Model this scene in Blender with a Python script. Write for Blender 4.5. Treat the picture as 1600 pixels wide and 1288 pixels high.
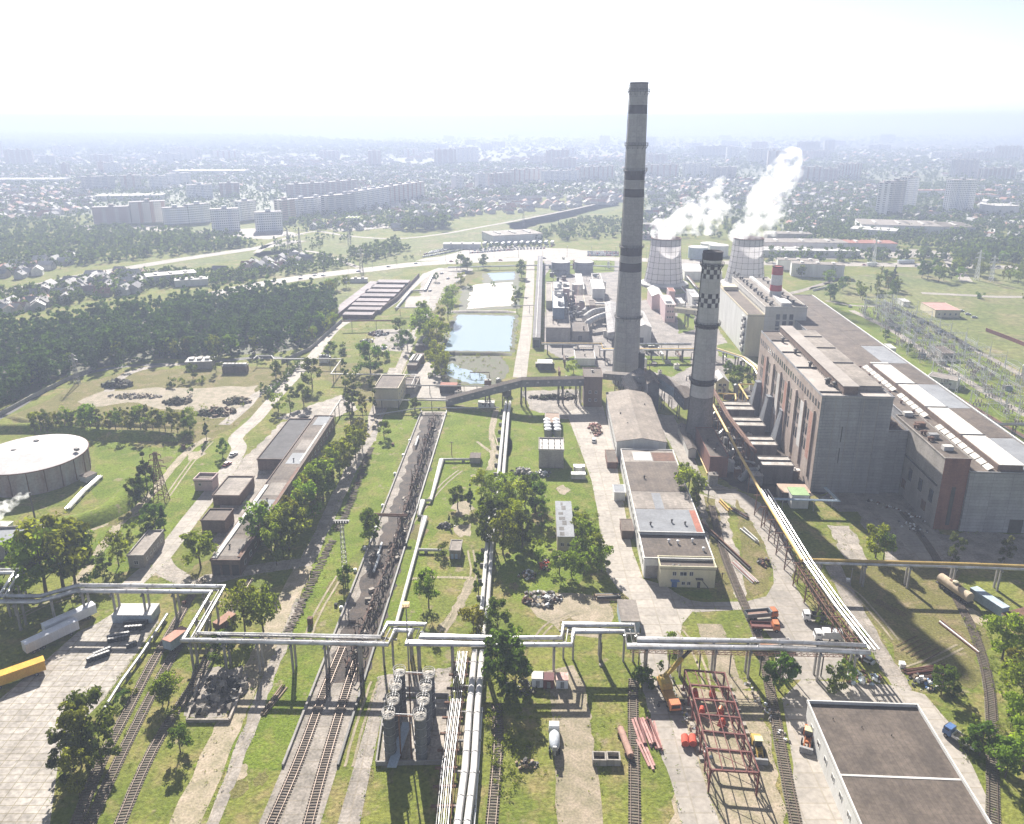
import bpy, math, random
import numpy as np
from mathutils import Vector
R = math.radians
C = bpy.context.scene
for o in list(bpy.data.objects): bpy.data.objects.remove(o)
# ---------------------------------------------------------------- camera
CAMZ, FPX, CX, CY, HOR = 133.0, 1250.0, 800.0, 599.0, 186.0
PITCH = math.atan((CY-HOR)/FPX)
cp, sp = math.cos(PITCH), math.sin(PITCH)
cam = bpy.data.cameras.new('camera'); camo = bpy.data.objects.new('camera', cam)
C.collection.objects.link(camo); C.camera = camo
camo.location = (0,0,CAMZ); camo.rotation_euler = (math.pi/2-PITCH,0,0)
cam.sensor_fit = 'HORIZONTAL'; cam.sensor_width = 36; cam.lens = 36*FPX/1600
cam.shift_y = -45/1600; cam.clip_start = 1; cam.clip_end = 80000
# ---------------------------------------------------------------- light
SUN_AZ, SUN_EL = -12.5, 32.0            # azimuth from +Y towards +X
sd = Vector((math.sin(R(SUN_AZ))*math.cos(R(SUN_EL)), math.cos(R(SUN_AZ))*math.cos(R(SUN_EL)), math.sin(R(SUN_EL))))
sl = bpy.data.lights.new('sun','SUN'); so = bpy.data.objects.new('sun', sl); C.collection.objects.link(so)
sl.energy = 5.0; sl.angle = R(0.5); sl.color = (1,.95,.87)
so.rotation_euler = sd.to_track_quat('Z','Y').to_euler(); so.location = (0,0,400)
w = bpy.data.worlds.new('World'); C.world = w; w.use_nodes = True
nt = w.node_tree; sk = nt.nodes.new('ShaderNodeTexSky'); sk.sky_type = 'NISHITA'; sk.sun_disc = False
sk.sun_elevation = R(SUN_EL); sk.sun_rotation = R(SUN_AZ); sk.dust_density = 0.5; sk.air_density = 0.4; sk.ozone_density = 1
hs = nt.nodes.new('ShaderNodeHueSaturation'); hs.inputs['Saturation'].default_value = .55; nt.links.new(sk.outputs[0], hs.inputs['Color']); nt.links.new(hs.outputs[0], nt.nodes['Background'].inputs[0]); nt.nodes['Background'].inputs[1].default_value = 0.06
C.view_settings.view_transform = 'Standard'; C.view_settings.look = 'None'; C.view_settings.gamma = 1
C.view_settings.exposure = 1.5
C.render.engine = 'CYCLES'; cy = C.cycles
cy.max_bounces = 5; cy.diffuse_bounces = 2; cy.glossy_bounces = 2; cy.transmission_bounces = 3; cy.volume_bounces = 4
cy.transparent_max_bounces = 8; cy.use_denoising = True; cy.volume_step_rate = 2; cy.caustics_reflective = False; cy.caustics_refractive = False
cy.use_adaptive_sampling = True; cy.adaptive_threshold = 0.02
# ---------------------------------------------------------------- geometry from the photograph's perspective
def P(px, py, z=0.0):
    a, b = (px-CX)/FPX, (CY-py)/FPX
    d = (a, cp+b*sp, -sp+b*cp); t = (z-CAMZ)/d[2]
    return Vector((d[0]*t, d[1]*t, z))
def proj(v):
    dz = v[2]-CAMZ; dp = v[1]*cp-dz*sp
    return CX+FPX*v[0]/dp, CY-FPX*(v[1]*sp+dz*cp)/dp
def HT(by, ty):                          # height of a vertical whose foot shows at by and top at ty
    Y = P(800,by).y; k = (CY-ty)/FPX
    return CAMZ+Y*(k*cp-sp)/(cp+k*sp)
def XH(px, Y, z):                        # X of image column px at depth Y, height z
    return (px-CX)/FPX*(Y*cp-(z-CAMZ)*sp)
def ZAT(py, Y):                          # height shown at row py over depth Y
    k = (CY-py)/FPX
    return CAMZ+Y*(k*cp-sp)/(cp+k*sp)
GRID = 2.4
def axes(g):
    s, c = math.sin(R(g)), math.cos(R(g)); return Vector((c,-s,0)), Vector((s,c,0))
# ---------------------------------------------------------------- materials
MATS = {}
def _n(t, kind, **kw):
    n = t.nodes.new(kind)
    for k, v in kw.items(): setattr(n, k, v)
    return n
def mat(name, c1, c2=None, rough=.85, scale=.35, metal=0.0, detail=6, rnd=.12, bump=0.0, bscale=None, fine=.18, pattern=None, spec=.3, streak=False):
    """noise-mottled principled surface; pattern = ('brick', w, h, mortar colour, axis) or ('wave', scale, amount, axis)"""
    if name in MATS: return MATS[name]
    m = bpy.data.materials.new(name); m.use_nodes = True; t = m.node_tree; L = t.links.new
    b = t.nodes['Principled BSDF']; b.inputs['Roughness'].default_value = rough; b.inputs['Metallic'].default_value = metal
    b.inputs['Specular IOR Level'].default_value = spec
    c2 = c2 or tuple(x*.72 for x in c1)
    tc = _n(t,'ShaderNodeTexCoord'); src = tc.outputs['Object']
    if streak:
        mp = _n(t,'ShaderNodeMapping'); mp.inputs['Scale'].default_value = (1,1,.18); L(src, mp.inputs[0]); nsrc = mp.outputs[0]
    else: nsrc = src
    n = _n(t,'ShaderNodeTexNoise'); n.inputs['Scale'].default_value = scale; n.inputs['Detail'].default_value = detail; n.inputs['Roughness'].default_value = .65
    L(nsrc, n.inputs['Vector'])
    r = _n(t,'ShaderNodeValToRGB'); r.color_ramp.elements[0].position = .36; r.color_ramp.elements[1].position = .64
    r.color_ramp.elements[0].color = (*c2,1); r.color_ramp.elements[1].color = (*c1,1); L(n.outputs['Fac'], r.inputs[0])
    col = r.outputs[0]
    n2 = _n(t,'ShaderNodeTexNoise'); n2.inputs['Scale'].default_value = scale*9; n2.inputs['Detail'].default_value = 4; L(src, n2.inputs['Vector'])
    mr = _n(t,'ShaderNodeMapRange'); mr.inputs[1].default_value=.3; mr.inputs[2].default_value=.7; mr.inputs[3].default_value = 1-fine; mr.inputs[4].default_value = 1+fine; L(n2.outputs['Fac'], mr.inputs[0])
    oi = _n(t,'ShaderNodeObjectInfo'); mo = _n(t,'ShaderNodeMapRange'); mo.inputs[3].default_value = 1-rnd; mo.inputs[4].default_value = 1+rnd; L(oi.outputs['Random'], mo.inputs[0])
    mu = _n(t,'ShaderNodeMath', operation='MULTIPLY'); L(mr.outputs[0], mu.inputs[0]); L(mo.outputs[0], mu.inputs[1])
    vm = _n(t,'ShaderNodeVectorMath', operation='SCALE'); L(col, vm.inputs[0]); L(mu.outputs[0], vm.inputs['Scale']); col = vm.outputs[0]
    hgt = n2.outputs['Fac']
    if pattern:
        kind, pw, ph, pc, ax = pattern
        ge = _n(t,'ShaderNodeSeparateXYZ'); L(src, ge.inputs[0]); cb = _n(t,'ShaderNodeCombineXYZ')
        if ax == 'wall':                      # run along the wall whichever way it faces
            ad = _n(t,'ShaderNodeMath', operation='ADD'); L(ge.outputs[0], ad.inputs[0]); L(ge.outputs[1], ad.inputs[1]); L(ad.outputs[0], cb.inputs[0]); L(ge.outputs[2], cb.inputs[1])
        else: L(ge.outputs[0], cb.inputs[0]); L(ge.outputs[1], cb.inputs[1])
        br = _n(t,'ShaderNodeTexBrick'); br.offset = .5 if kind == 'brick' else 0; br.inputs['Scale'].default_value = 1
        br.inputs['Brick Width'].default_value = pw; br.inputs['Row Height'].default_value = ph; br.inputs['Mortar Size'].default_value = min(pw,ph)*(.05 if kind != 'brick' else .04); br.inputs['Mortar Smooth'].default_value = .3
        br.inputs['Color1'].default_value = (1,1,1,1); br.inputs['Color2'].default_value = (.84,.84,.84,1); br.inputs['Mortar'].default_value = (*pc,1)
        L(cb.outputs[0], br.inputs['Vector'])
        mx = _n(t,'ShaderNodeMix', data_type='RGBA', blend_type='MULTIPLY'); mx.inputs[0].default_value = 1; L(col, mx.inputs[6]); L(br.outputs[0], mx.inputs[7]); col = mx.outputs[2]
    L(col, b.inputs['Base Color'])
    if bump:
        n3 = _n(t,'ShaderNodeTexNoise'); n3.inputs['Scale'].default_value = bscale or scale*8; n3.inputs['Detail'].default_value = 5; L(src, n3.inputs['Vector'])
        bp = _n(t,'ShaderNodeBump'); bp.inputs['Strength'].default_value = .6; bp.inputs['Distance'].default_value = bump; L(n3.outputs['Fac'], bp.inputs['Height']); L(bp.outputs[0], b.inputs['Normal'])
    MATS[name] = m; return m
def leafmat(name, c, trans=.45, var=.5):
    m = bpy.data.materials.new(name); m.use_nodes = True; t = m.node_tree; L = t.links.new; t.nodes.remove(t.nodes['Principled BSDF'])
    ge = _n(t,'ShaderNodeNewGeometry'); oi = _n(t,'ShaderNodeObjectInfo')
    n = _n(t,'ShaderNodeTexNoise'); n.inputs['Scale'].default_value = .45; n.inputs['Detail'].default_value = 3; L(ge.outputs['Position'], n.inputs['Vector'])
    a = _n(t,'ShaderNodeMath', operation='ADD'); L(n.outputs['Fac'], a.inputs[0])
    ml = _n(t,'ShaderNodeMath', operation='MULTIPLY_ADD'); ml.inputs[1].default_value = .7; L(oi.outputs['Random'], ml.inputs[0]); L(ge.outputs['Random Per Island'], ml.inputs[2])
    L(ml.outputs[0], a.inputs[1])
    mr = _n(t,'ShaderNodeMapRange'); mr.inputs[1].default_value = .45; mr.inputs[2].default_value = 1.7; mr.inputs[3].default_value = 1-var; mr.inputs[4].default_value = 1+var; L(a.outputs[0], mr.inputs[0])
    hs = _n(t,'ShaderNodeHueSaturation'); hs.inputs['Color'].default_value = (*c,1); L(mr.outputs[0], hs.inputs['Value'])
    mh = _n(t,'ShaderNodeMapRange'); mh.inputs[3].default_value = .462; mh.inputs[4].default_value = .525; L(oi.outputs['Random'], mh.inputs[0]); L(mh.outputs[0], hs.inputs['Hue'])
    d = _n(t,'ShaderNodeBsdfDiffuse'); tr = _n(t,'ShaderNodeBsdfTranslucent'); L(hs.outputs[0], d.inputs[0])
    g2 = _n(t,'ShaderNodeMix', data_type='RGBA', blend_type='MULTIPLY'); g2.inputs[0].default_value = 1; g2.inputs[7].default_value = (1.5,1.55,.7,1); L(hs.outputs[0], g2.inputs[6]); L(g2.outputs[2], tr.inputs[0])
    mx = _n(t,'ShaderNodeMixShader'); mx.inputs[0].default_value = trans; L(d.outputs[0], mx.inputs[1]); L(tr.outputs[0], mx.inputs[2]); L(mx.outputs[0], t.nodes['Material Output'].inputs[0])
    MATS[name] = m; return m
# ---------------------------------------------------------------- mesh builder
def link(o, parent=None):
    C.collection.objects.link(o)
    if parent is not None: o.parent = parent
    return o
def tag(o, label=None, cat=None, group=None, kind=None):
    if label: o['label'] = label
    if cat: o['category'] = cat
    if group: o['group'] = group
    if kind: o['kind'] = kind
    return o
def thing(name, label, cat, loc, group=None):
    o = bpy.data.objects.new(name, None); o.empty_display_size = .5; link(o); o.location = loc
    return tag(o, label, cat, group)
class MB:
    def __init__(s): s.v = []; s.f = []
    def add(s, vs, fs):
        n = len(s.v); s.v += [tuple(v) for v in vs]; s.f += [tuple(i+n for i in f) for f in fs]; return s
    def quad(s, *p): return s.add(p, [tuple(range(len(p)))])
    def box(s, c, d, rz=0.0, ry=0.0):         # c = centre of the base, d = full sizes; rz in degrees, clockwise seen from above
        e1, e2 = axes(rz); c = Vector(c); x, y, z = d[0]/2, d[1]/2, d[2]
        vs = [c+e1*(a*x)+e2*(b*y)+Vector((0,0,h)) for h in (0,z) for a, b in ((-1,-1),(1,-1),(1,1),(-1,1))]
        return s.add(vs, [(3,2,1,0),(4,5,6,7),(0,1,5,4),(1,2,6,5),(2,3,7,6),(3,0,4,7)])
    def prism(s, pts, z0, z1):                # vertical prism over any outline (counter-clockwise)
        n = len(pts); ar = sum(pts[i][0]*pts[(i+1)%n][1]-pts[(i+1)%n][0]*pts[i][1] for i in range(n))
        if ar < 0: pts = pts[::-1]
        vs = [(p[0],p[1],z0) for p in pts]+[(p[0],p[1],z1) for p in pts]
        return s.add(vs, [tuple(range(n-1,-1,-1)), tuple(range(n,2*n))]+[(i,(i+1)%n,n+(i+1)%n,n+i) for i in range(n)])
    def bar(s, a, b, w, h=None):              # square-section member between two points
        a, b = Vector(a), Vector(b); h = h or w; d = (b-a).normalized()
        u = d.cross(Vector((0,0,1))); u = u.normalized() if u.length > 1e-3 else Vector((1,0,0)); v = u.cross(d)
        vs = [p+u*(i*w/2)+v*(j*h/2) for p in (a,b) for i, j in ((-1,-1),(1,-1),(1,1),(-1,1))]
        return s.add(vs, [(0,1,2,3),(7,6,5,4),(0,4,5,1),(1,5,6,2),(2,6,7,3),(3,7,4,0)])
    def tube(s, pts, r, n=8, r1=None, cap=True):
        pts = [Vector(p) for p in pts]; vs = []; m = len(pts)
        for i, p in enumerate(pts):
            d = (pts[min(i+1,m-1)]-pts[max(i-1,0)]).normalized()
            u = d.cross(Vector((0,0,1))); u = u.normalized() if u.length > 1e-3 else Vector((1,0,0)); v = u.cross(d)
            k = 1.0
            if 0 < i < m-1:
                a1 = (pts[i]-pts[i-1]).normalized(); k = 1/max(.5, a1.dot(d))
            rr = r if r1 is None else r+(r1-r)*i/(m-1)
            vs += [p+u*(rr*k*math.cos(2*math.pi*j/n))+v*(rr*math.sin(2*math.pi*j/n)) for j in range(n)]
        fs = [(i*n+j, i*n+(j+1)%n, (i+1)*n+(j+1)%n, (i+1)*n+j) for i in range(m-1) for j in range(n)]
        if cap: fs += [tuple(range(n-1,-1,-1)), tuple(range((m-1)*n, m*n))]
        return s.add(vs, fs)
    def lathe(s, c, prof, n=24, caps=True):   # prof: list of (radius, z)
        c = Vector(c); m = len(prof)
        vs = [c+Vector((r*math.cos(2*math.pi*j/n), r*math.sin(2*math.pi*j/n), z)) for r, z in prof for j in range(n)]
        fs = [(i*n+j, i*n+(j+1)%n, (i+1)*n+(j+1)%n, (i+1)*n+j) for i in range(m-1) for j in range(n)]
        if caps: fs += [tuple(range(n-1,-1,-1)), tuple(range((m-1)*n, m*n))]
        return s.add(vs, fs)
    def build(s, name, m, parent=None, loc=None, smooth=False):
        if loc is None:
            if parent is not None:
                loc = Vector(parent.location); pp = parent
                while pp.parent is not None: pp = pp.parent; loc = loc+Vector(pp.location)
            else:
                a = np.array(s.v); lo, hi = a.min(0), a.max(0); loc = Vector(((lo[0]+hi[0])/2, (lo[1]+hi[1])/2, lo[2]))
        me = bpy.data.meshes.new(name); me.from_pydata([(v[0]-loc[0], v[1]-loc[1], v[2]-loc[2]) for v in s.v], [], s.f)
        for x in (m if isinstance(m,(list,tuple)) else [m]): me.materials.append(x)
        if smooth: me.polygons.foreach_set('use_smooth', [True]*len(me.polygons)); me.set_sharp_from_angle(angle=R(40))
        o = bpy.data.objects.new(name, me); link(o, parent)
        if parent is None: o.location = loc
        return o
def npmesh(name, V, F, m, parent=None, loc=(0,0,0)):   # fast mesh of equal-sized faces
    me = bpy.data.meshes.new(name); k = F.shape[1]
    me.vertices.add(len(V)); me.vertices.foreach_set('co', np.ascontiguousarray(V, np.float32).ravel())
    me.loops.add(F.size); me.loops.foreach_set('vertex_index', np.ascontiguousarray(F, np.int32).ravel())
    me.polygons.add(len(F)); me.polygons.foreach_set('loop_start', np.arange(0, F.size, k, dtype=np.int32)); 
    me.update(calc_edges=True); me.materials.append(m); return me
def smooth_line(pts, n=6):
    pts = [Vector(p) for p in pts]; out = []
    if len(pts) < 3: return pts
    for i in range(len(pts)-1):
        p0, p1, p2, p3 = pts[max(i-1,0)], pts[i], pts[i+1], pts[min(i+2,len(pts)-1)]
        for k in range(n):
            t = k/n; out.append(.5*((2*p1)+(p2-p0)*t+(2*p0-5*p1+4*p2-p3)*t*t+(3*p1-p0-3*p2+p3)*t**3))
    return out+[pts[-1]]
# ---------------------------------------------------------------- flat ground sheets
EDGES = []
def sheet(name, px, m, z, kind='structure', jag=0.0, seed=1):
    pts = [P(x,y,z) for x, y in px]
    if name in ('concrete_yard','paved_strip','concrete_apron','asphalt_yard','concrete_patch','lane','concrete_pad','dirt','sandy_ground','slab_yard'): EDGES.append(pts+[pts[0]])
    if jag:                                    # an uneven natural edge
        rr = random.Random(seed); q = []
        for i, p in enumerate(pts):
            nx = pts[(i+1)%len(pts)]; L_ = (nx-p).length; k = max(1, int(L_/(jag*2.5))); nrm = Vector((-(nx-p).y,(nx-p).x,0)).normalized()
            k = min(k, 24)
            for j in range(k): q.append(p.lerp(nx, j/k)+nrm*rr.uniform(-jag,jag)*(1 if j else .4))
        pts = q
    b = MB(); b.quad(*pts); o = b.build(name, m)
    me = o.data
    if me.polygons[0].normal.z < 0: me.flip_normals()
    return tag(o, kind=kind)
def ribbon_pts(pts, w):
    l, r = [], []
    for i, p in enumerate(pts):
        d = (pts[min(i+1,len(pts)-1)]-pts[max(i-1,0)]); n = Vector((-d.y,d.x,0)).normalized()
        ww = w[0]+(w[1]-w[0])*i/(len(pts)-1) if isinstance(w,tuple) else w
        l.append(p+n*ww/2); r.append(p-n*ww/2)
    return l, r
def strip(name, px, width, m, z, kind='structure', smooth=True, wob=0.0, seed=0):
    pts = [P(x,y,z) for x, y in px]
    if smooth: pts = smooth_line(pts)
    l, r = ribbon_pts(pts, width)
    if wob:
        rr = random.Random(seed)
        for k in range(len(l)):
            l[k] = l[k]+Vector((rr.uniform(-wob,wob),0,0)); r[k] = r[k]+Vector((rr.uniform(-wob,wob),0,0))
    if pts[0].y < 420: EDGES.append(l); EDGES.append(r)
    b = MB(); n = len(pts); b.add(l+r, [(n+i, n+i+1, i+1, i) for i in range(n-1)]); return tag(b.build(name, m), kind=kind)
# ================================================================ materials
def grassmat(name, a, b, c, scale):
    m = bpy.data.materials.new(name); m.use_nodes = True; t = m.node_tree; L = t.links.new; bs = t.nodes['Principled BSDF']
    bs.inputs['Roughness'].default_value = .95; bs.inputs['Specular IOR Level'].default_value = .1
    ge = _n(t,'ShaderNodeNewGeometry'); pos = ge.outputs['Position']
    def noise(s, d=5): 
        n = _n(t,'ShaderNodeTexNoise'); n.inputs['Scale'].default_value = s; n.inputs['Detail'].default_value = d; n.inputs['Roughness'].default_value = .62; L(pos, n.inputs['Vector']); return n.outputs['Fac']
    n1 = noise(scale); r1 = _n(t,'ShaderNodeValToRGB'); e = r1.color_ramp.elements
    e[0].position = .38; e[0].color = (*a,1); e[1].position = .62; e[1].color = (*b,1); L(n1, r1.inputs[0])
    n2 = noise(scale*2.3,7); r2 = _n(t,'ShaderNodeMapRange'); r2.inputs[1].default_value = .50; r2.inputs[2].default_value = .64; L(n2, r2.inputs[0])
    mx = _n(t,'ShaderNodeMix', data_type='RGBA'); L(r2.outputs[0], mx.inputs[0]); L(r1.outputs[0], mx.inputs[6]); mx.inputs[7].default_value = (*c,1)
    n3 = noise(scale*22,6); r3 = _n(t,'ShaderNodeMapRange'); r3.inputs[1].default_value=.28; r3.inputs[2].default_value=.72; r3.inputs[3].default_value = .55; r3.inputs[4].default_value = 1.45; L(n3, r3.inputs[0])
    n4 = noise(scale*6.5,8); r4 = _n(t,'ShaderNodeMapRange'); r4.inputs[1].default_value = .56; r4.inputs[2].default_value = .70; r4.inputs[4].default_value = .75; L(n4, r4.inputs[0])
    m4 = _n(t,'ShaderNodeMix', data_type='RGBA'); L(r4.outputs[0], m4.inputs[0]); L(mx.outputs[2], m4.inputs[6]); m4.inputs[7].default_value = (a[0]*.62,a[1]*.66,a[2]*.7,1)       # rank dark weeds
    n5 = noise(scale*3.1,9); r5 = _n(t,'ShaderNodeMapRange'); r5.inputs[1].default_value = .60; r5.inputs[2].default_value = .68; r5.inputs[4].default_value = .8; L(n5, r5.inputs[0])
    m5 = _n(t,'ShaderNodeMix', data_type='RGBA'); L(r5.outputs[0], m5.inputs[0]); L(m4.outputs[2], m5.inputs[6]); m5.inputs[7].default_value = (.27,.215,.14,1)                        # bare worn soil
    vm = _n(t,'ShaderNodeVectorMath', operation='SCALE'); L(m5.outputs[2], vm.inputs[0]); L(r3.outputs[0], vm.inputs['Scale']); L(vm.outputs[0], bs.inputs['Base Color'])
    bp = _n(t,'ShaderNodeBump'); bp.inputs['Distance'].default_value = .35; bp.inputs['Strength'].default_value = .8; L(noise(scale*30,5), bp.inputs['Height']); L(bp.outputs[0], bs.inputs['Normal'])
    MATS[name] = m; return m
G_NEAR = grassmat('grass_ground', (.12,.15,.024), (.185,.195,.042), (.235,.195,.08), .045)
G_LUSH = grassmat('lush_grass', (.11,.155,.016), (.165,.21,.028), (.195,.195,.05), .06)
G_DRY = grassmat('dry_grass', (.14,.135,.04), (.18,.16,.06), (.22,.175,.09), .07)
G_FIELD = grassmat('meadow', (.13,.155,.045), (.18,.19,.065), (.21,.19,.09), .012)
CONC = mat('pale_concrete', (.41,.365,.32), (.31,.28,.245), scale=.09, fine=.16, bump=.02, pattern=('grid',6.0,4.0,(.80,.79,.74),'floor'))
CONC2 = mat('worn_concrete', (.40,.35,.305), (.22,.195,.165), scale=.2, fine=.28, bump=.03, pattern=('grid',5.0,3.5,(.82,.80,.74),'floor'))
SLAB = mat('slab_yard', (.52,.475,.43), (.34,.305,.265), scale=.10, fine=.28, pattern=('grid',3.0,2.0,(.60,.57,.43),'floor'))
ASPH = mat('asphalt', (.16,.15,.145), (.10,.095,.09), scale=.1, fine=.2)
DIRT = mat('dirt', (.36,.29,.215), (.21,.185,.11), scale=.22, fine=.28, bump=.08)
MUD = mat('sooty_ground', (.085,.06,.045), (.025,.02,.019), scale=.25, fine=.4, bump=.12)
SLUDGE = mat('dry_sludge', (.66,.61,.55), (.55,.49,.42), scale=.03, fine=.06)
BANK = mat('earth_bank', (.10,.085,.06), (.07,.085,.03), scale=.2, fine=.35, bump=.2)
def water(name, c, rough=.04):
    m = bpy.data.materials.new(name); m.use_nodes = True; t = m.node_tree; b = t.nodes['Principled BSDF']
    b.inputs['Base Color'].default_value = (*c,1); b.inputs['Roughness'].default_value = rough; b.inputs['IOR'].default_value = 1.33
    n = _n(t,'ShaderNodeTexNoise'); n.inputs['Scale'].default_value = .8; n.inputs['Detail'].default_value = 4; bp = _n(t,'ShaderNodeBump'); bp.inputs['Distance'].default_value = .02; bp.inputs['Strength'].default_value = .3
    t.links.new(n.outputs[0], bp.inputs['Height']); t.links.new(bp.outputs[0], b.inputs['Normal']); return m
WATER = water('pond_water', (.30,.38,.45))
ROOFD = mat('dark_bitumen_roof', (.165,.13,.105), (.095,.075,.062), scale=.14, fine=.22, pattern=('grid',1.1,9.0,(.7,.7,.7),'floor'))
ROOFG = mat('grey_bitumen_roof', (.31,.27,.235), (.18,.155,.135), scale=.11, fine=.18, pattern=('grid',1.1,11.0,(.8,.8,.8),'floor'))
ROOFB = mat('blue_grey_roof', (.27,.28,.30), (.20,.205,.22), scale=.15, fine=.1)
ROOFL = mat('pale_sheet_roof', (.62,.60,.58), (.47,.45,.42), scale=.1, fine=.1)
ROOFW = mat('white_roof_film', (.66,.635,.60), (.46,.43,.39), scale=.25, fine=.16)
YARD = mat('plant_yard', (.31,.275,.25), (.17,.15,.135), scale=.12, fine=.3, bump=.03, pattern=('grid',6.0,4.0,(.8,.8,.8),'floor'))
ROOFS = mat('stained_pale_roof', (.52,.49,.45), (.27,.24,.21), scale=.35, fine=.2)
ROOFR = mat('rust_red_roof', (.32,.12,.08), (.22,.085,.06), scale=.2)
PANEL = mat('concrete_panel_wall', (.37,.37,.385), (.26,.26,.275), scale=.18, streak=True, fine=.12, pattern=('grid',6.0,1.2,(.55,.55,.56),'wall'))
PANELW = mat('white_panel_wall', (.72,.69,.64), (.58,.55,.50), scale=.2, streak=True, fine=.06, pattern=('grid',6.0,3.0,(.85,.84,.82),'wall'))
CREAM = mat('cream_wall', (.62,.55,.40), (.52,.46,.34), scale=.25, streak=True, fine=.08)
YELLOW = mat('pale_yellow_wall', (.64,.59,.42), (.54,.50,.35), scale=.3, streak=True, fine=.06)
PINKW = mat('pink_wall', (.60,.45,.44), (.50,.38,.38), scale=.25, streak=True, fine=.08)
WHITEW = mat('white_wall', (.72,.71,.68), (.58,.57,.54), scale=.3, streak=True, fine=.06)
STAINW = mat('stained_render_wall', (.46,.385,.335), (.29,.225,.19), scale=.12, streak=True, fine=.18)
BRICK = mat('red_brick', (.25,.115,.085), (.165,.075,.06), scale=.3, streak=True, fine=.15, pattern=('brick',.9,.3,(.75,.7,.65),'wall'))
BRICKB = mat('brown_brick', (.21,.15,.12), (.145,.10,.08), scale=.3, streak=True, fine=.15, pattern=('brick',.9,.3,(.8,.78,.75),'wall'))
BRICKG = mat('grey_brick', (.40,.36,.33), (.29,.265,.24), scale=.25, streak=True, fine=.15, pattern=('brick',.9,.35,(.75,.75,.75),'wall'))
GLASS = mat('dark_window_glass', (.045,.05,.06), (.03,.032,.04), rough=.15, spec=.6)
SILVER = mat('silver_pipe_cladding', (.55,.55,.56), (.33,.315,.30), rough=.36, scale=.35, metal=.7, fine=.1, rnd=.05)
STEEL = mat('grey_steel', (.33,.33,.335), (.23,.22,.215), rough=.55, scale=.4, metal=.3)
DSTEEL = mat('dark_steel', (.075,.07,.068), (.045,.04,.038), rough=.6, scale=.5)
RUST = mat('rusty_steel', (.19,.095,.06), (.10,.055,.04), rough=.85, scale=.6)
REDOX = mat('red_oxide_steel', (.19,.062,.052), (.125,.042,.038), rough=.7, scale=.7)
YPIPE = mat('yellow_pipe_paint', (.62,.43,.13), (.47,.31,.10), rough=.6, scale=.4)
CHIM = mat('chimney_concrete', (.34,.33,.33), (.26,.25,.25), scale=.12, streak=True, fine=.12, pattern=('grid',2.6,2.6,(.80,.80,.80),'wall'))
CHIML = mat('light_chimney_concrete', (.52,.51,.50), (.42,.41,.40), scale=.12, streak=True, fine=.1, pattern=('grid',2.6,2.6,(.82,.82,.82),'wall'))
CHIMD = mat('dark_band_paint', (.028,.018,.022), (.02,.014,.017), scale=.2, fine=.15)
CHIMW = mat('white_band_paint', (.62,.61,.60), (.5,.49,.48), scale=.2)
CHRED = mat('red_band_paint', (.42,.06,.065), (.33,.05,.055), scale=.2)
CONCP = mat('concrete_post', (.34,.32,.30), (.24,.225,.21), scale=.6)
WHITE = mat('white_paint', (.78,.78,.78), (.66,.66,.66), rough=.5, scale=.6)
ORANGE = mat('orange_paint', (.58,.19,.06), (.42,.14,.06), rough=.5, scale=.6)
YELL = mat('machine_yellow_paint', (.62,.42,.08), (.45,.30,.08), rough=.5, scale=.6)
BLUE = mat('blue_paint', (.10,.20,.42), (.08,.15,.33), rough=.5)
PBLUE = mat('pale_blue_paint', (.42,.50,.58), (.32,.39,.46), rough=.6)
GREENP = mat('green_paint', (.30,.42,.20), (.22,.33,.15), rough=.6)
BLACK = mat('black_rubber', (.02,.02,.02), (.015,.015,.015), rough=.8)
WOOD = mat('weathered_timber', (.33,.24,.16), (.22,.16,.11), scale=.8)
BARK = mat('tree_bark', (.13,.10,.075), (.08,.06,.045), scale=1.2)
TANKC = mat('patchy_tank_wall', (.36,.35,.35), (.24,.15,.13), scale=.14, streak=True, fine=.18)
LF_D = leafmat('deep_green_leaf', (.070,.104,.021), .5)
LF_M = leafmat('mid_green_leaf', (.125,.165,.027), .55)
LF_Y = leafmat('yellow_green_leaf', (.165,.19,.026), .52)
LF_O = leafmat('olive_leaf', (.145,.16,.033), .55)
LF_P = leafmat('pine_needle', (.056,.084,.028), .36)
# ================================================================ the ground
b = MB(); S = 30000
b.quad((-S,-200,0),(S,-200,0),(S,S,0),(-S,S,0)); tag(b.build('ground', G_NEAR, loc=Vector((0,0,0))), kind='structure')
# ================================================================ meadows, yards, roads, ponds
for i, (px, m, z) in enumerate([
    ([(20,652),(120,600),(200,580),(300,575),(420,575),(470,570),(430,615),(380,655),(330,690),(250,700),(140,665),(40,670)], G_DRY, .004),
    ([(145,690),(250,700),(320,690),(370,690),(340,750),(280,830),(245,880),(180,900),(140,880),(150,800),(140,760)], G_LUSH, .004),
    ([(700,645),(790,640),(800,700),(770,780),(700,800),(640,980),(580,990),(620,850),(680,700)], G_LUSH, .004),
    ([(590,650),(655,650),(600,780),(530,900),(490,990),(430,990),(500,860),(560,730)], G_LUSH, .004),
    ([(800,640),(880,640),(900,700),(920,770),(935,870),(880,930),(800,940),(770,860),(780,760),(790,690)], G_LUSH, .004),
    ([(1300,880),(1500,890),(1530,960),(1540,1060),(1520,1080),(1400,1040),(1340,950)], G_DRY, .004),
    ([(455,1198),(300,1198),(420,1060),(480,1020),(520,1060)], G_LUSH, .004),
    ([(1280,475),(1400,470),(1600,600),(1640,700),(1560,690),(1400,590)], G_LUSH, .004)]):
    sheet('grass', px, m, z, jag=3, seed=i)
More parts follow.
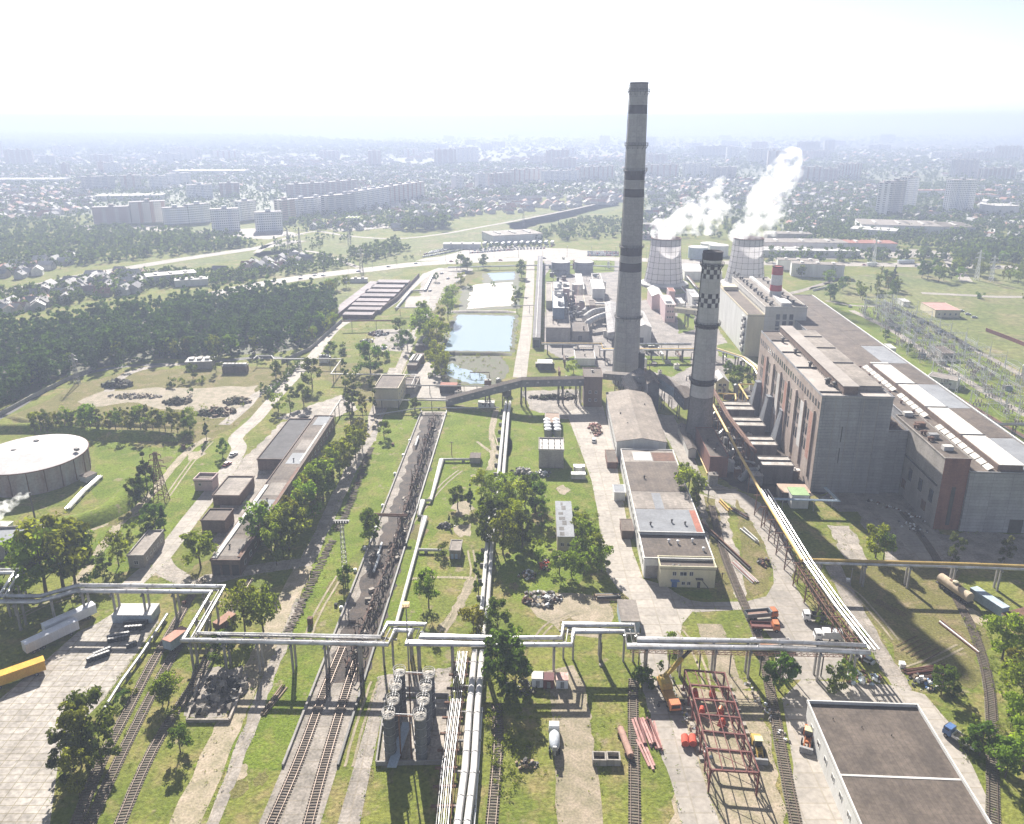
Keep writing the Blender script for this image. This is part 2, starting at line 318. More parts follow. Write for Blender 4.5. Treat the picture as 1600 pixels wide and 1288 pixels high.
for i, px in enumerate([
    [(400,445),(405,395),(440,378),(500,366),(640,376),(800,348),(960,310),(975,325),(900,345),(820,365),(790,388),(655,405),(560,425)],
    [(60,453),(180,428),(330,402),(470,386),(460,395),(330,412),(190,440),(75,463)],
    [(100,372),(190,355),(300,350),(400,352),(395,362),(260,362),(130,382)],
    [(790,345),(985,296),(985,316),(900,338),(800,362)],
    [(1005,318),(1060,305),(1075,320),(1010,333)],
    [(1250,466),(1300,436),(1420,424),(1640,418),(1660,600),(1500,540),(1380,480)],
    [(490,440),(560,420),(640,418),(560,470),(510,490),(480,500)]]):
    sheet('meadow', px, G_FIELD, .02, jag=6, seed=30+i)
# motorways and far tracks
for px, wd, m, z in [
    ([(-60,470),(0,457),(60,446),(130,431),(200,419),(260,409),(325,399),(400,388),(470,376)], 18, CONC, .10),
    ([(330,462),(400,446),(500,430),(580,421),(650,413),(760,407),(900,404),(1000,406),(1120,410),(1250,412),(1400,414),(1500,416),(1640,420)], 22, CONC, .10),
    ([(400,395),(430,378),(490,362),(545,369),(620,373),(690,366),(735,358),(800,346),(900,326),(970,309)], 7, CONC2, .10),
    ([(20,470),(28,480),(22,490)], 8, CONC, .10),
    ([(560,418),(500,396),(470,392)], 6, CONC2, .10),
    ([(1300,205),(1340,222),(1385,238),(1430,250),(1480,256),(1640,262)], 60, CONC, .3),
    ([(1475,398),(1485,410),(1498,424),(1510,440)], 10, CONC, .10),
    ([(1440,458),(1520,462),(1560,464),(1650,464)], 8, CONC, .08),
    ([(0,285),(60,281),(140,277)], 30, CONC2, .3), ([(575,318),(600,305),(640,300)], 14, CONC2, .3),
    ([(960,250),(975,262),(1000,275)], 25, CONC, .3)]:
    strip('road', px, wd, m, z)
for px, m, z in [
    ([(648,408),(700,398),(740,388),(800,384),(862,388),(960,393),(960,401),(860,402),(760,404),(700,408)], CONC, .06),
    ([(0,483),(40,470),(70,468),(50,480)], CONC2, .06),
    ([(1205,395),(1300,385),(1410,390),(1480,392),(1480,402),(1300,405),(1210,408)], CONC, .06),
    ([(1350,345),(1430,330),(1530,335),(1560,340),(1540,352),(1400,352)], CONC, .08),
    ([(510,352),(600,350),(620,356),(520,362)], CONC2, .08), ([(300,362),(420,356),(470,366),(420,374),(330,372)], CONC2, .08),
    ([(100,352),(250,352),(290,360),(180,362),(105,360)], CONC2, .06)]:
    sheet('gravel_yard', px, m, z, jag=4)
strip('road', [(196,922),(225,896),(250,873),(300,808),(345,750),(373,703),(369,684),(400,655),(426,625),(482,565),(532,508),(600,482),(640,452),(665,430),(690,419)], 6.4, CONC, .030)
strip('road', [(250,873),(262,892),(290,905),(330,905),(380,893),(430,885),(470,880)], 6.0, CONC2, .026)
strip('road', [(812,590),(816,560),(822,520),(826,470),(828,440),(829,408)], 7.5, CONC, .030)
strip('road', [(-30,668),(20,640),(60,616),(120,588),(200,572),(300,568),(400,559),(440,560)], 5, ASPH, .026)
strip('road', [(300,568),(240,573),(200,584),(178,600),(170,612)], 5, CONC2, .027)
strip('road', [(350,664),(385,634),(400,618),(440,596),(470,570),(500,548)], 5.5, CONC2, .024)
DIRTZ = .020
for px, wd, m in [
    ([(262,1350),(345,1160),(368,1105),(395,1052),(420,1003),(445,945),(475,885)], 6.2, DIRT),
    ([(475,885),(515,805),(548,735),(575,690),(592,650),(618,590),(640,540)], 5.0, CONC2),
    ([(112,930),(140,882),(165,848),(190,815),(212,797),(240,768),(268,732),(300,700),(325,684)], 3.4, DIRT),
    ([(118,838),(160,822),(192,812),(220,803)], 1.6, DIRT),
    ([(312,1340),(385,1150),(420,1060),(450,985),(470,935)], 3.0, CONC2),
    ([(600,640),(625,570),(640,535),(655,500)], 3, CONC2), ([(615,575),(585,640),(580,690)], 4, CONC2),
    ([(912,1350),(897,1170),(893,1120),(886,1075),(870,1045)], 9, DIRT),
    ([(690,985),(712,955),(728,925),(736,905)], 3, DIRT),
    ([(640,905),(680,902),(740,903)], 1.2, DIRT),
    ([(1018,990),(1022,1030),(1030,1080),(1046,1135),(1068,1200),(1112,1350)], 7.5, CONC),
    ([(1108,975),(1120,1010),(1135,1060),(1150,1080)], 7, DIRT),
    ([(1300,880),(1340,958),(1385,1035),(1412,1078)], 4.6, CONC2),
    ([(765,735),(772,705),(768,680),(775,640)], 2.6, DIRT),
    ([(745,690),(780,720),(782,760)], 1.6, DIRT)]:
    strip('dirt_track' if m is DIRT else 'path', px, wd, m, DIRTZ, wob=.35, seed=int(px[0][0])); DIRTZ += .0008
for px, wd in [([(1330,485),(1400,520),(1480,575),(1560,625),(1640,668)], 5), ([(1390,478),(1450,505),(1530,550),(1640,610)], 4.5), ([(1290,470),(1340,478),(1390,478)],4), ([(1180,470),(1250,455),(1300,440),(1330,435)],6)]:
    strip('path', px, wd, CONC2, .02); 
for name, px, m, z, jg in [
    ('concrete_yard', [(885,645),(912,634),(942,634),(957,690),(975,790),(988,860),(1005,905),(1040,915),(1058,928),(1105,950),(1082,956),(1066,975),(1062,1003),(1040,1012),(1006,1010),(998,970),(983,935),(965,920),(947,893),(940,850),(934,800),(924,750),(906,700)], CONC, .032, 0),
    ('concrete_yard', [(1015,645),(1052,650),(1078,700),(1098,748),(1165,772),(1195,790),(1228,840),(1246,885),(1236,902),(1254,935),(1272,960),(1318,992),(1322,1008),(1310,1062),(1215,1062),(1207,1000),(1168,952),(1085,957),(1060,935),(1100,941),(1165,940),(1197,932),(1209,912),(1208,890),(1192,845),(1165,803),(1130,782),(1098,770),(1070,738),(1045,690)], CONC, .036, 0),
    ('slab_yard', [(-60,1130),(0,1092),(60,1042),(122,987),(150,975),(190,950),(245,953),(248,972),(163,1092),(128,1128),(104,1165),(90,1198),(70,1350),(-140,1350)], SLAB, .030, 0),
    ('paved_strip', [(659,643),(698,643),(528,1198),(484,1340),(382,1340),(442,1198)], CONC2, .030, 0),
    ('sooty_ground', [(664,645),(693,645),(676,720),(650,800),(622,900),(594,1000),(572,1068),(508,1068),(535,985),(572,895),(606,810),(643,710)], MUD, .036, 1.0),
    ('lane', [(592,1062),(608,1062),(580,1198),(552,1340),(512,1340),(553,1198)], CONC2, .030, 0),
    ('concrete_pad', [(588,1058),(640,1050),(706,1042),(705,1088),(592,1078)], CONC2, .026, .4),
    ('concrete_apron', [(1252,1062),(1390,1070),(1445,1085),(1488,1135),(1520,1198),(1590,1350),(1228,1350),(1240,1198),(1222,1092)], CONC, .034, 0),
    ('asphalt_yard', [(1280,778),(1330,752),(1400,748),(1470,835),(1640,830),(1660,885),(1450,885),(1390,885),(1340,800),(1310,800)], CONC2, .026, 1.5),
    ('rubble_strip', [(1345,765),(1372,762),(1465,835),(1462,885),(1440,885),(1400,830)], CONC, .032, 1.5),
    ('concrete_patch', [(1292,820),(1328,822),(1362,882),(1325,882)], CONC2, .030, .8),
    ('sandy_ground', [(1045,1072),(1185,1080),(1204,1160),(1240,1350),(1036,1350),(1060,1200)], DIRT, .024, 1.2),
    ('dirt', [(822,935),(880,925),(950,932),(962,965),(940,1000),(880,990),(838,965)], DIRT, .012, 1.5),
    ('dirt', [(120,628),(160,612),(230,606),(330,606),(405,602),(398,616),(372,640),(352,652),(330,655),(300,640),(250,640),(200,628),(140,636)], DIRT, .022, 2),
    ('dirt', [(640,575),(680,562),(692,600),(730,602),(758,606),(700,628),(640,622)], CONC, .024, 1.2),
    ('dirt', [(812,612),(905,608),(912,655),(880,655),(830,640)], CONC2, .024, 1.0),
    ('dirt', [(478,575),(500,560),(600,575),(590,640),(540,610)], G_DRY, .010, 2),
    ('dirt', [(590,515),(640,515),(650,530),(640,548),(580,550)], CONC2, .022, 1.5),
    ('dirt', [(350,740),(400,700),(440,660),(485,650),(370,880),(330,880)], CONC2, .020, 1),
    ('dirt', [(430,655),(510,625),(540,615),(560,640),(510,655)], CONC2, .020, 1),
    ('concrete_yard', [(635,463),(672,463),(668,481),(632,481)], CONC, .026, .6),
    ('concrete_yard', [(850,545),(850,400),(960,402),(1000,440),(1012,560),(950,590),(900,575)], YARD, .022, .6),
    ('concrete_yard', [(1000,470),(1090,455),(1125,520),(1165,570),(1100,600),(1050,640),(1010,600)], YARD, .018, .6),
    ('grass', [(998,556),(1080,558),(1080,572),(1050,590),(1000,575)], G_LUSH, .028, .6),
    ('grass', [(1120,540),(1140,535),(1160,552),(1150,562),(1122,556)], G_LUSH, .028, .6),
    ('grass', [(1058,490),(1085,488),(1085,515),(1060,522)], G_LUSH, .028, .6),
    ('grass', [(885,560),(905,555),(935,575),(915,588),(882,586)], G_LUSH, .028, .6),
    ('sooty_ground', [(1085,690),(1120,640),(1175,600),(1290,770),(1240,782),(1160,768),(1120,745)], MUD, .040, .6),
    ('dirt', [(900,825),(870,830),(872,870),(915,870)], DIRT, .02, .8),
    ('dirt', [(1085,770),(1130,782),(1172,930),(1130,935),(1105,850)], CONC2, .028, .8),
    ('grass', [(1100,775),(1118,780),(1150,935),(1120,935)], G_DRY, .037, .6),
    ('grass', [(1150,780),(1168,806),(1194,850),(1205,895),(1195,925),(1165,935)], G_DRY, .037, .6),
    ('grass', [(1064,925),(1106,920),(1118,940),(1100,940)], G_LUSH, .046, 0),
    ('dirt', [(855,510),(845,440),(870,405),(960,405),(960,425),(870,430)], G_LUSH, .026, .6),
    ('dirt', [(350,1120),(290,1118),(300,1050),(380,1040),(388,1080)], CONC2, .022, 1.2),
    ('dirt', [(700,540),(680,510),(700,470),(735,440),(760,425),(735,425),(700,450),(660,510),(668,560)], G_DRY, .020, 2),
    ('dirt', [(660,428),(700,418),(740,420),(700,460),(670,500),(655,490)], CONC2, .018, 1.5)]:
    sheet(name, px, m, z, jag=jg, seed=len(px))
# ponds
for px, mm in [([(716,490),(804,492),(797,551),(692,551)], BANK), ([(690,556),(775,556),(790,575),(775,603),(710,600),(688,580)], BANK), ([(726,447),(806,443),(806,483),(724,485)], BANK), ([(756,428),(808,424),(808,443),(758,444)],BANK)]:
    sheet('earth_bank', [(CX+(x-sum(q[0] for q in px)/len(px))*1.12+sum(q[0] for q in px)/len(px)-CX, y) for x, y in px], mm, .030, jag=1.5, seed=3)
sheet('water', [(716,492),(804,494),(797,549),(694,548)], WATER, .06, jag=.8)
sheet('water', [(697,572),(706,568),(722,576),(745,582),(761,587),(760,600),(735,600),(700,587)], WATER, .06, jag=.8, seed=5)
sheet('water', [(762,427),(804,424),(804,437),(770,439)], WATER, .06, jag=1)
sheet('dry_sludge', [(742,445),(800,441),(804,460),(798,478),(728,483),(735,460)], SLUDGE, .06, jag=2)

def berm(px, w, h, m):
    pts = smooth_line([P(x,y) for x,y in px], 8); n = len(pts); rows = []
    for off, z in ((-w/2,-.05),(-w*.22,h*.8),(0,h),(w*.22,h*.8),(w/2,-.05)):
        r = []
        for i,p in enumerate(pts):
            d = (pts[min(i+1,n-1)]-pts[max(i-1,0)]).normalized(); k = min(1,min(i,n-1-i)/4+.05); r.append(p+Vector((d.y,-d.x,0))*off+Vector((0,0,z*k)))
        rows.append(r)
    b = MB(); b.add([p for r in rows for p in r],[(k*n+i,k*n+i+1,(k+1)*n+i+1,(k+1)*n+i) for k in range(4) for i in range(n-1)]); o = b.build('embankment',m,smooth=True)
    if o.data.polygons[0].normal.z < 0: o.data.flip_normals()
    tag(o,kind='structure')
berm([(-40,674),(60,672),(160,682),(285,684)],9,3.2,G_LUSH); berm([(20,838),(80,826),(130,818),(180,795),(222,752),(238,735)],12,3.4,G_LUSH); berm([(15,650),(60,662),(150,664),(300,668)],5,1.2,G_DRY)
berm([(690,553),(740,553.5),(800,554)],7,1.6,BANK); berm([(688,488),(760,488),(806,488)],7,1.4,CONC2)

def ruts(px, z, gap=1.7):
    pts = smooth_line([P(x,y,z) for x,y in px]); rr = random.Random(int(px[0][0]))
    for sg in (-.5,.5):
        l, r = ribbon_pts(pts, .6); b = MB(); n = len(pts); A, B_ = [], []
        for i,p in enumerate(pts):
            d = (l[i]-r[i]).normalized()*(gap*sg); j = rr.uniform(-.08,.08); A.append(l[i]+d+Vector((j,0,0))); B_.append(r[i]+d+Vector((j,0,0)))
        b.add(A+B_,[(n+i,n+i+1,i+1,i) for i in range(n-1)]); tag(b.build('wheel_ruts',DIRT),kind='structure')
for k,px in enumerate([[(690,990),(712,955),(730,920),(740,895),(735,860)],[(770,735),(775,700),(768,670),(775,645)],[(1062,985),(1082,1010),(1098,1045),(1105,1075)],[(262,775),(300,722),(330,690)],[(30,965),(70,945),(130,925)],[(480,1000),(495,960),(530,900)],[(830,1010),(860,975),(905,955)],[(1420,1045),(1460,1030),(1500,1010)],[(560,700),(600,640),(640,560)],[(1300,905),(1340,930),(1400,1000)],[(545,1198),(560,1140),(585,1065)],[(640,820),(690,760),(720,735)]]): ruts(px,.050+.0006*k)
rr = random.Random(63)
for k in range(46):                                    # small bare patches worn into the grass
    x,y = rr.choice([(rr.uniform(300,640),rr.uniform(700,1250)),(rr.uniform(640,960),rr.uniform(880,1250)),(rr.uniform(1280,1540),rr.uniform(890,1100)),(rr.uniform(20,330),rr.uniform(690,1000)),(rr.uniform(650,880),rr.uniform(660,900))]); c = P(x,y,.013+.0004*k); r = rr.uniform(1.2,4.5); n = 14; b = MB()
    b.quad(*[c+Vector((r*1.0*rr.uniform(.6,1.15)*math.cos(6.283*i/n),r*1.5*rr.uniform(.6,1.15)*math.sin(6.283*i/n),0)) for i in range(n)]); tag(b.build('dirt',(G_DRY,DIRT,G_DRY)[k%3]),kind='structure')
# ================================================================ buildings
class Bd: pass
def building(name, label, cat, nl, nr, fl, base=None, h=None, wall=PANEL, roof=ROOFD, g=GRID, rise=0.0, par=.45, z0=0.0, group=None, depth=None, width=None, ridge='y'):
    """roof corners near-left, near-right, far-left as seen in the photograph; base = row of the near-left foot"""
    B = Bd()
    if h is None: h = HT(base, nl[1])-z0
    zt = z0+h; e1, e2 = axes(g); o = P(*nl, zt); o.z = z0
    B.w = width or (P(*nr, zt)-P(*nl, zt)).dot(e1); B.d = depth or abs((P(*fl, zt)-P(*nl, zt)).dot(e2)); B.h = h; B.o, B.e1, B.e2, B.z0, B.g = o, e1, e2, z0, g
    c = o+e1*(B.w/2)+e2*(B.d/2); B.root = thing(name, label, cat, c, group); B.c = c
    B.at = lambda u, v, z=0.0: B.o+B.e1*u+B.e2*v+Vector((0,0,z))
    b = MB(); b.box(c, (B.w, B.d, h-.02), g); 
    if rise:
        if ridge == 'y':
            for v in (0, B.d): b.quad(B.at(0,v,h-.02), B.at(B.w,v,h-.02), B.at(B.w/2,v,h+rise-.05))
        else:
            for u in (0, B.w): b.quad(B.at(u,0,h-.02), B.at(u,B.d,h-.02), B.at(u,B.d/2,h+rise-.05))
    b.build('wall', wall, B.root)
    b = MB()
    if rise:
        ov, th = .35, .18
        if ridge == 'y':
            for s in (0, 1):
                u0, u1 = (-ov, B.w/2) if s == 0 else (B.w/2, B.w+ov); h0, h1 = (h-ov*rise/(B.w/2), h+rise) if s == 0 else (h+rise, h-ov*rise/(B.w/2))
                q = [B.at(u0,-ov,h0), B.at(u1,-ov,h1), B.at(u1,B.d+ov,h1), B.at(u0,B.d+ov,h0)]
                b.add(q+[p+Vector((0,0,th)) for p in q], [(3,2,1,0),(4,5,6,7),(0,1,5,4),(1,2,6,5),(2,3,7,6),(3,0,4,7)])
        else:
            for s in (0, 1):
                v0, v1 = (-ov, B.d/2) if s == 0 else (B.d/2, B.d+ov); h0, h1 = (h-ov*rise/(B.d/2), h+rise) if s == 0 else (h+rise, h-ov*rise/(B.d/2))
                q = [B.at(-ov,v0,h0), B.at(B.w+ov,v0,h0), B.at(B.w+ov,v1,h1), B.at(-ov,v1,h1)]
                b.add(q+[p+Vector((0,0,th)) for p in q], [(3,2,1,0),(4,5,6,7),(0,1,5,4),(1,2,6,5),(2,3,7,6),(3,0,4,7)])
    else: b.box(c+Vector((0,0,h-.02)), (B.w+.3, B.d+.3, .2), g)
    B.roof = b.build('roof', roof, B.root)
    if par and not rise:
        b = MB(); t_ = .3
        for u, v, x, y in ((B.w/2, -.05, B.w+.5, t_), (B.w/2, B.d+.05, B.w+.5, t_), (-.05, B.d/2, t_, B.d-.25), (B.w+.05, B.d/2, t_, B.d-.25)): b.box(B.at(u,v,h+.17), (x,y,par), g)
        b.build('parapet', wall, B.root)
    return B
def windows(B, face, n, u0, u1, zs, ww, hh, part='window', m=GLASS, fr=WHITEW, max_=100):
    """separate window parts along one wall: face n(ear), l(eft), r(ight), f(ar)"""
    e = {'n':(B.e1, -B.e2, B.at(0,0)), 'f':(B.e1, B.e2, B.at(0,B.d)), 'l':(B.e2, -B.e1, B.at(0,0)), 'r':(B.e2, B.e1, B.at(B.w,0))}[face]
    b = MB(); a, nn, st = e; O = Vector((0,0,0))
    def slab(x0,x1,z0,z1,t):
        q = [a*x0+Vector((0,0,z0)), a*x1+Vector((0,0,z0)), a*x1+Vector((0,0,z1)), a*x0+Vector((0,0,z1))]
        return q+[p+nn*t for p in q], [(0,1,2,3),(7,6,5,4),(0,4,5,1),(1,5,6,2),(2,6,7,3),(3,7,4,0)]
    v, f = slab(-ww/2, ww/2, 0, hh, .05); b.add(v, f); k0 = len(f)
    f_ = .09
    for x0,x1,z0,z1 in ((-ww/2-f_,-ww/2,-f_,hh+f_),(ww/2,ww/2+f_,-f_,hh+f_),(-ww/2,ww/2,-f_,0),(-ww/2,ww/2,hh,hh+f_),(-.04,.04,0,hh)):
        v, f = slab(x0,x1,z0,z1,.09); b.add(v, f)
    first = None; rl = Vector(B.root.location)
    for z in zs:
        for i in range(n):
            u = u0+(u1-u0)*(i+.5)/n; p = st+a*u+Vector((0,0,z))-rl
            if first is None:
                me = bpy.data.meshes.new(part); me.from_pydata(b.v, [], b.f); me.materials.append(m); me.materials.append(fr)
                for q in range(k0, len(me.polygons)): me.polygons[q].material_index = 1
                first = me
            o = bpy.data.objects.new(part, first); link(o, B.root); o.location = p
def doors(B, face, us, ww, hh, m=PBLUE, part='door'):
    for u in us:
        e = {'n':(B.e1, -B.e2, B.at(0,0)), 'l':(B.e2, -B.e1, B.at(0,0)), 'r':(B.e2, B.e1, B.at(B.w,0))}[face]
        b = MB(); a, nn, st = e; p = st+a*u; q = [p-a*(ww/2), p+a*(ww/2), p+a*(ww/2)+Vector((0,0,hh)), p-a*(ww/2)+Vector((0,0,hh))]
        b.add(q+[x+nn*.08 for x in q], [(0,1,2,3),(7,6,5,4),(0,4,5,1),(1,5,6,2),(2,6,7,3),(3,7,4,0)]); b.build(part, m, B.root)
def vents(B, uv, m=DSTEEL, r=.45, hh=1.3, part='vent'):
    for u, v in uv:
        b = MB(); b.lathe(B.at(u,v,B.h+.15), [(r*.7,0),(r*.7,hh*.65),(r*1.25,hh*.7),(r*1.2,hh*.85),(r*.2,hh)], 8); b.build(part, m, B.root)
def patch(B, u0, v0, u1, v1, m, t=.06):
    b = MB(); b.box(B.at((u0+u1)/2, (v0+v1)/2, B.h+.18), (abs(u1-u0), abs(v1-v0), t), B.g); b.build('roof_patch', m, B.root)
rnd = random.Random(4)
# ---- left side
B = building('shed', 'long narrow grey-walled shed with a dark flat roof beside the round brick tank', 'shed', (199,870), (221,873), (220,831), base=888, wall=BRICKG, roof=ROOFG, g=-1)
windows(B,'r',5,1,B.d-1,[1.6],.9,.9); windows(B,'n',1,.5,B.w-.5,[1.4],1.2,1.2)
B = building('pump_house', 'grey flat-roofed building with a pale parapet cut by the left photo edge', 'building', (-70,856), (43,856), (-40,829), base=878, wall=BRICKG, roof=ROOFB, g=-6, par=.7)
windows(B,'n',5,2,B.w-2,[1.2],1.4,1.8); vents(B,[(B.w-6,5),(B.w-13,3)],r=.35,hh=2.2)
B = building('switch_hut', 'small square pinkish-white hut with raised parapet beside the diagonal road', 'hut', (303,752), (331,752.5), (308,742), base=767, wall=PINKW, roof=ROOFD, par=.8)
windows(B,'n',1,.8,B.w*.5,[2.2],.8,.9)
B = building('brick_shed', 'very long brick shed with brown bitumen roof and open bays at its near end', 'shed', (329,877), (373,879), (486,651), base=899, wall=BRICKB, roof=ROOFD, g=1.2)
vents(B,[(B.w*.35,8),(B.w*.55,40),(B.w*.5,75)],r=.3); patch(B,.2,1,1.6,B.d*.42,ROOFL,.5); patch(B,B.w-1.2,2,B.w-.2,B.d*.55,RUST,.3)
for k in range(9): patch(B, 1.8, B.d*(k+.2)/9, B.w-1.4, B.d*(k+1)/9-.4, (ROOFG, ROOFD, ROOFB)[k*7%3])
patch(B,B.w-2.2,B.d*.6,B.w-1.4,B.d*.93,ROOFL,.1)
for k in range(3):
    doors(B,'n',[B.w*(k+.5)/3],B.w/3-.8,B.h-1.2,DSTEEL,'bay_opening')
windows(B,'r',24,2,B.d-2,[1.5],1.6,1.4)
BS = B
B = building('brick_annex', 'low brick annex with pale felt roof halfway along the long brick shed', 'annex', (332,776), (374,776), (357,746), base=790, wall=BRICKB, roof=ROOFG, g=1.2)
B = building('brick_annex', 'lower brick annex with patched brown roof next to the near end of the long shed', 'annex', (314,815), (351,815), (327,797), base=833, wall=BRICKB, roof=ROOFD, g=1.2)
B = building('storage_annex', 'black-roofed wide annex against the far end of the long brick shed', 'annex', (402,719), (446,719), (462,656), h=4.5, wall=BRICKB, roof=mat('black_felt_roof',(.085,.08,.085),(.05,.047,.05),scale=.2), g=1.2)
B = building('pump_building', 'two storey pale rendered block with dark flat roof beside the pond path', 'building', (584,608), (622,608), (591,587), base=637, wall=CREAM, roof=ROOFD, par=.5)
windows(B,'r',4,1.5,B.d-1.5,[1.5,5],1.2,1.5); doors(B,'r',[B.d*.1],1.4,2.2,DSTEEL); patch(B,-.1,-.2,B.w+.1,.3,WHITEW,.35)
B = building('shed', 'low grey lean-to shed just right of the two storey pump block', 'shed', (626,607), (648,607), (632,590), h=3, wall=BRICKG, roof=ROOFD)
B = building('shed', 'dark red-roofed open shed on posts below the small lower pond', 'shed', (687,604), (713,604), (688,598), base=614, wall=DSTEEL, roof=ROOFR, par=0)
B = building('valve_box', 'small brown-roofed valve house at the bent silver pipe corner on the lawn', 'hut', (734,716), (750,716), (735,708), base=724, wall=BRICKG, roof=ROOFD, par=0)
B = building('substation_hut', 'small grey hut with blue cabinets beside the silver pipe branch', 'hut', (702,861), (719,861), (700,845), base=873, wall=BRICKG, roof=ROOFG, par=.2)
doors(B,'n',[.9,2.2],.8,1.7,PBLUE,'cabinet')
B = building('water_treatment_block', 'cubic grey block with stained white roof and vents beside the concrete yard', 'building', (842,704), (881,707), (843,686), base=731, wall=BRICKG, roof=ROOFW, par=.5)
vents(B,[(B.w*(i+.5)/4, B.d*(j+.5)/3) for i in range(4) for j in range(3)],r=.25,hh=.9)
B = building('shed', 'small brown-roofed shed behind the double row of white tanks', 'shed', (852,661), (874,661), (852,646), h=3.5, wall=BRICKG, roof=mat('tan_felt_roof',(.36,.26,.2),scale=.3), par=.2)
WT = Vector(P(863,678))
for i in range(2):
    for j in range(4):
        c = WT+Vector((-2.1+i*4.2, -3.6+j*3.9, 0)); t = thing('water_tank', 'white capped tank, %s in the %s row behind the grey cubic block'%(('nearest','second','third','farthest')[j],('left','right')[i]), 'tank', c, 'white tanks in two rows of four')
        b = MB(); b.lathe(c,[(1.6,0),(1.6,3.6)],14); b.build('shell',STEEL,t); b = MB(); b.lathe(c+Vector((0,0,3.6)),[(1.7,0),(1.6,.25),(.9,.6),(.2,.7)],14); b.build('cap',WHITE,t)
B = building('brick_office', 'long narrow building with torn silver-blue roof among trees left of the yard', 'building', (871,839), (897,839), (871,784), base=861, wall=CREAM, roof=ROOFB, par=0, g=1.5)
windows(B,'n',2,.5,B.w-.5,[1.8],1.0,1.1); windows(B,'r',8,1,B.d-1,[1.6],1.1,1.3)
for k in range(7): patch(B, rnd.uniform(.5,2), k*B.d/7+.5, rnd.uniform(2.2,3.6), k*B.d/7+rnd.uniform(2,4), ASPH, .03)
# ---- the workshop hall
B = building('workshop_hall', 'far gabled section of the long workshop with weathered grey-brown sheet roof', 'workshop', (964,690), (1041,690), (949.5,614), h=9.5, wall=WHITEW, roof=mat('weathered_brown_sheet',(.29,.245,.205),(.185,.155,.13),scale=.12,fine=.2,pattern=('grid',1.5,6.0,(.82,.8,.78),'floor')), rise=1.6)
windows(B,'l',12,2,B.d-2,[3],2.2,2.6); vents(B,[(B.w*.3,B.d*.3),(B.w*.35,B.d*.75),(B.w*.8,B.d*.7),(B.w*.2,B.d*.5)],r=.3)
H1 = B
B = building('workshop_hall', 'middle workshop section with patchy brown and silver low roof', 'workshop', (999,832), (1099,832), (965.5,703), h=7.6, wall=WHITEW, roof=ROOFG, par=.3)
patch(B,.3,.3,B.w-2.2,B.d*.235,ROOFB); patch(B,B.w-2.1,.3,B.w-.2,B.d*.23,ROOFR); patch(B,.3,B.d*.24,B.w*.33,B.d*.40,ROOFG); patch(B,B.w*.35,B.d*.24,B.w*.5,B.d*.42,ROOFB); patch(B,B.w*.52,B.d*.25,B.w-.4,B.d*.41,ROOFG)
patch(B,.3,B.d*.44,B.w-.4,B.d*.82,ROOFD); patch(B,B.w*.2,B.d*.84,B.w*.55,B.d*.97,ROOFL); patch(B,B.w*.57,B.d*.84,B.w-.5,B.d*.96,RUST)
vents(B,[(B.w*.2,B.d*.07),(B.w*.55,B.d*.1),(B.w*.75,B.d*.08),(B.w*.3,B.d*.6)],r=.35); windows(B,'l',14,2,B.d-2,[3.2],2.0,2.2)
B = building('workshop_hall', 'nearest workshop section with dark brown roof behind the pale yellow annex', 'workshop', (1007,873), (1114,873), (998.5,835), base=903, wall=WHITEW, roof=ROOFD, par=.3)
vents(B,[(B.w*.42,B.d*.65),(B.w*.55,B.d*.62),(B.w*.78,B.d*.7),(B.w*.9,B.d*.35)],WHITE,r=.4); doors(B,'n',[B.w*.12],4,4.2,CONCP,'gate'); windows(B,'l',3,1,B.d-1,[3],2,2)
B = building('office_annex', 'pale yellow two storey annex with sunken brown roof and small windows', 'annex', (1032,889), (1118,889), (1034,873.5), base=917, wall=YELLOW, roof=ROOFD, par=.9)
windows(B,'n',1,B.w*.22,B.w*.30,[4],1.0,1.2); windows(B,'n',1,B.w*.36,B.w*.48,[4],1.9,1.2); windows(B,'n',1,B.w*.53,B.w*.6,[4],1,1.3); windows(B,'n',2,B.w*.38,B.w*.58,[.9],.9,1.0); doors(B,'n',[B.w*.27],1.6,2.3,BLUE); doors(B,'n',[B.w*.71],.9,2.0,DSTEEL)
b = MB(); b.box(B.at(B.w*.71,-.6,3.2),(2.2,1.1,.1),GRID); b.bar(B.at(B.w*.74,-.6,3.2),B.at(B.w*.88,-.6,.3),.5,.12); b.build('fire_stair',DSTEEL,B.root); b = MB(); b.box(B.at(B.w*.27,-.6,2.5),(2.6,1.2,.12),GRID); b.build('canopy',BLUE,B.root); vents(B,[(B.w*.25,1.2),(B.w*.35,1)],r=.4,hh=.8)
for (a,bb,c,lab,m,hh) in [((960,770),(977,770),(959,758),'white box lean-to with blue-grey roof against the middle workshop wall',WHITEW,3.2),((972,830),(990,830),(970,812),'brown lean-to porch against the workshop wall near its gate',BRICKB,3),((949,723),(965,723),(948,704),'rusty open steel lean-to beside the gabled workshop section',RUST,2.6)]:
    B = building('lean_to', lab, 'lean-to', a, bb, c, h=hh, wall=m, roof=ROOFB if m is WHITEW else ROOFD, par=.1)
B = building('site_cabin', 'pale blue site cabin with grey sheet roof beside the concrete yard entrance', 'cabin', (971,971), (1000,971), (966,938), base=990, wall=PBLUE, roof=ROOFG, par=0, g=1)
windows(B,'n',2,.6,B.w-.6,[1.5],.9,.9)
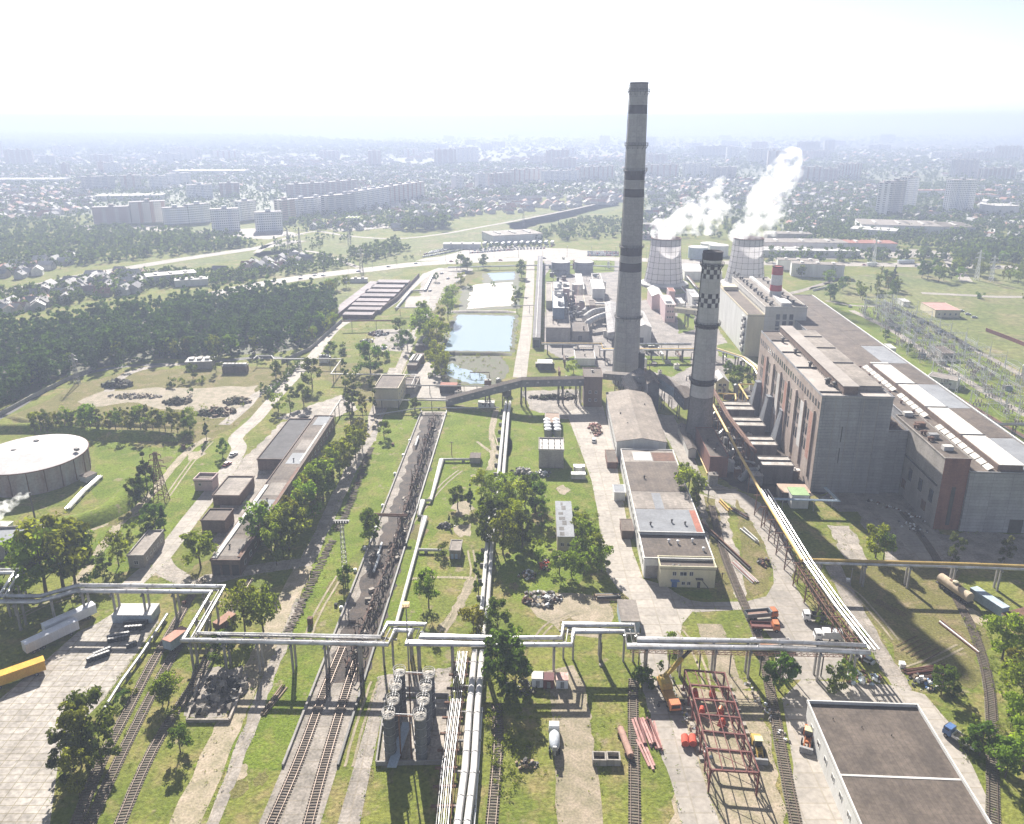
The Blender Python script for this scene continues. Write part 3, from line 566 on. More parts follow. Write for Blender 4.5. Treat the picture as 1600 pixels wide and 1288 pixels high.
# ---- bottom right hall
e1, e2 = axes(3.0); hz_ = 6.5; fl_ = P(1262,1100,hz_); wdt = (P(1433,1107,hz_)-fl_).dot(e1); nl_ = fl_-e2*42; q1 = proj(nl_)
B = building('warehouse', 'large flat-roofed hall with brown bitumen roof and white parapet in the lower right corner', 'warehouse', q1, q1, (1262,1100), h=hz_, wall=WHITEW, roof=ROOFD, g=3.0, par=.8, width=wdt, depth=42)
b = MB(); b.box(B.at(B.w/2,21,B.h+.18),(B.w-.4,.5,.08),3.0); b.build('roof_patch',ROOFL,B.root)
for k in range(3): vents(B,[(4+k*5.5,B.d-5-k*2.2)],r=.12,hh=.5)
windows(B,'l',8,2,B.d-2,[3],1.4,1.2)
# ================================================================ the power station
def ringed(name, label, c, prof, bands, rings, n=40, extra=None):
    """tapered chimney; bands = [(z0, z1, material)] painted courses; rings = gallery heights"""
    t = thing(name, label, 'chimney', c)
    zs = [p[1] for p in prof]; rs = [p[0] for p in prof]; rad = lambda z: float(np.interp(z, zs, rs))
    cuts = sorted({zs[0], zs[-1], *[x for b_ in bands for x in b_[:2]]}); 
    for a, bb in zip(cuts, cuts[1:]):
        m = next((q[2] for q in bands if q[0] <= (a+bb)/2 <= q[1]), CHIM); k = 5
        b = MB(); b.lathe(c, [(rad(a+(bb-a)*i/k), a+(bb-a)*i/k) for i in range(k+1)], n, caps=(bb == zs[-1])); o = b.build('shaft_course' if m is CHIM else 'painted_band', m, t, smooth=True)
    for z in rings:
        b = MB(); r = rad(z); b.lathe(c, [(r+.02,z),(r+1.15,z+.02),(r+1.15,z+.2),(r+.02,z+.22)], n, caps=False)
        for j in range(24):
            an = j*math.pi/12; p = c+Vector(((r+1.1)*math.cos(an),(r+1.1)*math.sin(an),z)); b.bar(p, p+Vector((0,0,1.3)), .1)
        for hh in (.7,1.25): b.lathe(c, [(r+1.07,z+hh),(r+1.15,z+hh),(r+1.15,z+hh+.1),(r+1.07,z+hh+.1)], n, caps=False)
        for j in range(12):
            an = j*math.pi/6; p = c+Vector(((r+1.0)*math.cos(an),(r+1.0)*math.sin(an),z)); q = c+Vector(((r+.05)*math.cos(an),(r+.05)*math.sin(an),z-1.6)); b.bar(p,q,.16)
        b.build('gallery', DSTEEL, t)
    b = MB(); an = math.pi*1.03
    pts = [c+Vector(((rad(z)+.35)*math.cos(an),(rad(z)+.35)*math.sin(an),z)) for z in np.linspace(2, zs[-1]-.5, 24)]
    for p, q in zip(pts, pts[1:]): b.bar(p, q, .55, .2)
    b.build('ladder', DSTEEL, t)
    b = MB(); b.lathe(c+Vector((0,0,zs[-1])), [(rs[-1]+.15,-.4),(rs[-1]+.15,.25),(rs[-1]-.5,.25)], n, caps=False); b.lathe(c+Vector((0,0,zs[-1]-.3)), [(rs[-1]-.5,.2),(.01,.0)], n, caps=False); b.build('rim', CHIMD, t)
    return t, rad
C1 = P(977,598); Y1 = C1.y; z1 = lambda y: ZAT(y, Y1-5)
ringed('tall_chimney', 'very tall tapered grey concrete chimney with dark painted bands, tallest in the plant', C1, [(6.9,0),(6.25,z1(497)),(5.2,z1(387)),(4.75,z1(270)),(4.25,z1(129))],
    [(z1(178),z1(164),CHIMD),(0,0,CHIM),(z1(141),z1(129),mat('sooty_concrete',(.22,.2,.2),scale=.2)),(z1(282),z1(267),CHIMD),(z1(309),z1(296),CHIMD),(z1(401),z1(388),CHIMD),(z1(426),z1(412),CHIMD)], [z1(143),z1(228),z1(268),z1(388),z1(498)])
C2 = P(1091,688); Y2 = C2.y; z2 = lambda y: ZAT(y, Y2-4)
prof2 = [(6.0,0),(5.2,9),(4.75,z2(600)),(4.1,z2(470)),(3.65,z2(412)),(4.05,z2(408)),(3.9,z2(396))]
t, rad2 = ringed('checkered_chimney', 'shorter grey chimney with two brown and white checkered bands and a dark flared cap', C2, prof2,
    [(0,z2(622),mat('stained_shaded_chimney',(.27,.25,.24),(.18,.165,.16),scale=.15,streak=True)),(z2(622),z2(604),CHIML),(z2(595),z2(515),CHIML),(z2(508),z2(482),CHIML),(z2(460),z2(437),CHIML),(z2(408),z2(396),CHIMD),(z2(413),z2(408),CHIMW),(z2(437),z2(415),CHIMD),(z2(482),z2(460),CHIMD),(z2(515),z2(508),CHIMD),(z2(604),z2(595),CHIMD)], [z2(417),z2(510),z2(598)])  # lowest course: brown stain and shadow both painted into its darker colour
for y0, y1 in ((437,415),(482,460)):                      # white fields of the checkered bands, set proud of the dark paint
    b = MB(); zz0, zz1 = z2(y0), z2(y1); nr_ = 3; n = 16
    for r_ in range(nr_):
        a0, a1 = zz0+(zz1-zz0)*r_/nr_+.05, zz0+(zz1-zz0)*(r_+1)/nr_-.05
        for j in range(n):
            if (j//1+r_)%2: continue
            an = [2*math.pi*(j+k/2)/n for k in (0,1,2)]; v = []
            for z in (a0,a1):
                for x in an: rr = rad2(z)+.05; v.append(C2+Vector((rr*math.cos(x), rr*math.sin(x), z)))
            b.add(v, [(0,1,4,3),(1,2,5,4)])
    b.build('checker_squares', CHIMW, t)
# ---- boiler house
GB = 3.4
B = building('boiler_house', 'huge boiler house with windowless grey panel end wall and stained tall side wall', 'power station', (1285,621), (1394,621), (1186,519), base=769, wall=PANEL, roof=mat('beige_felt_roof',(.42,.375,.34),(.31,.275,.25),scale=.07,fine=.1), g=GB, par=.6)
BH = B; b = MB(); T_ = .12
def slabwall(B, face, u0, u1, z0, z1, m, name, t=.12):
    a, nn, st = {'n':(B.e1,-B.e2,B.at(0,0)),'l':(B.e2,-B.e1,B.at(0,0)),'r':(B.e2,B.e1,B.at(B.w,0))}[face]
    q = [st+a*u0+Vector((0,0,z0)), st+a*u1+Vector((0,0,z0)), st+a*u1+Vector((0,0,z1)), st+a*u0+Vector((0,0,z1))]
    b = MB(); b.add(q+[p+nn*t for p in q], [(0,1,2,3),(7,6,5,4),(0,4,5,1),(1,5,6,2),(2,6,7,3),(3,7,4,0)]); return b.build(name, m, B.root)
slabwall(B,'l',.1,B.d,0.2,B.h+.5,STAINW,'side_wall')
for k in range(7):
    u0 = 6+k*(B.d-10)/7
    slabwall(B,'l',u0,u0+(B.d-10)/7*.42,10,B.h-9,(mat('rust_stained_cladding',(.40,.24,.19),(.27,.13,.10),scale=.15,streak=True),ROOFL,STAINW)[k%3],'cladding_panel',.2)
    slabwall(B,'l',u0-.9,u0-.3,4,B.h-7,STAINW,'pilaster',.7)
def wset(B, face, lst, ww, hh, m=GLASS):
    e = {'l':(B.e2,-B.e1,B.at(0,0)),'n':(B.e1,-B.e2,B.at(0,0)),'r':(B.e2,B.e1,B.at(B.w,0))}[face]; 
    for u, z in lst:
        slabwall(B, face, u-ww/2, u+ww/2, z, z+hh, m, 'window', .16)
wset(B,'l',[(2.5+k*(B.d-5)/26, B.h-5.2) for k in range(27)],1.9,2.6)
wset(B,'l',[(6+k*(B.d-10)/7+(B.d-10)/7*f, z) for k in range(7) for f in (.58,.80) for z in (12,18,24)],1.7,4.6)
wset(B,'n',[(8.5,20.5),(8.5,12)],.25,6,DSTEEL)
for k in range(1,5): slabwall(B,'n',B.w*k/5-.12,B.w*k/5+.12,2,B.h-1,CONCP,'joint_strip',.06)
b = MB(); b.box(B.at(B.w*.43,B.d*.5+1,B.h+.2),(B.w*.2,B.d-4,3.0),GB); b.build('roof_monitor',BRICKB,B.root)
b = MB(); b.box(B.at(B.w*.43,B.d*.5+1,B.h+3.2),(B.w*.2+.7,B.d-3.6,.25),GB); b.build('monitor_roof',MATS['beige_felt_roof'],B.root)
b = MB(); b.box(B.at(B.w*.755,B.d*.5+3,B.h+.2),(B.w*.42,B.d-9,1.4),GB); b.build('raised_roof',ROOFG,B.root)
for v in (5, B.d*.38, B.d*.62, B.d*.82):
    b = MB(); b.box(B.at(B.w*.165,v,B.h+.2),(B.w*.33,.4,.5),GB); b.build('roof_kerb',DSTEEL,B.root)
    b = MB(); b.box(B.at(B.w*.76,v+3,B.h+1.6),(B.w*.36,.4,.4),GB); b.build('roof_kerb',DSTEEL,B.root)
patch(B,.6,B.d*.84,B.w*.3,B.d-.6,ROOFD,.1)
vents(B,[(B.w*.24,B.d*.16),(B.w*.28,B.d*.17),(B.w*.25,B.d*.40),(B.w*.22,B.d*.60),(B.w*.2,B.d*.8),(B.w*.31,B.d*.12)],DSTEEL,r=.8,hh=2.4)
b = MB()
for k in range(40): b.bar(B.at(B.w*.3,3+k*(B.d-8)/40,B.h+.3),B.at(B.w*.3,3+k*(B.d-8)/40,B.h+1.5),.12)
b.bar(B.at(B.w*.3,3,B.h+1.45),B.at(B.w*.3,B.d-5,B.h+1.45),.12); b.build('roof_railing',DSTEEL,B.root)
# deaerator block, lower side block with red tower end, turbine hall
hd = HT(762,668); oo = B.at(B.w+.1,1.2,0); q = proj(oo+Vector((0,0,hd)))
D = building('bunker_block', 'grey panel bunker block one step lower than the boiler house on its right side', 'power station', q, q, q, h=hd, wall=PANEL, roof=ROOFD, g=GB, width=7.5, depth=B.d-1.5, par=.5)
vents(D,[(2+i*1.2,4+j*.9) for i in range(3) for j in range(2)],RUST,r=.55,hh=1.8); vents(D,[(3,25),(4,42),(3,60),(4,80)],DSTEEL,r=.7,hh=1.6)
h3 = HT(826,717)
E = building('service_block', 'lower grey service block ending in a dark red brick stair tower', 'power station', (1477,718), (1516,718), (1407,650), h=h3, wall=BRICKG, roof=ROOFD, g=GB, par=.4)
slabwall(E,'n',.05,E.w-.05,.2,E.h+.5,BRICK,'tower_face',.3); wset(E,'l',[(5+k*8.5,8) for k in range(6)],2.6,4.5); wset(E,'l',[(9+k*17,3) for k in range(3)],3,3.4,RUST)
slabwall(E,'l',2,E.d-2,15.2,15.7,DSTEEL,'pipe_run',.4); slabwall(E,'n',E.w*.45,E.w*.6,2,16,DSTEEL,'ladder',.45); vents(E,[(1.5+1.1*i,16+6*j) for i in range(2) for j in range(3)],RUST,r=.6,hh=1.6)
for k in range(4):
    b = MB(); b.box(E.at(E.w*.5,8+k*11,E.h+.2),(3.2,2.2,1.5),GB); b.build('roof_unit',(ROOFL,STEEL,RUST,ROOFL)[k],E.root)
h4 = HT(834,742); pA = E.at(E.w+.15,-1.0,0); q = proj(pA+Vector((0,0,h4))); wid = (P(1664,742,h4)-pA).dot(axes(GB)[0]); dep = (P(1259,462,h4)-pA).dot(axes(GB)[1])
F = building('turbine_hall', 'very long low turbine hall with brown roof and a bright white skylight along it', 'power station', q, q, q, h=h4, wall=PANEL, roof=ROOFD, g=GB, width=wid, depth=dep, par=.35)
za = h4+2.6; s0 = P(1560,726,za); s1 = P(1596,724,za); s2 = P(1358,566,za); ex, ey = axes(GB)
u0 = (s0-F.o).dot(ex); u1 = (s1-F.o).dot(ex); v0 = (s0-F.o).dot(ey); v1 = (s2-F.o).dot(ey)
b = MB(); b.box(F.at((u0+u1)/2,(v0+v1)/2,h4+.2),(u1-u0,v1-v0,2.2),GB); b.build('skylight_wall',BRICKB,F.root)
b = MB(); b.box(F.at((u0+u1)/2+.3,(v0+v1)/2,h4+2.4),(u1-u0-.2,v1-v0+.3,.2),GB); b.build('skylight_roof',ROOFW,F.root)
nn = 26
for k in range(nn):
    b = MB(); va = v0+(v1-v0)*k/nn; vb = v0+(v1-v0)*(k+1)/nn-.6
    if k in (9,10,17): continue
    b.quad(F.at(u0-3.0,va,h4+.45),F.at(u0-1.2,va,h4+1.5),F.at(u0-1.2,vb,h4+1.5),F.at(u0-3.0,vb,h4+.45)); b.quad(F.at(u0-3.0,va,h4+.2),F.at(u0-3.0,vb,h4+.2),F.at(u0-3.0,vb,h4+.45),F.at(u0-3.0,va,h4+.45)); b.build('skylight_pane',ROOFW,F.root)
for k in range(4):
    va = v0+(v1-v0)*(k+.9)/4; b = MB(); b.box(F.at((u0+u1)/2,va,h4+2.62),(u1-u0+.8,.5,.25),GB); b.build('roof_kerb',DSTEEL,F.root)
for k in range(9):
    va = F.d*k/9; patch(F,u1+1.2,va+.6,F.w-.5,va+F.d/9-.3,(ROOFB,ROOFD,ROOFB,ROOFD,ROOFB,ROOFD,ROOFD,ROOFD,ROOFD)[k],.07)
b = MB(); b.box(F.at(F.w+.3,F.d/2,h4-.3),(.7,F.d,.9),GB); b.build('eaves_band',WHITEW,F.root)
vents(F,[(u0-5,20+12*k) for k in range(9)],RUST,r=.6,hh=1.6)
doors(F,'n',[18,30],4.5,5,DSTEEL,'gate')
# ---- white buildings behind
G_ = building('filter_block', 'cream and white windowed block with bare cream end wall behind the boiler house', 'building', (1168.5,494), (1195,494.5), (1124,449.5), base=557, wall=CREAM, roof=ROOFD, g=3.0, par=.9)
slabwall(G_,'l',.1,G_.d,.2,G_.h+.9,WHITEW,'side_wall'); windows(G_,'l',16,13,G_.d-3,[7,12,17],1.0,2.6)
for k in range(2):
    for j in range(9): slabwall(G_,'l',3+k*4,6.2+k*4,2+j*2.4,3.5+j*2.4,(DSTEEL,ROOFL)[(j+k)%2],'louvre_unit',1.1)
b = MB(); b.box(G_.at(G_.w/2,G_.d-5,G_.h+.2),(G_.w-.4,10,2.4),3.0); b.build('roof_house',CREAM,G_.root)
oW = G_.at(G_.w+.2,.6,0); hW = ZAT(481,oW.y); q = proj(oW+Vector((0,0,hW)))
I_ = building('white_boiler_hall', 'tall white hall with vertical dark windows and rows of roof ventilators', 'building', q, q, q, h=hW, wall=PANELW, roof=ROOFG, g=3.0, par=.6, width=(P(1262,482,hW)-oW).dot(axes(3)[0]), depth=(P(1142,434,hW)-oW).dot(axes(3)[1]))
windows(I_,'l',26,3,I_.d-3,[hW-5.2],1.3,2.8); wset(I_,'n',[(I_.w*f,z) for f in (.32,.48,.64) for z in (hW-7,hW-11,hW-15,hW-19)],2.2,3.2)
vents(I_,[(I_.w*.17,6+k*10) for k in range(11)]+[(I_.w*.24,9+k*13) for k in range(8)]+[(I_.w*.8,12+k*12) for k in range(8)],DSTEEL,r=.9,hh=2.0)
b = MB(); b.box(I_.at(I_.w*.5,I_.d*.5,hW+.2),(2.2,I_.d-6,1.5),3.0); b.build('roof_monitor',ROOFL,I_.root)
b = MB(); b.box(I_.at(I_.w*.52,9,hW+.2),(6,14,2.2),3.0); b.build('roof_duct',ROOFL,I_.root)
pC = P(1211,463,hW+.2); t = thing('striped_chimney','stubby white chimney with two red bands standing on the white hall roof','chimney',pC)
zz = [0]+[ZAT(y,pC.y)-pC.z for y in (454,444.5,429,416.5)]
for k,(m,nm) in enumerate([(CHIMW,'shaft_course'),(CHRED,'painted_band'),(CHIMW,'shaft_course'),(CHRED,'painted_band')]):
    b = MB(); b.lathe(pC,[(3.7-.25*k/2,zz[k]),(3.7-.25*(k+1)/2,zz[k+1])],28,caps=(k==3)); b.build(nm,m,t,smooth=True)
b = MB(); b.lathe(pC+Vector((0,0,zz[4])),[(3.35,-.3),(3.4,.3),(2.6,.3)],28,caps=False); b.build('rim',CHIMD,t)
# ---- cooling towers
SHELL = mat('cooling_tower_shell',(.82,.79,.80),(.70,.66,.67),scale=.12,fine=.08)
t_ = SHELL.node_tree; b_ = t_.nodes['Principled BSDF']; tr_ = _n(t_,'ShaderNodeBsdfTranslucent'); tr_.inputs[0].default_value = (.80,.77,.78,1); mx_ = _n(t_,'ShaderNodeMixShader'); mx_.inputs[0].default_value = .34
t_.links.new(b_.outputs[0],mx_.inputs[1]); t_.links.new(tr_.outputs[0],mx_.inputs[2]); t_.links.new(mx_.outputs[0],t_.nodes['Material Output'].inputs[0])      # thin corrugated sheets let daylight through
for px, lab in ((1036.5,'left cooling tower, white ribbed shell standing nearer the tall chimney'),(1163,'right cooling tower, white ribbed shell standing behind the white hall')):
    c = P(px,444.5); hc = ZAT(371.5,c.y); t = thing('cooling_tower', lab, 'cooling tower', c, 'steaming cooling towers')
    cr = lambda z: 12.3+ (4.6)*(1-z/hc)**1.7
    b = MB(); b.lathe(c,[(cr(z),z) for z in np.linspace(3.4,hc,14)],48,caps=False); b.build('shell',SHELL,t,smooth=True)
    b = MB(); b.lathe(c,[(cr(z)-.4,z) for z in np.linspace(hc,hc-6,3)],48,caps=False); b.lathe(c,[(cr(hc)-.5,hc),(cr(hc)+.25,hc),(cr(hc)+.25,hc-.6)],48,caps=False); b.build('rim',RUST,t)
    b = MB()
    for j in range(18):
        an = 2*math.pi*j/18; pts = [c+Vector(((cr(z)+.12)*math.cos(an),(cr(z)+.12)*math.sin(an),z)) for z in np.linspace(3.4,hc,9)]
        for p,q in zip(pts,pts[1:]): b.bar(p,q,.17)
    for z in np.linspace(6,hc-1,8): b.lathe(c,[(cr(z)+.02,z-.1),(cr(z)+.24,z-.1),(cr(z)+.24,z+.1),(cr(z)+.02,z+.1)],48,caps=False)
    b.build('steel_ribs',DSTEEL,t)
    b = MB()
    for j in range(24):
        an = 2*math.pi*j/24; b.bar(c+Vector((19*math.cos(an),19*math.sin(an),.3)),c+Vector((17*math.cos(an),17*math.sin(an),3.5)),.4)
    b.lathe(c,[(16.5,3.3),(20.5,1.6),(20.5,1.3),(16.5,3.0)],48,caps=False); b.build('skirt',ROOFL,t)
    b = MB(); b.lathe(c,[(21,0),(21,1.0),(20.4,1.0),(20.4,.3),(.1,.3)],48,caps=False); b.build('basin',CONCP,t)
# ================================================================ pipelines, racks, conveyors
def offset(pts, d):
    out = []
    for i, p in enumerate(pts):
        a = (pts[i]-pts[i-1]).normalized() if i else (pts[1]-pts[0]).normalized()
        c = (pts[i+1]-pts[i]).normalized() if i < len(pts)-1 else a
        na, nc = Vector((a.y,-a.x,0)), Vector((c.y,-c.x,0)); n = (na+nc); n = n.normalized() if n.length > 1e-3 else na
        out.append(p+n*(d/max(.45, n.dot(na))))
    return out
def walk(pts, step, start=0.0):
    out, acc = [], start
    for a, b in zip(pts, pts[1:]):
        L_ = (b-a).length
        while acc < L_: out.append((a.lerp(b, acc/L_), (b-a).normalized())); acc += step
        acc -= L_
    return out
def pipeline(name, label, px, z, runs, m=SILVER, step=9.0, post='twin', pm=CONCP, group=None, n=8, flanges=False, zs=None, skip=()):
    """raised pipes following one line; runs = [(sideways offset, radius, height offset, material)]"""
    pts = [P(x, y, (zs[i] if zs else z)) for i, (x, y) in enumerate(px)]
    base = pts[len(pts)//2].copy(); base.z = 0; t = thing(name, label, 'pipeline', base, group)
    for off, r, dz, mm in runs:
        b = MB(); L_ = [p+Vector((0,0,dz)) for p in offset(pts, off)]; b.tube(L_, r, n)
        if flanges:
            for p, d in walk(L_, 6.0, 2.0): b.tube([p-d*.12, p+d*.12], r*1.12, n)
        b.build('pipe', mm or m, t, smooth=True)
    wd = max(abs(q[0])+q[1] for q in runs); k = 0
    lowest = min(q[2]-q[1] for q in runs)
    for i, (p, d) in enumerate(walk(pts, step, step*.4)):
        if i in skip or k > 92: continue
        s = Vector((d.y,-d.x,0)); top = p.z+lowest; b = MB(); k += 1; g = Vector((p.x,p.y,0))
        if post == 'twin':
            for sg in (-1,1): b.bar(g+s*(sg*wd*.6), g+s*(sg*wd*.6)+Vector((0,0,top-.3)), .5)
            b.bar(g-s*(wd+.4)+Vector((0,0,top-.2)), g+s*(wd+.4)+Vector((0,0,top-.2)), .45)
        elif post == 'truss':
            for sg in (-1,1): b.bar(g+s*(sg*wd*.8), g+s*(sg*wd*.7)+Vector((0,0,top-.2)), .3)
            b.bar(g-s*wd*.8+Vector((0,0,.4)), g+s*wd*.7+Vector((0,0,top-.4)), .16); b.bar(g+s*wd*.8+Vector((0,0,.4)), g-s*wd*.7+Vector((0,0,top-.4)), .16)
            b.bar(g-s*(wd+.2)+Vector((0,0,top-.15)), g+s*(wd+.2)+Vector((0,0,top-.15)), .3)
        elif post == 'single': b.bar(g, g+Vector((0,0,top-.02)), .28); b.bar(g-s*(wd+.1)+Vector((0,0,top-.1)), g+s*(wd+.1)+Vector((0,0,top-.1)), .2)
        else: b.box(g,(wd*1.6+.3,.5,max(.25,top)))
        b.build('support', pm, t)
    return t, pts
pipeline('heat_pipeline','long triple silver heating main on concrete posts crossing the whole foreground, with two square bends',
    [(-90,936.5),(60,936.5),(120,919.5),(340,921.5),(296,996),(400,998),(601,1002),(612,980.5),(654,981.5),(645,1000),(800,1003),(886,1003),(889,981.5),(983,982.5),(987,1005),(1200,1008),(1357,1015)], 9.0,
    [(-1.5,.58,0,None),(-.25,.22,-.35,STEEL),(1.3,.58,0,None)], step=8.5, flanges=True)
pipeline('heat_pipeline','pair of silver pipes branching to the left photo edge above the heating main', [(-40,893),(28,893),(2,935)], 9.0, [(-.8,.5,0,None),(.8,.5,0,None)], step=9)
t, tp = pipeline('pipe_trestle','sloping rusty trestle carrying four silver pipes towards the lower right hall', [(1188,765),(1256,878),(1305,948),(1358,1016)], 8.3, [(-.3,.42,0,None),(-1.55,.3,-.1,None),(-2.6,.26,0,None)], step=9, post='truss', pm=RUST)
b = MB(); L0 = offset(tp,.7); L1 = offset(tp,2.5)
for L_ in (L0,L1):
    for p,q in zip(L_[1:],L_[2:]): b.bar(p+Vector((0,0,-.3)),q+Vector((0,0,-.3)),.22); b.bar(p+Vector((0,0,-2.0)),q+Vector((0,0,-2.0)),.22)
w0 = walk(L0[1:],2.2); w1 = walk(L1[1:],2.2)
for i in range(min(len(w0),len(w1))-1):
    b.bar(w0[i][0]-Vector((0,0,.3)),w1[i][0]-Vector((0,0,.3)),.14); b.bar(w1[i][0]-Vector((0,0,.3)),w1[i+1][0]-Vector((0,0,2.0)),.14); b.bar(w0[i][0]-Vector((0,0,.3)),w0[i][0]-Vector((0,0,2.0)),.14)
b.build('lattice_walkway', RUST, t)
pipeline('gas_pipeline','yellow gas pipe running down past the brick block and along the trestle', [(1112,629),(1150,700),(1196,781),(1254,876)], 9.3, [(0,.5,0,YPIPE)], step=12, post='single', pm=RUST)
pipeline('gas_pipeline','yellow gas pipe on tall posts crossing to the right photo edge', [(1254,877),(1330,879),(1420,881.5),(1510,884),(1640,889)], 7.6, [(0,.5,.5,YPIPE),(1.1,.42,.1,None)], step=13, post='twin', pm=CONCP)
pipeline('gas_pipeline','long yellow pipe rack behind both chimneys in front of the old boiler plant', [(846,537),(940,537.5),(942,546),(1088,546),(1118,545),(1162,559),(1182,574),(1196,600),(1206,625)], 6.5, [(0,.6,.1,YPIPE),(1.5,.4,0,SILVER),(-1.4,.35,0,STEEL)], step=9, post='twin', pm=DSTEEL)
pipeline('steam_pipe','pale steel pipe on dark legs between the two chimneys', [(997,538),(1080,538)], 6.5, [(0,.7,0,SILVER)], step=10, post='single', pm=DSTEEL)
pipeline('steam_pipe','yellow bent pipe beside the cream gabled house', [(1122,615),(1149,616),(1150,625)], 5, [(0,.35,0,YPIPE)], step=7, post='single', pm=YPIPE)
pipeline('steam_pipe','yellow bent pipe close to the stained boiler house wall', [(1190,600),(1155,601),(1169,624)], 7, [(0,.35,0,YPIPE)], step=9, post='single', pm=YPIPE)
pipeline('steam_pipe','rusty pipe bridge running down from the checkered chimney between the filters', [(1112,604),(1140,652),(1164,683),(1180,706)], 11, [(0,.7,0,RUST),(1.2,.3,.3,RUST)], step=9, post='truss', pm=RUST)
pipeline('white_pipe','thin white pipe on posts from the wood edge towards the pale pump block', [(396,561),(402,556),(424,556),(428,561),(534,561),(517,584.5),(650,586),(643,602),(626,602)], 5.0, [(0,.38,0,ROOFL)], step=12, post='single', pm=DSTEEL)
pipeline('white_pipe','thin white pipe on posts passing in front of the lower pond', [(620,602),(700,603),(764,603.5)], 4.5, [(0,.35,0,ROOFL)], step=12, post='single', pm=DSTEEL)
pipeline('white_pipe','thin white pipe climbing from the long brick shed past the pump block', [(514,652),(532,625),(584,625),(700,626)], 5.0, [(0,.35,0,ROOFL)], step=8, post='single', pm=DSTEEL)
pipeline('white_pipe','low white pipe across the track ends behind the lawn', [(588,648),(640,640),(660,637.5),(780,637)], .8, [(0,.3,0,ROOFL)], step=9, post='block')
pipeline('white_pipe','silver pipe with a bend in the grass beside the walled sludge yard', [(618,483),(642,455),(664,453),(676,430)], 1.2, [(0,.7,0,SILVER)], step=12, post='block')
pipeline('pipe_gantry','pipe gantry crossing the road by the white sludge yard', [(616,481),(669,481)], 5.5, [(0,.35,0,ROOFL),(.8,.2,0,ROOFL)], step=10, post='single', pm=DSTEEL)
pipeline('pipe_gantry','rusty crane gantry beam over the scrap yard beside the wall', [(534,502),(570,501),(620,501)], 6, [(0,.5,0,RUST),(.9,.35,0,RUST)], step=16, post='single', pm=STEEL)
pipeline('ground_pipe','pale insulated pipe with square jogs lying along the lawn beside the track strip', [(736,718),(690,718),(673,782),(661,782),(654,806.5),(664,807.5),(653,850),(617,984)], 1.0, [(0,.55,0,ROOFL)], step=8, post='block', flanges=False)
pipeline('ground_pipe','short pale pipe branch to the small grey hut on the lawn', [(654,859),(690,860)], 1.0, [(0,.5,0,ROOFL)], step=6, post='block')
TW = [(0,.78,0,None),(1.9,.78,0,None)]
pipeline('twin_pipe','two fat pale pipes running from the foreground edge up to the heating main', [(708,1340),(727,1198),(733,1112),(737,1070),(742,1018)], 2.4, TW, m=ROOFL, step=9, post='twin', flanges=True)
pipeline('twin_pipe','two fat pale pipes among the trees beyond the heating main', [(745,1000),(753,950),(761,850),(766,800),(776,748)], 1.6, [(0,.62,0,None),(1.6,.62,0,None)], m=ROOFL, step=9, post='block')
pipeline('twin_pipe','two fat pale pipes on the lawn leading up to the conveyor bridge', [(779,742),(784,690),(788,648),(791,628)], 2.0, [(0,.7,0,None),(1.9,.7,0,None)], m=ROOFL, step=9, post='block')
pipeline('pipe_rack','rack of six thin silver pipes with rusty brackets beside the twin pipes', [(684,1340),(697,1198),(709,1105),(721,1018)], 2.2, [(-.9+k*.46,.1,0,(STEEL,SILVER)[k%2]) for k in range(6)]+[(1.9,.07,.2,RUST)], step=5, post='twin', pm=RUST, n=6)
pipeline('thin_pipe','single thin white pipe right of the twin pipes in the foreground', [(737,1340),(747,1198),(753,1106)], 1.2, [(0,.25,0,WHITE)], step=8, post='block')
pipeline('thin_pipe','silver pipe on low blocks along the edge of the slab yard', [(163,1107),(190,1064),(222,1020),(261,960)], 1.3, [(0,.42,0,SILVER)], step=5.5, post='block', flanges=True)
pipeline('pipe_gantry','thin pipe footbridge over the yard road by the rail sidings', [(1080,764),(1152,764)], 5.5, [(0,.2,0,DSTEEL),(.9,.2,0,DSTEEL),(.4,.12,.9,DSTEEL)], step=16, post='single', pm=DSTEEL)
pipeline('pipe_gantry','rusty gantry spanning the sooty track strip beside a round bush', [(563,803),(600,804),(637,805)], 6.5, [(0,.4,0,RUST),(.9,.3,0,RUST)], step=10, post='truss', pm=DSTEEL)
pipeline('pipe_gantry','grey pipe bridge on trestle legs at the right photo edge', [(1542,663),(1640,662)], 6, [(0,.6,0,STEEL),(1,.4,0,STEEL)], step=9, post='truss', pm=DSTEEL)
pipeline('pipe_rack','pale pipes lying along the brick tank on low blocks', [(105,795),(130,768),(157,744)], 1.0, [(-.8,.28,0,SILVER),(0,.28,0,SILVER),(.8,.28,0,ROOFL)], step=5, post='block')
pipeline('pipe_gantry','thin arched pipe over the road beside the large pond', [(800,478),(836,477)], 6, [(0,.25,0,STEEL)], step=9, post='single', pm=DSTEEL)
pipeline('pipe_rack','rusty pipes on the ground along the turbine hall edge by the switchyard', [(1490,618),(1560,660),(1640,706)], 1.2, [(-1,.35,0,RUST),(0,.35,0,RUST),(1,.3,0,DSTEEL)], step=9, post='block')
pipeline('blue_pipe','pale blue pipe gantry beside the shaded lawn below the boiler house', [(1204,779),(1308,782),(1288,762)], 4.5, [(0,.3,0,PBLUE),(.7,.25,0,PBLUE)], step=11, post='single', pm=CONCP)
pipeline('fence_pipe','pale pipe running along the motorway embankment behind the upper pond', [(700,418),(820,415),(900,414),(985,418)], 3, [(0,.6,0,PBLUE),(1.2,.5,0,ROOFL)], step=20, post='single', pm=DSTEEL)
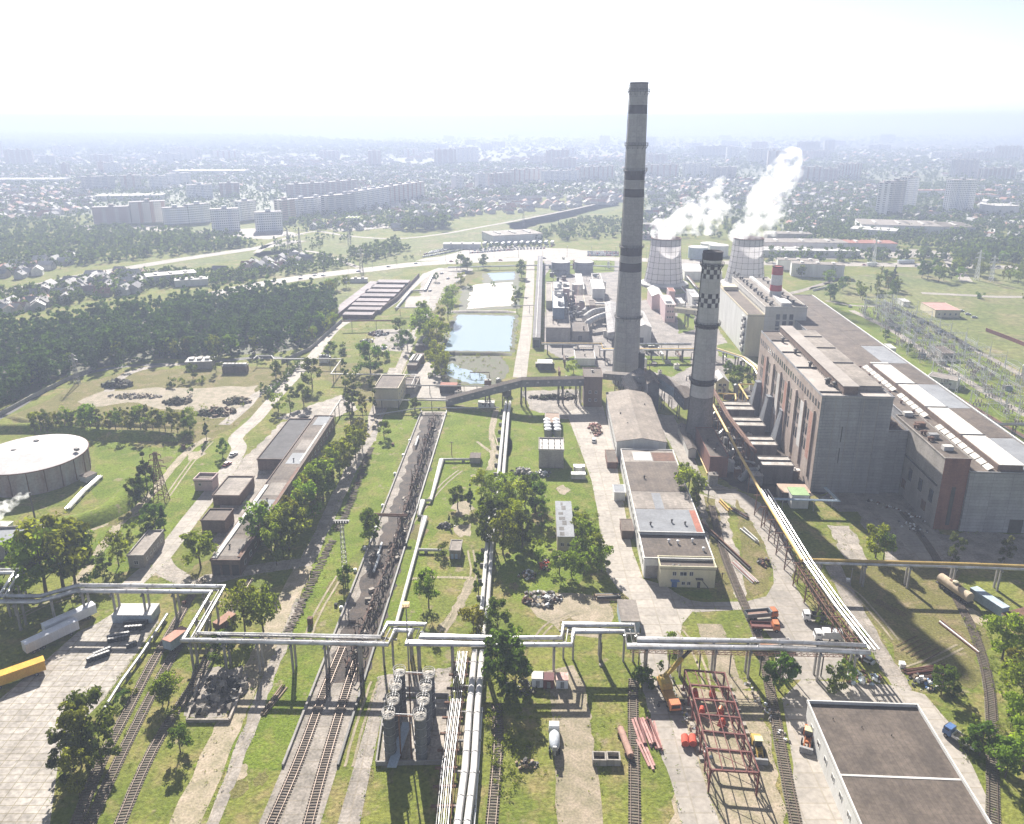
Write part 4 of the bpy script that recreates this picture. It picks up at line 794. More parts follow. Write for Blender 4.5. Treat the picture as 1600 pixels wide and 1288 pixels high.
# ---- rails
SLEEP = mat('railway_sleeper',(.17,.13,.10),(.10,.08,.065),scale=.8)
RAIL = mat('rusty_rail',(.21,.16,.13),(.13,.095,.075),rough=.5,scale=1,metal=.4)
BALL = mat('track_ballast',(.24,.21,.165),(.14,.14,.08),scale=.5,fine=.35)
def track(label, px, bal=2.6, ext=True, z=.05, bm=None):
    pts = smooth_line([P(x,y,z) for x,y in px], 8); mid = pts[len(pts)//2].copy(); mid.z = 0
    t = thing('railway_track', label, 'railway track', mid)
    if bal:
        l, r = ribbon_pts(pts, bal); n = len(pts); rr = random.Random(len(px))
        l = [p+Vector((rr.uniform(-.2,.2),0,0)) for p in l]; b = MB(); b.add(l+r, [(n+i,n+i+1,i+1,i) for i in range(n-1)]); b.build('ballast', bm or BALL, t)
    b = MB()
    for p, d in walk(pts, .72): 
        s = Vector((d.y,-d.x,0)); b.bar(p-s*1.3+Vector((0,0,.06)), p+s*1.3+Vector((0,0,.06)), .26, .14)
    tag(b.build('sleepers', SLEEP, t), kind='stuff')
    for sg in (-1,1):
        l, r = ribbon_pts(pts, 1.6); L_ = l if sg < 0 else r; b = MB()
        for p,q in zip(L_,L_[1:]): b.bar(p+Vector((0,0,.22)), q+Vector((0,0,.22)), .11, .17)
        b.build('rail', RAIL, t)
track('railway track nearest the slab yard in the lower left corner', [(95,1350),(155,1198),(200,1110),(236,1040),(270,982),(300,930),(318,905)])
track('railway track passing beside the rusty-roofed wagon in the lower left', [(112,1350),(181,1198),(222,1115),(258,1045),(284,1002)], z=.056)
track('railway track between the bushes and the concrete rubble heap', [(162,1350),(226,1198),(268,1122),(308,1060),(345,985),(375,930),(390,905)])
track('left track of the paved strip running up towards the conveyor', [(400,1340),(463,1198),(507,1080),(535,1012)], bal=0, z=.045)
track('right track of the paved strip running up towards the conveyor', [(468,1340),(506,1198),(541,1080),(562,1018)], bal=0, z=.045)
track('short overgrown track leading to the rusty beam stacks', [(992,1350),(991,1198),(989,1105),(990,1062)], bal=2)
track('curving track from the steel frame up along the workshop sidings', [(1256,1350),(1226,1198),(1206,1092),(1186,1000),(1160,938),(1130,862),(1112,790)], z=.06)
track('track with ballast curving past the tank wagon along the right edge', [(1553,1350),(1551,1198),(1549,1110),(1541,1050),(1522,990),(1500,945),(1455,860),(1410,800)], z=.05)
track('overgrown narrow track right of the twin pipes', [(762,1350),(776,1198),(778,1140),(776,1100)], bal=1.6)
# ---- the wreck of the unloading trestle along the sooty strip: pipe bends and beams
rr = random.Random(8); b = MB(); axis = smooth_line([P(*q) for q in [(548,1050),(575,975),(610,885),(640,790),(665,710),(680,655)]],8)
c0 = axis[len(axis)//2].copy(); t = thing('unloading_trestle','rusty tangle of pipes, hoses and beams along the middle of the sooty track strip','trestle',c0)
bars, hoses, slabs_ = MB(), MB(), MB()
for p, d in walk(axis, 1.25):
    s = Vector((d.y,-d.x,0)); k = rr.random(); o = p+s*rr.uniform(-2.2,.6)
    if k < .55: bars.bar(o, o+d*rr.uniform(-1,1)+s*rr.uniform(-.6,.6)+Vector((0,0,rr.uniform(1.5,4.6))), rr.uniform(.12,.3))
    if k > .4: bars.bar(o+Vector((0,0,rr.uniform(.8,3.4))), o+d*rr.uniform(1.5,5)+s*rr.uniform(-1,1)+Vector((0,0,rr.uniform(.8,3.4))), rr.uniform(.1,.26))
    if k < .5:
        q = o+Vector((0,0,rr.uniform(2,4))); hoses.tube([q, q+s*.9+Vector((0,0,.5)), q+s*1.7+Vector((0,0,-.7)), q+s*1.9+Vector((0,0,-2.2))], .16, 6)
    if k > .72: slabs_.box(p+s*rr.uniform(-3,1.5), (rr.uniform(.5,1.6),rr.uniform(.4,2),rr.uniform(.3,1.1)), rr.uniform(0,90))
bars.tube([p+Vector((-1.2,0,1.3)) for p in axis], .22, 6); bars.tube([p+Vector((-.3,0,2.9)) for p in axis], .18, 6)
bars.build('beams', mat('sooty_rust',(.16,.09,.065),(.06,.045,.038),scale=.6), t); hoses.build('hose_tangle', DSTEEL, t); slabs_.build('rubble_heap', CONC2, t)
for px in [(590,866),(596,852),(577,900),(571,890),(655,690),(648,712)]:
    pass
for k,(a,bb) in enumerate([((593,868),(584,893)),((597,848),(590,868)),((654,682),(649,697))]):
    b = MB(); b.tube([P(*a,1.0),P(*bb,1.0)],.4,8); b.build('tank_section', WHITE, t)
# kerb walls of the strip with small white marker blocks
for i,(px,lab) in enumerate([([(442,1198),(659,643)],'left concrete edge wall of the sooty track strip'),([(528,1198),(698,643)],'right concrete edge wall of the sooty track strip')]):
    p, q = P(*px[0]), P(*px[1]); b = MB(); b.bar(p+Vector((0,0,.2)), q+Vector((0,0,.2)), .5, .9); tag(b.build('kerb_wall', DSTEEL if i else CONCP), lab, 'wall')
for (x,y) in [(555,893),(570,858),(587,827),(598,792),(617,742),(630,713),(640,690),(533,952)]:
    b = MB(); c = P(x,y); b.box(c,(.9,.9,.8)); b.box(c+Vector((0,0,.8)),(.6,.6,.2)); tag(b.build('marker_block',WHITE),'small white marker block along the left edge of the track strip','block','white blocks along the track strip')
# ---- coal conveyor
def gallery(name, label, p, q, w, h, m=DSTEEL, rm=ROOFD, legs=(), root=None):
    """boxy conveyor gallery between two floor points, ridge roof, legs at the given fractions"""
    p, q = Vector(p), Vector(q); d = (q-p); dh = Vector((d.x,d.y,0)).normalized(); s = Vector((dh.y,-dh.x,0))*(w/2); up = Vector((0,0,h))
    c = (p+q)/2; c.z = 0; t = root or thing(name, label, 'conveyor', c)
    b = MB(); vs = [p-s,p+s,p+s+up,p-s+up,q-s,q+s,q+s+up,q-s+up]; b.add(vs, [(0,3,2,1),(4,5,6,7),(0,1,5,4),(1,2,6,5),(2,3,7,6),(3,0,4,7)]); b.build('gallery', m, t)
    b = MB(); u1 = up+Vector((0,0,.04)); rd = Vector((0,0,h+.9)); k = 1.12
    vs = [p-s*k+u1,p+s*k+u1,p+rd,q-s*k+u1,q+s*k+u1,q+rd]; b.add(vs, [(0,1,2),(5,4,3),(0,2,5,3),(2,1,4,5),(1,0,3,4)]); b.build('roof', rm, t)
    n_ = max(3, int(d.length/5)); b = MB()
    for i in range(n_):
        x = p.lerp(q,(i+.5)/n_)+Vector((0,0,h*.5)); 
        for sg in (-1,1): b.box(x+s*(sg*1.01), (1.2 if abs(dh.x) > .5 else .06, .06 if abs(dh.x) > .5 else 1.2, .8))
    b.build('glazing_strip', STEEL, t)
    for f in legs:
        x = p.lerp(q,f); b = MB()
        if x.z < 1: continue
        for sg in (-1,1):
            for e in (-1.2,1.2): b.bar(Vector((x.x,x.y,0))+s*sg+dh*e, x+s*sg*.9+dh*e*.8, .35)
            b.bar(Vector((x.x,x.y,0))+s*sg-dh*1.2, x+s*sg*.9+dh, .18); b.bar(Vector((x.x,x.y,x.z*.5))+s*sg-dh*1.1, Vector((x.x,x.y,x.z*.5))+s*sg+dh*1.1, .2)
        b.build('trestle_leg', DSTEEL, t)
    return t
Yc = P(815,634).y
zc0, zc1 = .4, ZAT(603,Yc)
A_ = Vector((XH(697,Yc,1.5),Yc,.1)); B__ = Vector((XH(815,Yc,zc1),Yc,zc1)); C_ = Vector((XH(914,Yc,zc1),Yc+2,zc1))
gallery('coal_conveyor','dark inclined coal conveyor gallery rising from the ground left of the brick transfer tower',A_,B__,4.4,3.6,mat('grey_gallery_cladding',(.21,.215,.225),(.15,.15,.16),scale=.3,streak=True),ROOFD,legs=(.55,.78))
gallery('coal_conveyor','level coal conveyor bridge on trestle legs joining the brick transfer tower',B__,C_,4.4,3.6,MATS['grey_gallery_cladding'],ROOFD,legs=(.03,.62,.9))
B = building('shed','small white shed under the rising coal conveyor','shed',(747,630),(772,630),(748,626),base=636,wall=WHITEW,roof=ROOFL,par=0); windows(B,'n',2,1,B.w-1,[1],.9,.8)
B = building('transfer_tower','square brick transfer tower at the end of the coal conveyor bridge','tower',(913,590.5),(941.5,590.5),(911,576),base=636,wall=BRICKB,roof=ROOFD,par=.4); windows(B,'n',2,1.5,B.w-1.5,[3,7],1,1.3); vents(B,[(B.w*.5,B.d*.6)],ROOFL,r=.6)
TT = B
za_ = 9.0
p0_ = Vector((XH(946,P(800,612).y,8),P(800,612).y,7)); p1_ = P(1022,598,12); 
gallery('conveyor_gallery','brown roofed conveyor gallery climbing from the transfer tower to the dark junction house',p0_,p1_,4.2,3.2,MATS['grey_gallery_cladding'],ROOFG,legs=(.3,.7))
J = building('junction_house','dark pitched junction house between the two chimneys where the flue ducts meet','tower',(1012,600),(1030,599),(1008,584),h=15,wall=mat('dark_grey_cladding',(.12,.125,.135),(.08,.08,.09),scale=.3),roof=ROOFD,rise=2,par=0)
p2_ = P(1030,602,10); p3_ = P(1062,622,8); p4_ = P(1078,640,6)
gallery('conveyor_gallery','pale blue-grey curved flue gallery from the junction house to the checkered chimney',p2_,p3_,5,5,PBLUE,ROOFG,legs=(.4,))
gallery('conveyor_gallery','brown roofed flue gallery reaching the foot of the checkered chimney',p3_,p4_,6.5,5.5,MATS['grey_gallery_cladding'],ROOFD,legs=(.5,))
# flue duct of the tall chimney: square duct in the shaft and a ribbed sloping hood
t = thing('flue_duct','dark square flue duct entering the foot of the tall chimney with a ribbed sloping hood','flue duct',P(985,585))
b = MB(); c = P(984,592); c.y -= 1.0; b.box(c+Vector((1.2,-4.8,6)),(9.2,8,11)); b.build('inlet_box',mat('soot_black_steel',(.03,.03,.035),scale=.3),t)
b = MB(); q = [P(972,590,14),P(1000,575,14),P(1022,592,9.5),P(986,612,9.5)]; b.add(q+[x-Vector((0,0,3.2)) for x in q],[(0,1,2,3),(7,6,5,4),(0,4,5,1),(1,5,6,2),(2,6,7,3),(3,7,4,0)])
b.build('hood',mat('ribbed_hood_sheet',(.30,.27,.27),(.2,.18,.18),scale=.3),t); b = MB()
for k in range(16):
    a = q[0].lerp(q[3],k/15); bb = q[1].lerp(q[2],k/15); b.bar(a+Vector((0,0,.12)),bb+Vector((0,0,.12)),.14)
b.build('hood_ribs',DSTEEL,t)
for x in ((988,618),(972,596)):
    b = MB(); g0 = P(*x); b.bar(g0,g0+Vector((0,0,9)),.6); b.build('support',CONCP,t)
# ================================================================ plant equipment
def cyl(name, label, cat, px, r=None, rpx=None, h=None, top=None, m=STEEL, roof=None, group=None, n=28, dome=.0, bands=0):
    c = P(*px); 
    if rpx: r = rpx*(c.y*cp+CAMZ*sp)/FPX
    h = h or HT(px[1]+ (r*FPX/(c.y*cp+CAMZ*sp))*0, top); t = thing(name, label, cat, c, group)
    b = MB(); b.lathe(c,[(r,0),(r,h)],n); b.build('shell', m, t, smooth=True)
    b = MB(); b.lathe(c+Vector((0,0,h)),[(r+.12,0),(r+.12,.15),(r*.5,.15+dome*.75),(.3,.15+dome)],n); b.build('roof', roof or m, t, smooth=True)
    if bands:
        b = MB()
        for k in range(bands): z = h*(k+.5)/bands; b.lathe(c,[(r+.01,z-.07),(r+.09,z-.07),(r+.09,z+.07),(r+.01,z+.07)],n,caps=False)
        b.build('bands', DSTEEL, t)
    return t, c, r, h
# round brick reservoir
pts = [P(x,y,9.4) for x,y in [(0,742),(65,733),(112,718),(137,697),(75,680)]]
A = np.array([[2*p.x,2*p.y,1] for p in pts]); bb_ = np.array([p.x**2+p.y**2 for p in pts]); s_ = np.linalg.lstsq(A,bb_,rcond=None)[0]
cR = Vector((s_[0],s_[1],0)); rR = math.sqrt(s_[2]+s_[0]**2+s_[1]**2)
t = thing('oil_tank','huge round tank with patchy grey and rust wall and a pale sheet roof','tank',cR)
b = MB(); b.lathe(cR,[(rR,0),(rR,9.2)],72); b.build('wall',TANKC,t,smooth=True)
b = MB(); b.lathe(cR,[(rR+.35,9.2),(rR+.35,9.5),(rR*.6,10.6),(.5,11.6)],72); b.build('roof',mat('pale_tank_roof',(.52,.49,.48),(.42,.39,.385),scale=.08,fine=.1),t,smooth=True)
b = MB(); b.lathe(cR,[(rR+.36,9.1),(rR+.6,9.1),(rR+.6,9.45),(rR+.36,9.45)],72,caps=False); b.build('rim',RUST,t)
for px in ((57,691),(22,706),(55,705),(120,704)):
    c = P(*px,10.4); b = MB(); b.box(c,(1.6,1.2,.9),20); b.build('roof_hatch',DSTEEL,t)
b = MB()
for k in range(11): 
    a = math.radians(-100+k*17); c = cR+Vector(((rR+.1)*math.cos(a),(rR+.1)*math.sin(a),.3)); 
    b.bar(c,c+Vector((0,0,8.8)),.25)
b.build('wall_ribs',RUST,t)
B = building('pump_house','small white brown-roofed pump house leaning on the round tank','hut',(124,744),(136,746),(131,734),base=752,wall=WHITEW,roof=ROOFD,par=0,g=25); 
B = building('shed','flat white shed in front of the round tank near the smoking pipe','shed',(-30,822),(12,822),(-26,815),base=829,wall=WHITEW,roof=ROOFL,par=.1)
c = P(57,822); t = thing('exhaust_stack','thin black exhaust stack puffing white smoke in front of the round tank','stack',c)
hS = HT(822,770); b = MB(); b.tube([c,c+Vector((0,0,hS))],.3,10); b.build('pipe',DSTEEL,t); b = MB()
for a in (0,2.1,4.2): b.bar(c+Vector((4*math.cos(a),4*math.sin(a),0)),c+Vector((0,0,hS*.75)),.05)
b.build('guy_wires',DSTEEL,t); STK = c+Vector((0,0,hS))
# silos in two rows of four
tops = {'left':[(607,1117),(614,1095),(618,1073),(624,1051)],'right':[(656,1119),(661,1095),(665,1074),(670,1054)]}
SH = 11.4; prev = None
for side, L_ in tops.items():
    for k,(x,y) in enumerate(L_):
        c = P(x,y,SH); c.z = 0; t = thing('silo',f'dark upright silo with white railed cap, {["nearest","second","third","farthest"][k]} in the {side} row','silo',c,'two rows of four dark silos')
        b = MB(); b.lathe(c,[(1.25,0),(1.3,.3),(1.3,SH-.9),(1.0,SH-.25)],20); b.build('shell',mat('silo_grey_plate',(.15,.155,.165),(.085,.085,.09),scale=.5,streak=True) if k%2==0 else mat('blue_black_steel',(.115,.12,.14),(.07,.07,.08),scale=.6,streak=True),t,smooth=True)
        b = MB()
        for z in (2.4,4.6,6.8,9.0): b.lathe(c,[(1.31,z-.06),(1.39,z-.06),(1.39,z+.06),(1.31,z+.06)],20,caps=False)
        b.build('hoop',STEEL,t); b = MB(); b.lathe(c,[(1.45,SH-.25),(1.45,SH),(.4,SH+.25)],20); b.box(c+Vector((.3,.2,SH+.2)),(.5,.5,.4)); b.build('cap',ROOFS,t)
        b = MB()
        for z in (.6,1.15): b.lathe(c,[(1.38,SH+z-.05),(1.46,SH+z-.05),(1.46,SH+z+.05),(1.38,SH+z+.05)],20,caps=False)
        for j in range(8): a = j*math.pi/4; b.bar(c+Vector((1.42*math.cos(a),1.42*math.sin(a),SH)),c+Vector((1.42*math.cos(a),1.42*math.sin(a),SH+1.2)),.08)
        b.build('railing',ROOFL,t)
        if k: 
            b = MB(); d = (prev-c); d.z = 0; s = Vector((d.y,-d.x,0)).normalized()*.3
            for sg in (-1,1): b.bar(c+d.normalized()*1.3+s*sg+Vector((0,0,SH+.3)),c+d-d.normalized()*1.3+s*sg+Vector((0,0,SH+.3)),.12)
            b.build('catwalk',WHITE,t)
        prev = c
for (a,bb,lab) in [((607,1117),(656,1119),'near rusty pipe pair joining the tops of the two silo rows'),((624,1051),(670,1054),'far rusty pipe pair joining the tops of the two silo rows')]:
    p,q = P(*a,SH+.5),P(*bb,SH+.5); t = thing('header_pipe',lab,'pipe',(p+q)/2); d = (q-p).normalized()
    for o in (-.25,.35): b = MB(); b.tube([p+d*1.5+Vector((0,o,0)),q-d*1.5+Vector((0,o,0))],.1,6); b.build('pipe',(RUST,WHITE)[o>0],t)
    b = MB(); b.bar(p+d*2.2-Vector((0,0,SH)),p+d*2.2,.3); b.bar(q-d*2.2-Vector((0,0,SH)),q-d*2.2,.3); b.build('support',RUST,t)
c = P(640,1150); e1,e2 = axes(2); t = thing('silo_pit','low concrete retaining wall around the silos','wall',c); 
near, far_ = P(640,1192), P(650,1086); 
for nm,(p,q) in {'wall_section':(P(588,1196),P(698,1194)),'wall_section ':(P(698,1194),P(700,1090)),' wall_section':(P(588,1196),P(603,1090)),'wall_section  ':(P(632,1088),P(700,1090))}.items():
    b = MB(); b.bar(p+Vector((0,0,.5)),q+Vector((0,0,.5)),.35,1.2); b.build('wall_section',CONCP,t)
b = MB(); b.quad(P(592,1193,.09),P(697,1192,.09),P(699,1092,.09),P(606,1092,.09)); b.build('floor_slab',CONC2,t)
p,q = P(612,1200,.8),P(636,1130,3.0); b = MB(); b.add([p+Vector((-1,0,0)),p+Vector((1,0,0)),q+Vector((1,0,0)),q+Vector((-1,0,0)),p+Vector((-1,0,.3)),p+Vector((1,0,.3)),q+Vector((1,0,.3)),q+Vector((-1,0,.3))],[(3,2,1,0),(4,5,6,7),(0,1,5,4),(1,2,6,5),(2,3,7,6),(3,0,4,7)]); tag(b.build('steel_ramp',PBLUE),'pale blue-grey sheet ramp running between the two silo rows','ramp')
# ---- electrostatic filters beside the boiler house
for k,(nl,nr,fl,ho,ot) in enumerate([((1133,641),(1178,641),(1134,628.5),(1182,646),'farthest'),((1149,666),(1195,666),(1150,653),(1199,671),'third from the front'),((1166,696),(1214,696),(1168,683),(1220,695),'second from the front'),((1190,728),(1240,728),(1192,714),(1248,731),'nearest')]):
    B = building('flue_gas_filter',f'white-roofed flue gas filter box at the boiler wall, {ot} of four','filter',nl,nr,fl,h=7.5,wall=mat('soiled_filter_casing',(.16,.14,.135),(.09,.08,.075),scale=.3,streak=True),roof=ROOFS,par=.25,group='flue gas filters beside the boiler house',g=3)
    b = MB(); b.box(B.at(B.w*.5,B.d*.5,B.h+.2),(B.w,.25,.5),3); b.build('roof_rib',DSTEEL,B.root)
    if k < 3:
        c = P(*ho); b = MB(); w0,w1 = 4.2,1.6; v = [(c.x+a*(w0 if z==0 else w1)/1,c.y+d_*(w0*.8 if z==0 else w1),z) for z in (0,15.5) for a,d_ in ((-1,-1),(1,-1),(1,1),(-1,1))]
        b.add(v,[(3,2,1,0),(4,5,6,7),(0,1,5,4),(1,2,6,5),(2,3,7,6),(3,0,4,7)]); b.box((c.x,c.y,15.5),(3.6,3.6,.6)); b.build('tapered_duct',mat('grey_duct_plate',(.20,.21,.23),(.13,.13,.14),scale=.3,streak=True),B.root)
        b = MB(); b.tube([Vector((c.x+1.5,c.y,14)),Vector((c.x+6,c.y+.5,15.5)),BH.at(0,0,0)+BH.e2*((c-BH.o).dot(BH.e2)+1)+Vector((0,0,15.5))],1.3,10); b.build('cross_duct',(ROOFL,STEEL,RUST)[k],B.root)
    b = MB(); p = B.at(-.1,B.d*.5,3.5); b.tube([p,p-B.e1*3,p-B.e1*5.5-B.e2*2+Vector((0,0,-1.5)),p-B.e1*7-B.e2*2+Vector((0,0,-3.2))],1.25,10); b.build('fan_duct',STEEL,B.root)
    b = MB(); c = B.at(-4,-2.2,0); b.tube([c+Vector((-.9,0,1.7)),c+Vector((.9,0,1.7))],1.6,14); b.box(c+Vector((2.2,0,0)),(1.6,1.4,1.5)); b.build('fan',(DSTEEL,STEEL)[k%2],B.root)
rr = random.Random(21)
clut = random.Random(404)
for px0,n,lab in [((850,405,960,440),16,'small equipment housing among the pipes near the motorway tanks'),((925,480,965,535),10,'small equipment housing in the yard left of the tall chimney'),((1060,455,1125,500),12,'small equipment housing between the cooling towers and the white hall'),((1000,545,1080,600),12,'small equipment housing between the two tall chimneys'),((1120,560,1180,640),10,'small equipment housing near the cream gabled house'),((840,560,905,600),7,'small equipment housing behind the conveyor bridge'),((1085,650,1240,770),22,'small equipment housing between the filters and the brick block'),((690,585,800,625),6,'small equipment housing near the lower pond path')]:
    for k in range(n):
        c = P(clut.uniform(px0[0],px0[2]),clut.uniform(px0[1],px0[3])); t = thing('equipment_unit',lab,'equipment',c,lab.replace('small equipment housing','equipment housings')); m = clut.choice((STEEL,DSTEEL,ROOFL,RUST,WHITEW,BRICKB)); q = clut.random()
        b = MB()
        if q < .45: d_ = (clut.uniform(1.2,4.5),clut.uniform(1.2,4),clut.uniform(1.2,4.5)); b.box(c,d_,clut.choice((2,2,40))); b.build('housing',m,t); b = MB(); b.box(c+Vector((0,0,d_[2])),(d_[0]*1.1,d_[1]*1.1,.15),2); b.box(c+Vector((.3,.2,d_[2]+.15)),(.7,.7,.6),2); b.build('cover',clut.choice((ROOFS,ROOFG,ROOFL)),t)
        elif q < .7: r = clut.uniform(.7,1.7); h = clut.uniform(2,6); b.lathe(c,[(r,0),(r,h),(r*.6,h+.4),(.1,h+.5)],14); b.build('vessel',m,t,smooth=True); b = MB(); b.tube([c+Vector((r,0,h*.7)),c+Vector((r+1.5,0,h*.7)),c+Vector((r+1.5,0,.2))],.2,6); b.build('pipe',RUST,t)
        else:
            a = clut.choice((0,1)); L_ = clut.uniform(6,16); e = Vector((L_ if a else 0,0 if a else L_,0)); h = clut.uniform(2.5,5); b.tube([c,c+Vector((0,0,h)),c+e+Vector((0,0,h)),c+e],.3,8); b.build('pipe',m,t); b = MB(); b.bar(c+e*.5,c+e*.5+Vector((0,0,h-.3)),.25); b.build('support',DSTEEL,t)
for k,(x,y,lab) in enumerate([(1125,650,'tangle of ducts and valves beside the farthest filter box'),(1148,684,'tangle of ducts and valves beside the third filter box'),(1168,716,'tangle of ducts and valves beside the second filter box'),(1190,745,'tangle of ducts and valves left of the nearest filter box')]):
    c = P(x,y); t = thing('duct_tangle',lab,'ductwork',c)
    for j in range(7):
        b = MB(); o = c+Vector((rr.uniform(-4,4),rr.uniform(-4,4),rr.uniform(1,5)))
        b.tube([o,o+Vector((rr.uniform(-2,2),rr.uniform(-2,2),rr.uniform(-.5,2))),o+Vector((rr.uniform(-4,4),rr.uniform(-3,3),rr.uniform(-.9,2)))],rr.uniform(.25,.7),8); b.build('duct',(STEEL,DSTEEL,ROOFL,RUST)[j%4],t)
    for j in range(4):
        b = MB(); o = c+Vector((rr.uniform(-4,4),rr.uniform(-4,4),0)); b.box(o,(rr.uniform(.6,1.6),rr.uniform(.6,1.6),rr.uniform(1,4)),rr.uniform(0,90)); b.build('casing',(ROOFL,DSTEEL,RUST,STEEL)[j],t)
B = building('control_house','red brick block with rough brown roof below the checkered chimney','building',(1109.5,715),(1138,714.5),(1088,669),base=746,wall=BRICK,roof=ROOFD,par=.3,g=2.5); doors(B,'n',[B.w*.35],1.6,2.4,DSTEEL); b = MB(); b.tube([B.at(-.5,0,1.6),B.at(-.5,B.d,1.6)],.25,8); b.build('pipe',YPIPE,B.root); vents(B,[(3,6),(5,12),(2,16)],r=.5)
B = building('storage_shed','narrow grey shed with corrugated white side left of the checkered chimney','shed',(1076,702),(1088,702),(1060,664),h=4,wall=WHITEW,roof=ROOFD,par=0,rise=.7,g=2.5)
B = building('gabled_house','cream gabled house with a dark tiled porch right of the checkered chimney','house',(1119,597),(1139,597),(1113,585),base=615,wall=CREAM,roof=ROOFL,rise=2.6,par=0,g=3); windows(B,'n',2,1,B.w-1,[1,4],1.4,1.3)
B = building('steel_shed','red shed at the boiler foot with dark open front','shed',(1222,770),(1266,770),(1226,757),h=4,wall=DSTEEL,roof=mat('tan_sheet_roof',(.48,.34,.25),(.38,.27,.2),scale=.3),par=0,g=3)
B = building('green_hut','small pale green roofed hut under the boiler end wall','hut',(1238,774),(1265,775),(1238,762),h=5.2,wall=WHITEW,roof=GREENP,par=0,g=3)
# ---- the old plant behind the tall chimney
B = building('long_gallery','very long narrow dark-roofed gallery beside the pond road','gallery',(832,528),(844,528),(837,400),base=543,wall=mat('gallery_wall',(.24,.235,.24),scale=.3),roof=mat('dark_slate_roof',(.16,.15,.155),(.11,.10,.105),scale=.2),par=0); patch(B,B.w*.4,.2,B.w*.5,B.d-.5,ROOFL,.3); doors(B,'n',[B.w/2],B.w-1.2,B.h-1.5,DSTEEL,'opening')
B = building('old_turbine_house','grey flat-roofed old plant block with a wide blank front wall','building',(853,513),(891,512.5),(852.5,441),base=534,wall=BRICKG,roof=ROOFG,par=.4); vents(B,[(B.w*.3,12),(B.w*.5,9),(B.w*.3,22)],r=.4,hh=2.5); OT = B
B = building('old_workshop','brown-roofed block beside the old plant front with a dark door','building',(893.5,519),(920,518.5),(894.5,503),base=532,wall=BRICKG,roof=ROOFD,par=.4); vents(B,[(B.w*.7,4),(B.w*.72,7)],r=.4,hh=2); doors(B,'n',[B.w*.5],2.5,3,DSTEEL)
rr = random.Random(5)
for k,(nl,nr,fl,h,wm,rm,lab) in enumerate([
    ((864,482),(882,482),(865,456),16,mat('blue_cladding',(.25,.31,.38),(.18,.22,.28),scale=.3,streak=True),ROOFL,'tall blue-grey clad boiler box rising from the old plant roof'),
    ((866,455),(879,455),(867,441),19,WHITEW,ROOFL,'white stepped boiler penthouse at the back of the old plant'),
    ((853,471),(862,471),(853,444),14,CREAM,ROOFG,'narrow cream block along the left edge of the old plant'),
    ((880,452),(890,452),(880,441),15,PINKW,ROOFL,'pinkish block with pipes behind the blue boiler box'),
    ((900,474),(916,474),(901,462),8,PINKW,ROOFG,'low pink block under the silver tank of the old plant'),
    ((915,478),(945,477),(917,462),9,CREAM,ROOFG,'cream plant block with a dark gateway left of the tall chimney'),
    ((926,452),(945,452),(928,437),16,WHITEW,ROOFL,'pale clad boiler block left of the tall chimney'),
    ((927,439),(941,439),(928,428),13,ROOFL,ROOFG,'pale steel block with pipework behind the clad boiler block'),
    ((903,452),(913,451),(905,428),7,WHITEW,ROOFL,'low white sheds with bright roofs behind the silver tank'),
    ((922,478),(930,478),(922,470),10,BRICKB,ROOFD,'small dark brick gatehouse between the cream blocks')]):
    B = building('boiler_block',lab,'building',nl,nr,fl,h=h,wall=wm,roof=rm,par=.3)
    if k in (0,5,6): windows(B,'n',3,1,B.w-1,[2,6],1.0,1.6); 
    if k in (0,1,3,7): 
        for j in range(4):
            b = MB(); b.box(B.at(B.w*rr.uniform(.15,.85),B.d*rr.uniform(.15,.85),B.h+.2),(rr.uniform(1.5,3),rr.uniform(1.5,3),rr.uniform(1,3)),GRID); b.build('roof_unit',(ROOFL,WHITEW,STEEL,ROOFB)[j],B.root)
        b = MB(); b.tube([B.at(B.w,B.d*.3,B.h*.8),B.at(B.w+3,B.d*.3,B.h*.8),B.at(B.w+3,B.d*.3,2)],.6,8); b.build('downpipe',STEEL,B.root)
cyl('storage_tank','silver upright tank on the pink block roof beside the blue boiler box','tank',(902,468),rpx=8.5,top=444,m=SILVER,roof=ROOFL,dome=.6)
cyl('storage_tank','left of two big dark grey tanks with pale roofs near the motorway','tank',(876,427),rpx=14.5,top=409,m=mat('grey_tank_plate',(.22,.23,.25),(.17,.175,.19),scale=.2),roof=ROOFL,dome=.8,bands=2)
cyl('storage_tank','right of two big dark grey tanks with pale roofs near the motorway','tank',(912,425),rpx=14.5,top=409,m=MATS['grey_tank_plate'],roof=ROOFL,dome=.8,bands=2)
for k,(a,bb,c_,lab) in enumerate([((914,487),(925,478),(949,477),'farthest of three arched silver ducts leading to the tall chimney'),((915,496),(928,487),(950,484),'middle of three arched silver ducts leading to the tall chimney'),((918,505),(932,497),(950,491),'nearest of three arched silver ducts leading to the tall chimney')]):
    p = P(a[0],a[1]+9); pts = [p+Vector((0,0,2)),P(*a,5.5),P(*bb,7.5),P(*c_,8.5)]; t = thing('arched_duct',lab,'duct',p,'arched silver ducts')
    b = MB(); L_ = smooth_line(pts,5); b.tube(L_,2.0,12); b.build('duct',ROOFL,t,smooth=True); b = MB()
    for q,d in walk(L_,3.0,1.5): b.tube([q-d*.1,q+d*.1],2.09,12)
    b.build('seam_rings',STEEL,t); b = MB(); q = L_[len(L_)//2]; b.bar(Vector((q.x,q.y,0)),q-Vector((0,0,1.9)),.4); b.build('support',DSTEEL,t)
gallery('flue_gallery','ribbed pale flue gallery stepping down along the left of the tall chimney',P(953,478,9),P(959,527,4.5),7,2.6,STEEL,mat('ribbed_flue_roof',(.5,.48,.47),(.3,.28,.28),scale=.1,pattern=('grid',20,2.0,(.3,.3,.3),'floor')),legs=(.2,.6,.9))
rr = random.Random(77)
